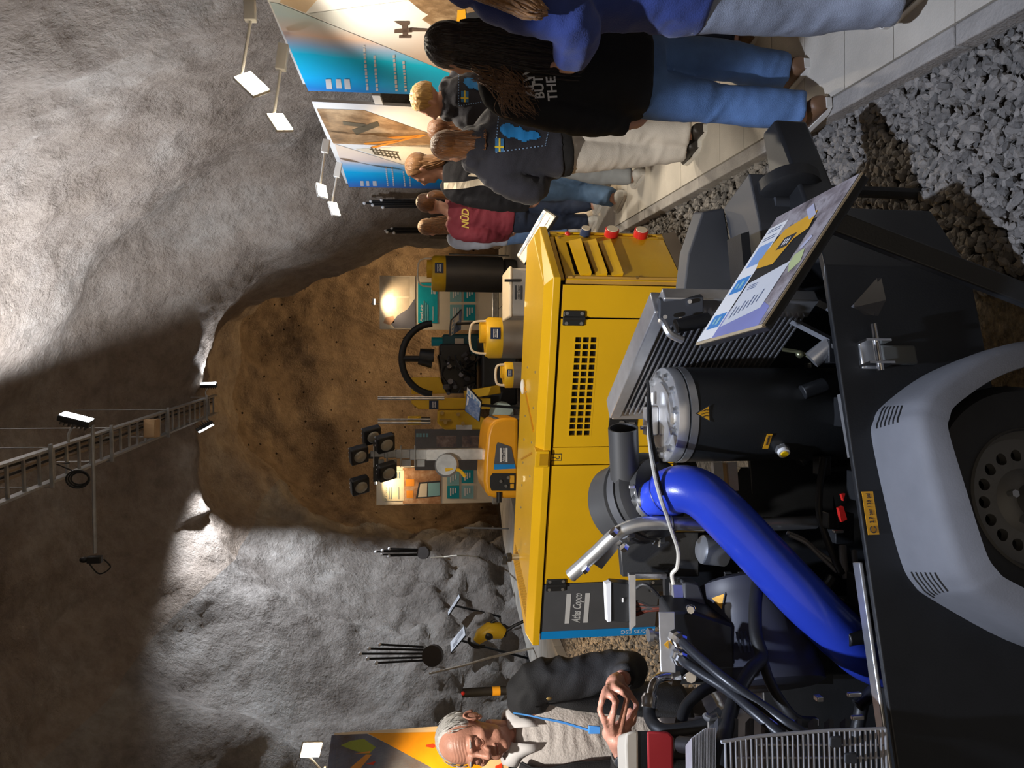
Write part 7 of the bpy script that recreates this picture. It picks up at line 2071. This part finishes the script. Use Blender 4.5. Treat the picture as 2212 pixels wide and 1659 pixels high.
# --- brown haired person between
p = Person('person', 'brown haired person in grey jeans between the blond person and the map hoodie', 5.05,
           dict(head=(962, 286), neck=(1005, 298), shL=(1035, 345), shR=(1035, 258), elL=(1105, 355), wrL=(1165, 358, 0.1), elR=(1105, 250), wrR=(1165, 255, 0.1),
                hip=(1165, 322), knL=(1290, 376, 0.05), anL=(1385, 380, 0.0), knR=(1290, 320, 0.0), anR=(1390, 318, -0.05)), face=(-0.1, 1, 0), H=1.64)
p.body(head=(48, 36)).top(m_navy, vox=0.014).pants(mat('grey washed denim', (0.30, 0.32, 0.34), 0.75, 0, 0.2, 9), (0.090, 0.076, 0.070), vox=0.014).shoes(m_whsh).hair(h_brown, 'bob', 0.03)
# --- baseball jacket with cream stripes
p = Person('person', 'person in a black jacket with cream stripes and blue jeans, head turned left', 5.62,
           dict(head=(912, 366), neck=(956, 372), shL=(985, 415), shR=(985, 330), elL=(1070, 437), wrL=(1138, 442, 0.1), elR=(1065, 318), wrR=(1130, 315, 0.1),
                hip=(1130, 385), knL=(1250, 412, 0.10), anL=(1338, 428, -0.12), knR=(1255, 378, 0.0), anR=(1352, 380, 0.2)), face=(-0.25, 1, 0), H=1.74, head_dir=(-0.85, 0.45, -0.25))
p.body().top(mat('black wool jacket', (0.012, 0.012, 0.017), 0.85, 0, 0.2, 8, 0.2, 200), hem=-0.10, g=0.034, name='jacket', sl_r=(0.080, 0.070, 0.056)).pants(m_jean2, (0.098, 0.080, 0.074)).shoes(m_whsh).hair(h_light, 'bob', 0.02, 0.066, depth=0.045)
bx = lambda x, y: I(x, y, 5.3)
cols = [bx(956, 402), bx(1000, 400), bx(1042, 393), bx(1070, 402)]
g = MB(); xs = smoothpath(cols, 6)
for a, b in zip(xs, xs[1:]):
    w_ = V((0.026, 0, 0)); g.poly([a - w_, a + w_, b + w_, b - w_])
p.print_on('cream_stripe', g, m_cream, V((0, 1, 0)), 0.007)
g = MB(); g.text('MO', bx(1022, 366), V((1, 0, 0)), Z_, 0.09, 0.11, 0, 0.03); p.print_on('back_lettering', g, m_cream, V((0, 1, 0)), 0.007)
# --- maroon shirt, ponytail
p = Person('person', 'person in a maroon shirt with yellow lettering, brown ponytail and dark jeans', 6.3,
           dict(head=(930, 442), neck=(968, 454), shL=(990, 500), shR=(990, 428), elL=(1045, 508, -0.05), wrL=(1095, 508, 0.12), elR=(1060, 422), wrR=(1115, 425, 0.1),
                hip=(1110, 462), knL=(1225, 478, 0.1), anL=(1318, 480, 0.1), knR=(1225, 445, 0.0), anR=(1326, 442, -0.1)), face=(-0.2, 1, 0), H=1.66)
p.body().top(m_maroon, hem=0.02, g=0.032, name='shirt', amp=0.010, sl_r=(0.078, 0.072, 0.055)).pants(m_jean3, (0.096, 0.074, 0.066)).shoes(m_whsh)
p.hair(h_brown, 'tail', flow=[I(927, 424, 6.12), I(940, 420, 6.08), I(965, 424, 6.08), I(1000, 438, 6.10)])
bx = lambda x, y: I(x, y, 5.9)
g = MB(); g.text('NÜD A', bx(1006, 464), V((1, 0, 0)), Z_, 0.085, 0.24, 0.2, 0.03); p.print_on('back_lettering', g, mat('yellow lettering', (0.75, 0.52, 0.10), 0.6), V((0, 1, 0)), 0.007)
# --- light haired person at the back of the group
p = Person('person', 'light haired person in a pale blue shirt and light jeans, left of the maroon shirt', 7.2,
           dict(head=(930, 492), neck=(968, 494), shL=(988, 522), shR=(988, 462), elL=(1040, 526), wrL=(1085, 518, 0.1), elR=(1040, 456), wrR=(1085, 460, 0.1),
                hip=(1088, 494), knL=(1190, 502, 0.05), anL=(1268, 502, 0.0), knR=(1190, 476, 0.0), anR=(1270, 476, 0.05)), face=(-0.2, 1, 0), H=1.64)
p.body(head=(48, 36)).top(mat('pale blue cotton', (0.42, 0.48, 0.62), 0.8), hem=-0.05, name='shirt', vox=0.014).pants(m_jean, (0.096, 0.076, 0.07), vox=0.014).shoes(m_whsh).hair(h_light, 'long', 0.08, 0.09)

# ---------------------------------------------------------------- the older man behind the machine
m_skin_old = mat('ruddy older skin', (0.60, 0.29, 0.21), 0.42, 0, 0.22, 16, 0.12, 130)
zc = lambda x, y: (1280 + x / 6.943, 1420 + y / 6.943)
Ym_ = 2.52


def fingers(mb):
    def chain(pts, Ys, rs):
        mb.tube(smoothpath([I(*zc(*q), Yq) for q, Yq in zip(pts, Ys)], 3), [lerp(rs[0], rs[1], i / (3 * (len(pts) - 1))) for i in range(3 * (len(pts) - 1) + 1)], 10)
        e = I(*zc(*pts[-1]), Ys[-1]); mb.ell(e, rs[1] * 1.05, 10, 8)
    rs = (0.0142, 0.0094)
    # his right hand: index, middle, ring, little, thumb
    chain([(300, 1190), (230, 1060), (165, 930), (108, 815)], [2.28, 2.25, 2.22, 2.235], rs)
    chain([(330, 1180), (285, 1020), (310, 820), (362, 655)], [2.28, 2.24, 2.21, 2.235], (0.0146, 0.0097))
    chain([(380, 1170), (430, 1000), (475, 800), (520, 615)], [2.28, 2.25, 2.225, 2.25], rs)
    chain([(420, 1150), (560, 980), (630, 840), (662, 705)], [2.29, 2.27, 2.25, 2.27], (0.0132, 0.0088))
    mb.tube(smoothpath([I(*zc(410, 1385), 2.31), I(*zc(380, 1240), 2.29), I(*zc(350, 1120), 2.275)], 4), [0.029, 0.031, 0.034, 0.036, 0.038, 0.040, 0.040, 0.038, 0.030], 14)
    mb.ell(I(*zc(430, 1120), 2.285), (0.042, 0.018, 0.036)); mb.ell(I(*zc(290, 1130), 2.28), (0.034, 0.018, 0.034)); mb.ell(I(*zc(560, 900), 2.30), (0.034, 0.014, 0.026))
    chain([(440, 1260), (520, 1120), (560, 1010)], [2.32, 2.32, 2.31], (0.014, 0.009))
    # his left hand
    chain([(270, 420), (195, 500), (140, 640), (105, 795)], [2.30, 2.26, 2.23, 2.235], rs)
    chain([(300, 420), (245, 540), (300, 605), (358, 648)], [2.30, 2.25, 2.225, 2.235], (0.0146, 0.0097))
    chain([(330, 400), (345, 465), (440, 520), (520, 600)], [2.30, 2.26, 2.235, 2.25], rs)
    chain([(370, 400), (430, 440), (560, 560), (665, 695)], [2.31, 2.28, 2.26, 2.27], (0.0132, 0.0088))
    mb.tube(smoothpath([I(*zc(380, 330), 2.37), I(*zc(340, 390), 2.33), I(*zc(310, 450), 2.30)], 4), [0.026, 0.027, 0.028, 0.030, 0.031, 0.031, 0.030, 0.028, 0.022], 14)
    chain([(420, 400), (500, 460), (590, 590)], [2.34, 2.33, 2.32], (0.014, 0.009))


p = Person('person', 'older man with white hair in a dark jacket and white shirt, fingertips together', Ym_,
           dict(head=(1018, 1597, -0.02), neck=(1108, 1592, 0.03), shL=(1150, 1478, 0.02), shR=(1160, 1700, 0.06), elL=(1360, 1446, 0.02), wrL=I(*zc(420, 330), 2.38), elR=(1370, 1740, 0.0), wrR=I(*zc(410, 1400), 2.31),
                hip=(1430, 1600, 0.06), knL=(1760, 1550, 0.02), anL=(2080, 1555, 0.1), knR=(1760, 1650, 0.02), anR=(2080, 1660, 0.1), hup=V((-0.03, -0.20, 1))), face=(0.55, -1, 0), H=1.70, head_dir=(-0.06, -1, -0.28), floor=0.0)
p.body(0.0058, (200, 150), True, smooth_it=3, fingers=fingers)
k = p.k
m_suit = mat('dark charcoal jacket cloth', (0.014, 0.015, 0.019), 0.8, 0, 0.2, 8, 0.2, 260)
m_shirt = mat('white shirt cotton', (0.60, 0.56, 0.55), 0.8, 0, 0.08, 8, 0.25, 120)
# shirt
mb = MB(); p.torso(mb, 0.012, lo=-0.05, widths=((-0.05, .160, .112), (0.0, .160, .114), (0.22, .150, .112), (0.45, .155, .112), (0.68, .164, .112), (0.84, .160, .096), (0.94, .105, .080), (1.0, .068, .066))); me = remeshed(mb, 0.012, 4)


def pleat(q):
    s_ = (q - p.J['hip']).dot(p.sx); return 0.0035 * math.sin(q.z * 150 + 4 * noise.noise(q * 14)) * math.exp(-((s_ - 0.0) / 0.045) ** 2) + 0.003 * noise.noise(q * 22)


displace(me, pleat); shift_to(me, p.t); me.materials.append(m_shirt); shirt = link('shirt', me, p.t, 180)
# collar flaps
nb = p.J['neck'] + p.up * 0.01
for sg_ in (-1, 1):
    rows = []
    for a in np.linspace(0.25, 2.9, 14):
        d0 = (p.fy * math.cos(a) + p.sx * (sg_ * math.sin(a)))
        top_ = nb + d0 * 0.068 + p.up * 0.024 - p.fy * 0.0
        low = nb + d0 * (0.098 + 0.02 * math.exp(-((a - 0.35) / 0.3) ** 2)) - p.up * (0.020 + 0.055 * math.exp(-((a - 0.30) / 0.28) ** 2)) + p.fy * 0.012 * math.exp(-((a - 0.3) / 0.4) ** 2)
        rows.append([top_, lerp(top_, low, 0.25) + d0 * 0.014 + p.up * 0.010, lerp(top_, low, 0.6) + d0 * 0.010, low])
    g = MB(); n4 = 4; g.add([q for r_ in rows for q in r_], [(i * n4 + j, i * n4 + j + 1, (i + 1) * n4 + j + 1, (i + 1) * n4 + j) for i in range(len(rows) - 1) for j in range(3)])
    o = g.build('collar', mat('white collar', (0.74, 0.72, 0.74), 0.7), shirt, smooth=180); sm = o.modifiers.new('thick', 'SOLIDIFY'); sm.thickness = 0.003
# jacket: open-front shell with lapels, and sleeves
prof = [(-0.12, .168, .122, 0.30), (0.0, .170, .124, 0.29), (0.22, .164, .122, 0.30), (0.45, .170, .126, 0.32), (0.68, .180, .128, 0.36), (0.82, .180, .112, 0.44), (0.92, .150, .096, 0.52), (0.985, .092, .084, 0.66)]
rows = []
for h, a_, b_, op in prof:
    c = p.J['hip'] + p.up * (p.L * h); row = []
    for q in np.linspace(op, 2 * PI - op, 40):
        ca, sa = math.cos(q), math.sin(q); e = 2.3; f_ = 0.012
        row.append(c + p.fy * ((b_ + 0.026) * k * math.copysign(abs(ca) ** (2 / e), ca)) + p.sx * ((a_ + 0.030) * k * math.copysign(abs(sa) ** (2 / e), sa)))
    rows.append(row)
g = MB(); nn4 = 40
fine = []
for i in range(len(rows) - 1):
    for t_ in (0, 0.25, 0.5, 0.75):
        fine.append([lerp(rows[i][j], rows[i + 1][j], t_) for j in range(nn4)])
fine.append(rows[-1])
for i, row in enumerate(fine):
    for j in range(nn4):
        row[j] = row[j] + (row[j] - p.spine(i / len(fine))).normalized() * (0.006 * noise.noise(row[j] * 9) + 0.004 * noise.noise(row[j] * 20))
g.add([q for r_ in fine for q in r_], [(i * nn4 + j, i * nn4 + j + 1, (i + 1) * nn4 + j + 1, (i + 1) * nn4 + j) for i in range(len(fine) - 1) for j in range(nn4 - 1)])
jk = g.build('jacket', m_suit, p.t, smooth=180); sm = jk.modifiers.new('thick', 'SOLIDIFY'); sm.thickness = 0.008; sm.offset = 1
for sg_, col_ in ((0, 0), (-1, nn4 - 1)):
    g = MB(); rr = []
    for i in range(6, len(fine)):
        e0 = fine[i][0 if sg_ == 0 else nn4 - 1]; e1 = fine[i][7 if sg_ == 0 else nn4 - 8]; t_ = (i - 6) / (len(fine) - 7)
        wdt = 0.15 + 0.75 * math.sin(PI * min(1, t_ * 0.95 + 0.02)) ** 0.8; o_ = p.fy * 0.012
        rr.append([e0 + o_ * 0.6, lerp(e0, e1, wdt * 0.5) + o_ * 1.2, lerp(e0, e1, wdt) + o_])
    g.add([q for r_ in rr for q in r_], [(i * 3 + j, i * 3 + j + 1, (i + 1) * 3 + j + 1, (i + 1) * 3 + j) for i in range(len(rr) - 1) for j in range(2)])
    o = g.build('lapel', m_suit, jk, smooth=180); sm = o.modifiers.new('thick', 'SOLIDIFY'); sm.thickness = 0.005
for q in ('L', 'R'):
    mb = MB(); limb(mb, [lerp(p.J['neck'], p.J['sh' + q], 0.55) - p.up * 0.02, p.J['sh' + q], lerp(p.J['sh' + q], p.J['el' + q], 0.5), p.J['el' + q], lerp(p.J['el' + q], p.J['wr' + q], 0.88)], [0.07, 0.084, 0.074, 0.070, 0.044], 18)
    me = remeshed(mb, 0.011, 4); displace(me, p.fold(0.013, 10, 14)); shift_to(me, p.t); me.materials.append(m_suit); link('sleeve', me, jk, 180)
p.pants(mat('dark grey trousers', (0.05, 0.045, 0.05), 0.8), (0.105, 0.082, 0.078), g=0.02).shoes(m_dksh)
# hair: thin white fringe round a bald forehead
g = MB(); nu, nv = 72, 40; vs = []
for i in range(nv + 1):
    th = PI * i / nv
    for j in range(nu):
        a = 2 * PI * j / nu; d = V((math.sin(th) * math.sin(a), math.sin(th) * math.cos(a), math.cos(th)))
        bald = max(0.0, d.y * 0.9 + d.z * 0.35 - 0.42) * 5; low = max(0, -d.z - 0.22) * 8; face_ = max(0, d.y - 0.25) * 6
        sh = 1.0 - 0.14 * min(1, max(bald, low, face_))
        q = V((d.x * 0.0800, d.y * 0.1005, d.z * 0.0900)) * (sh + 0.02 * noise.noise(V((d.x * 10, d.y * 10, d.z * 4))))
        vs.append(p.tr(V((q.x, q.y - 0.016, q.z + 0.034))))
g.add(vs, [(i * nu + j, (i + 1) * nu + j, (i + 1) * nu + (j + 1) % nu, i * nu + (j + 1) % nu) for i in range(nv) for j in range(nu)])
for q in range(110):
    a = rnd.uniform(0.9, 2 * PI - 0.9); th = rnd.uniform(0.7, 1.5); pts = []
    for t_ in range(4):
        d = V((math.sin(th) * math.sin(a), math.sin(th) * math.cos(a), math.cos(th))); pts.append(p.tr(V((d.x * 0.083, d.y * 0.104 - 0.016, d.z * 0.093 + 0.034)))); th += 0.09; a += rnd.uniform(-0.03, 0.03)
    g.tube(pts, [0.001, 0.0016, 0.0016, 0.0008], 4)
g.build('hair', h_grey, p.t, smooth=180)
g = MB()
for sg_ in (-1, 1):
    g.tube([p.tr(V((sg_ * x, 0.0925 - abs(x - 0.03) * 0.30 - 0.001, 0.026 + 0.002 * math.sin(x * 60)))) for x in np.linspace(0.014, 0.050, 8)], [0.002, 0.0035, 0.004, 0.004, 0.0038, 0.003, 0.002, 0.001], 6)
g.build('eyebrows', h_grey, p.t, smooth=180)
g = MB()
for sg_ in (-1, 1):
    g.tube([p.tr(V((sg_ * 0.031 + 0.0150 * math.cos(q), 0.0728 + 0.0168 * math.sin(0.4 + q * 0.75), -0.0025 - 0.0035 * math.sin(q)))) for q in np.linspace(0.35, 2.8, 10)], 0.0009, 5)
g.build('eyelashes', mat('dark lash', (0.10, 0.05, 0.035), 0.6), p.t, smooth=180)
g = MB()
g.ell(p.tr(V((0, 0.0905, -0.0665))), (0.020, 0.006, 0.0022), ax=(p.hs, p.hf, p.hu)); g.build('lips', mat('muted lip', (0.46, 0.17, 0.14), 0.45), p.t, smooth=180)
# watch, lanyard, pin
wv = (p.J['wrR'] - p.J['elR']).normalized(); wc_ = I(1342, 1634, 2.315); x1, y1, _ = frame_of(wv)
g = MB(); g.lathe([(0.029, -0.011), (0.033, -0.010), (0.033, 0.010), (0.029, 0.011)], wc_, tuple(wv), 28); wtc = g.build('watch', m_steel, p.t)
g = MB(); q = V((0, -1, 0.35)).normalized(); g.cyl(wc_ + q * 0.028, wc_ + q * 0.040, 0.019, n=20); g.build('watch_case', m_dk, wtc, bevel=0.002)
m_lan = mat('blue lanyard', (0.05, 0.22, 0.55), 0.6)
g = MB(); g.tube(smoothpath([I(1172, 1552, 2.335), I(1215, 1560, 2.32), I(1262, 1574, 2.30), I(1275, 1578, 2.29)], 4), 0.004, 6); g.tube(smoothpath([I(1172, 1552, 2.335), I(1140, 1545, 2.36), I(1110, 1540, 2.42)], 4), 0.003, 6); ly = g.build('lanyard', m_lan, p.t)
g = MB(); g.prism([I(1272, 1568, 2.285), I(1297, 1570, 2.28), I(1297, 1586, 2.28), I(1272, 1586, 2.285)], (0, 0.008, 0)); g.build('lanyard_tag', m_lan, ly, bevel=0.002)
g = MB(); g.ell(I(1186, 1509, 2.33), (0.006, 0.003, 0.009)); g.build('lapel_pin', mat('brass', (0.42, 0.28, 0.10), 0.35, 0.8), jk)
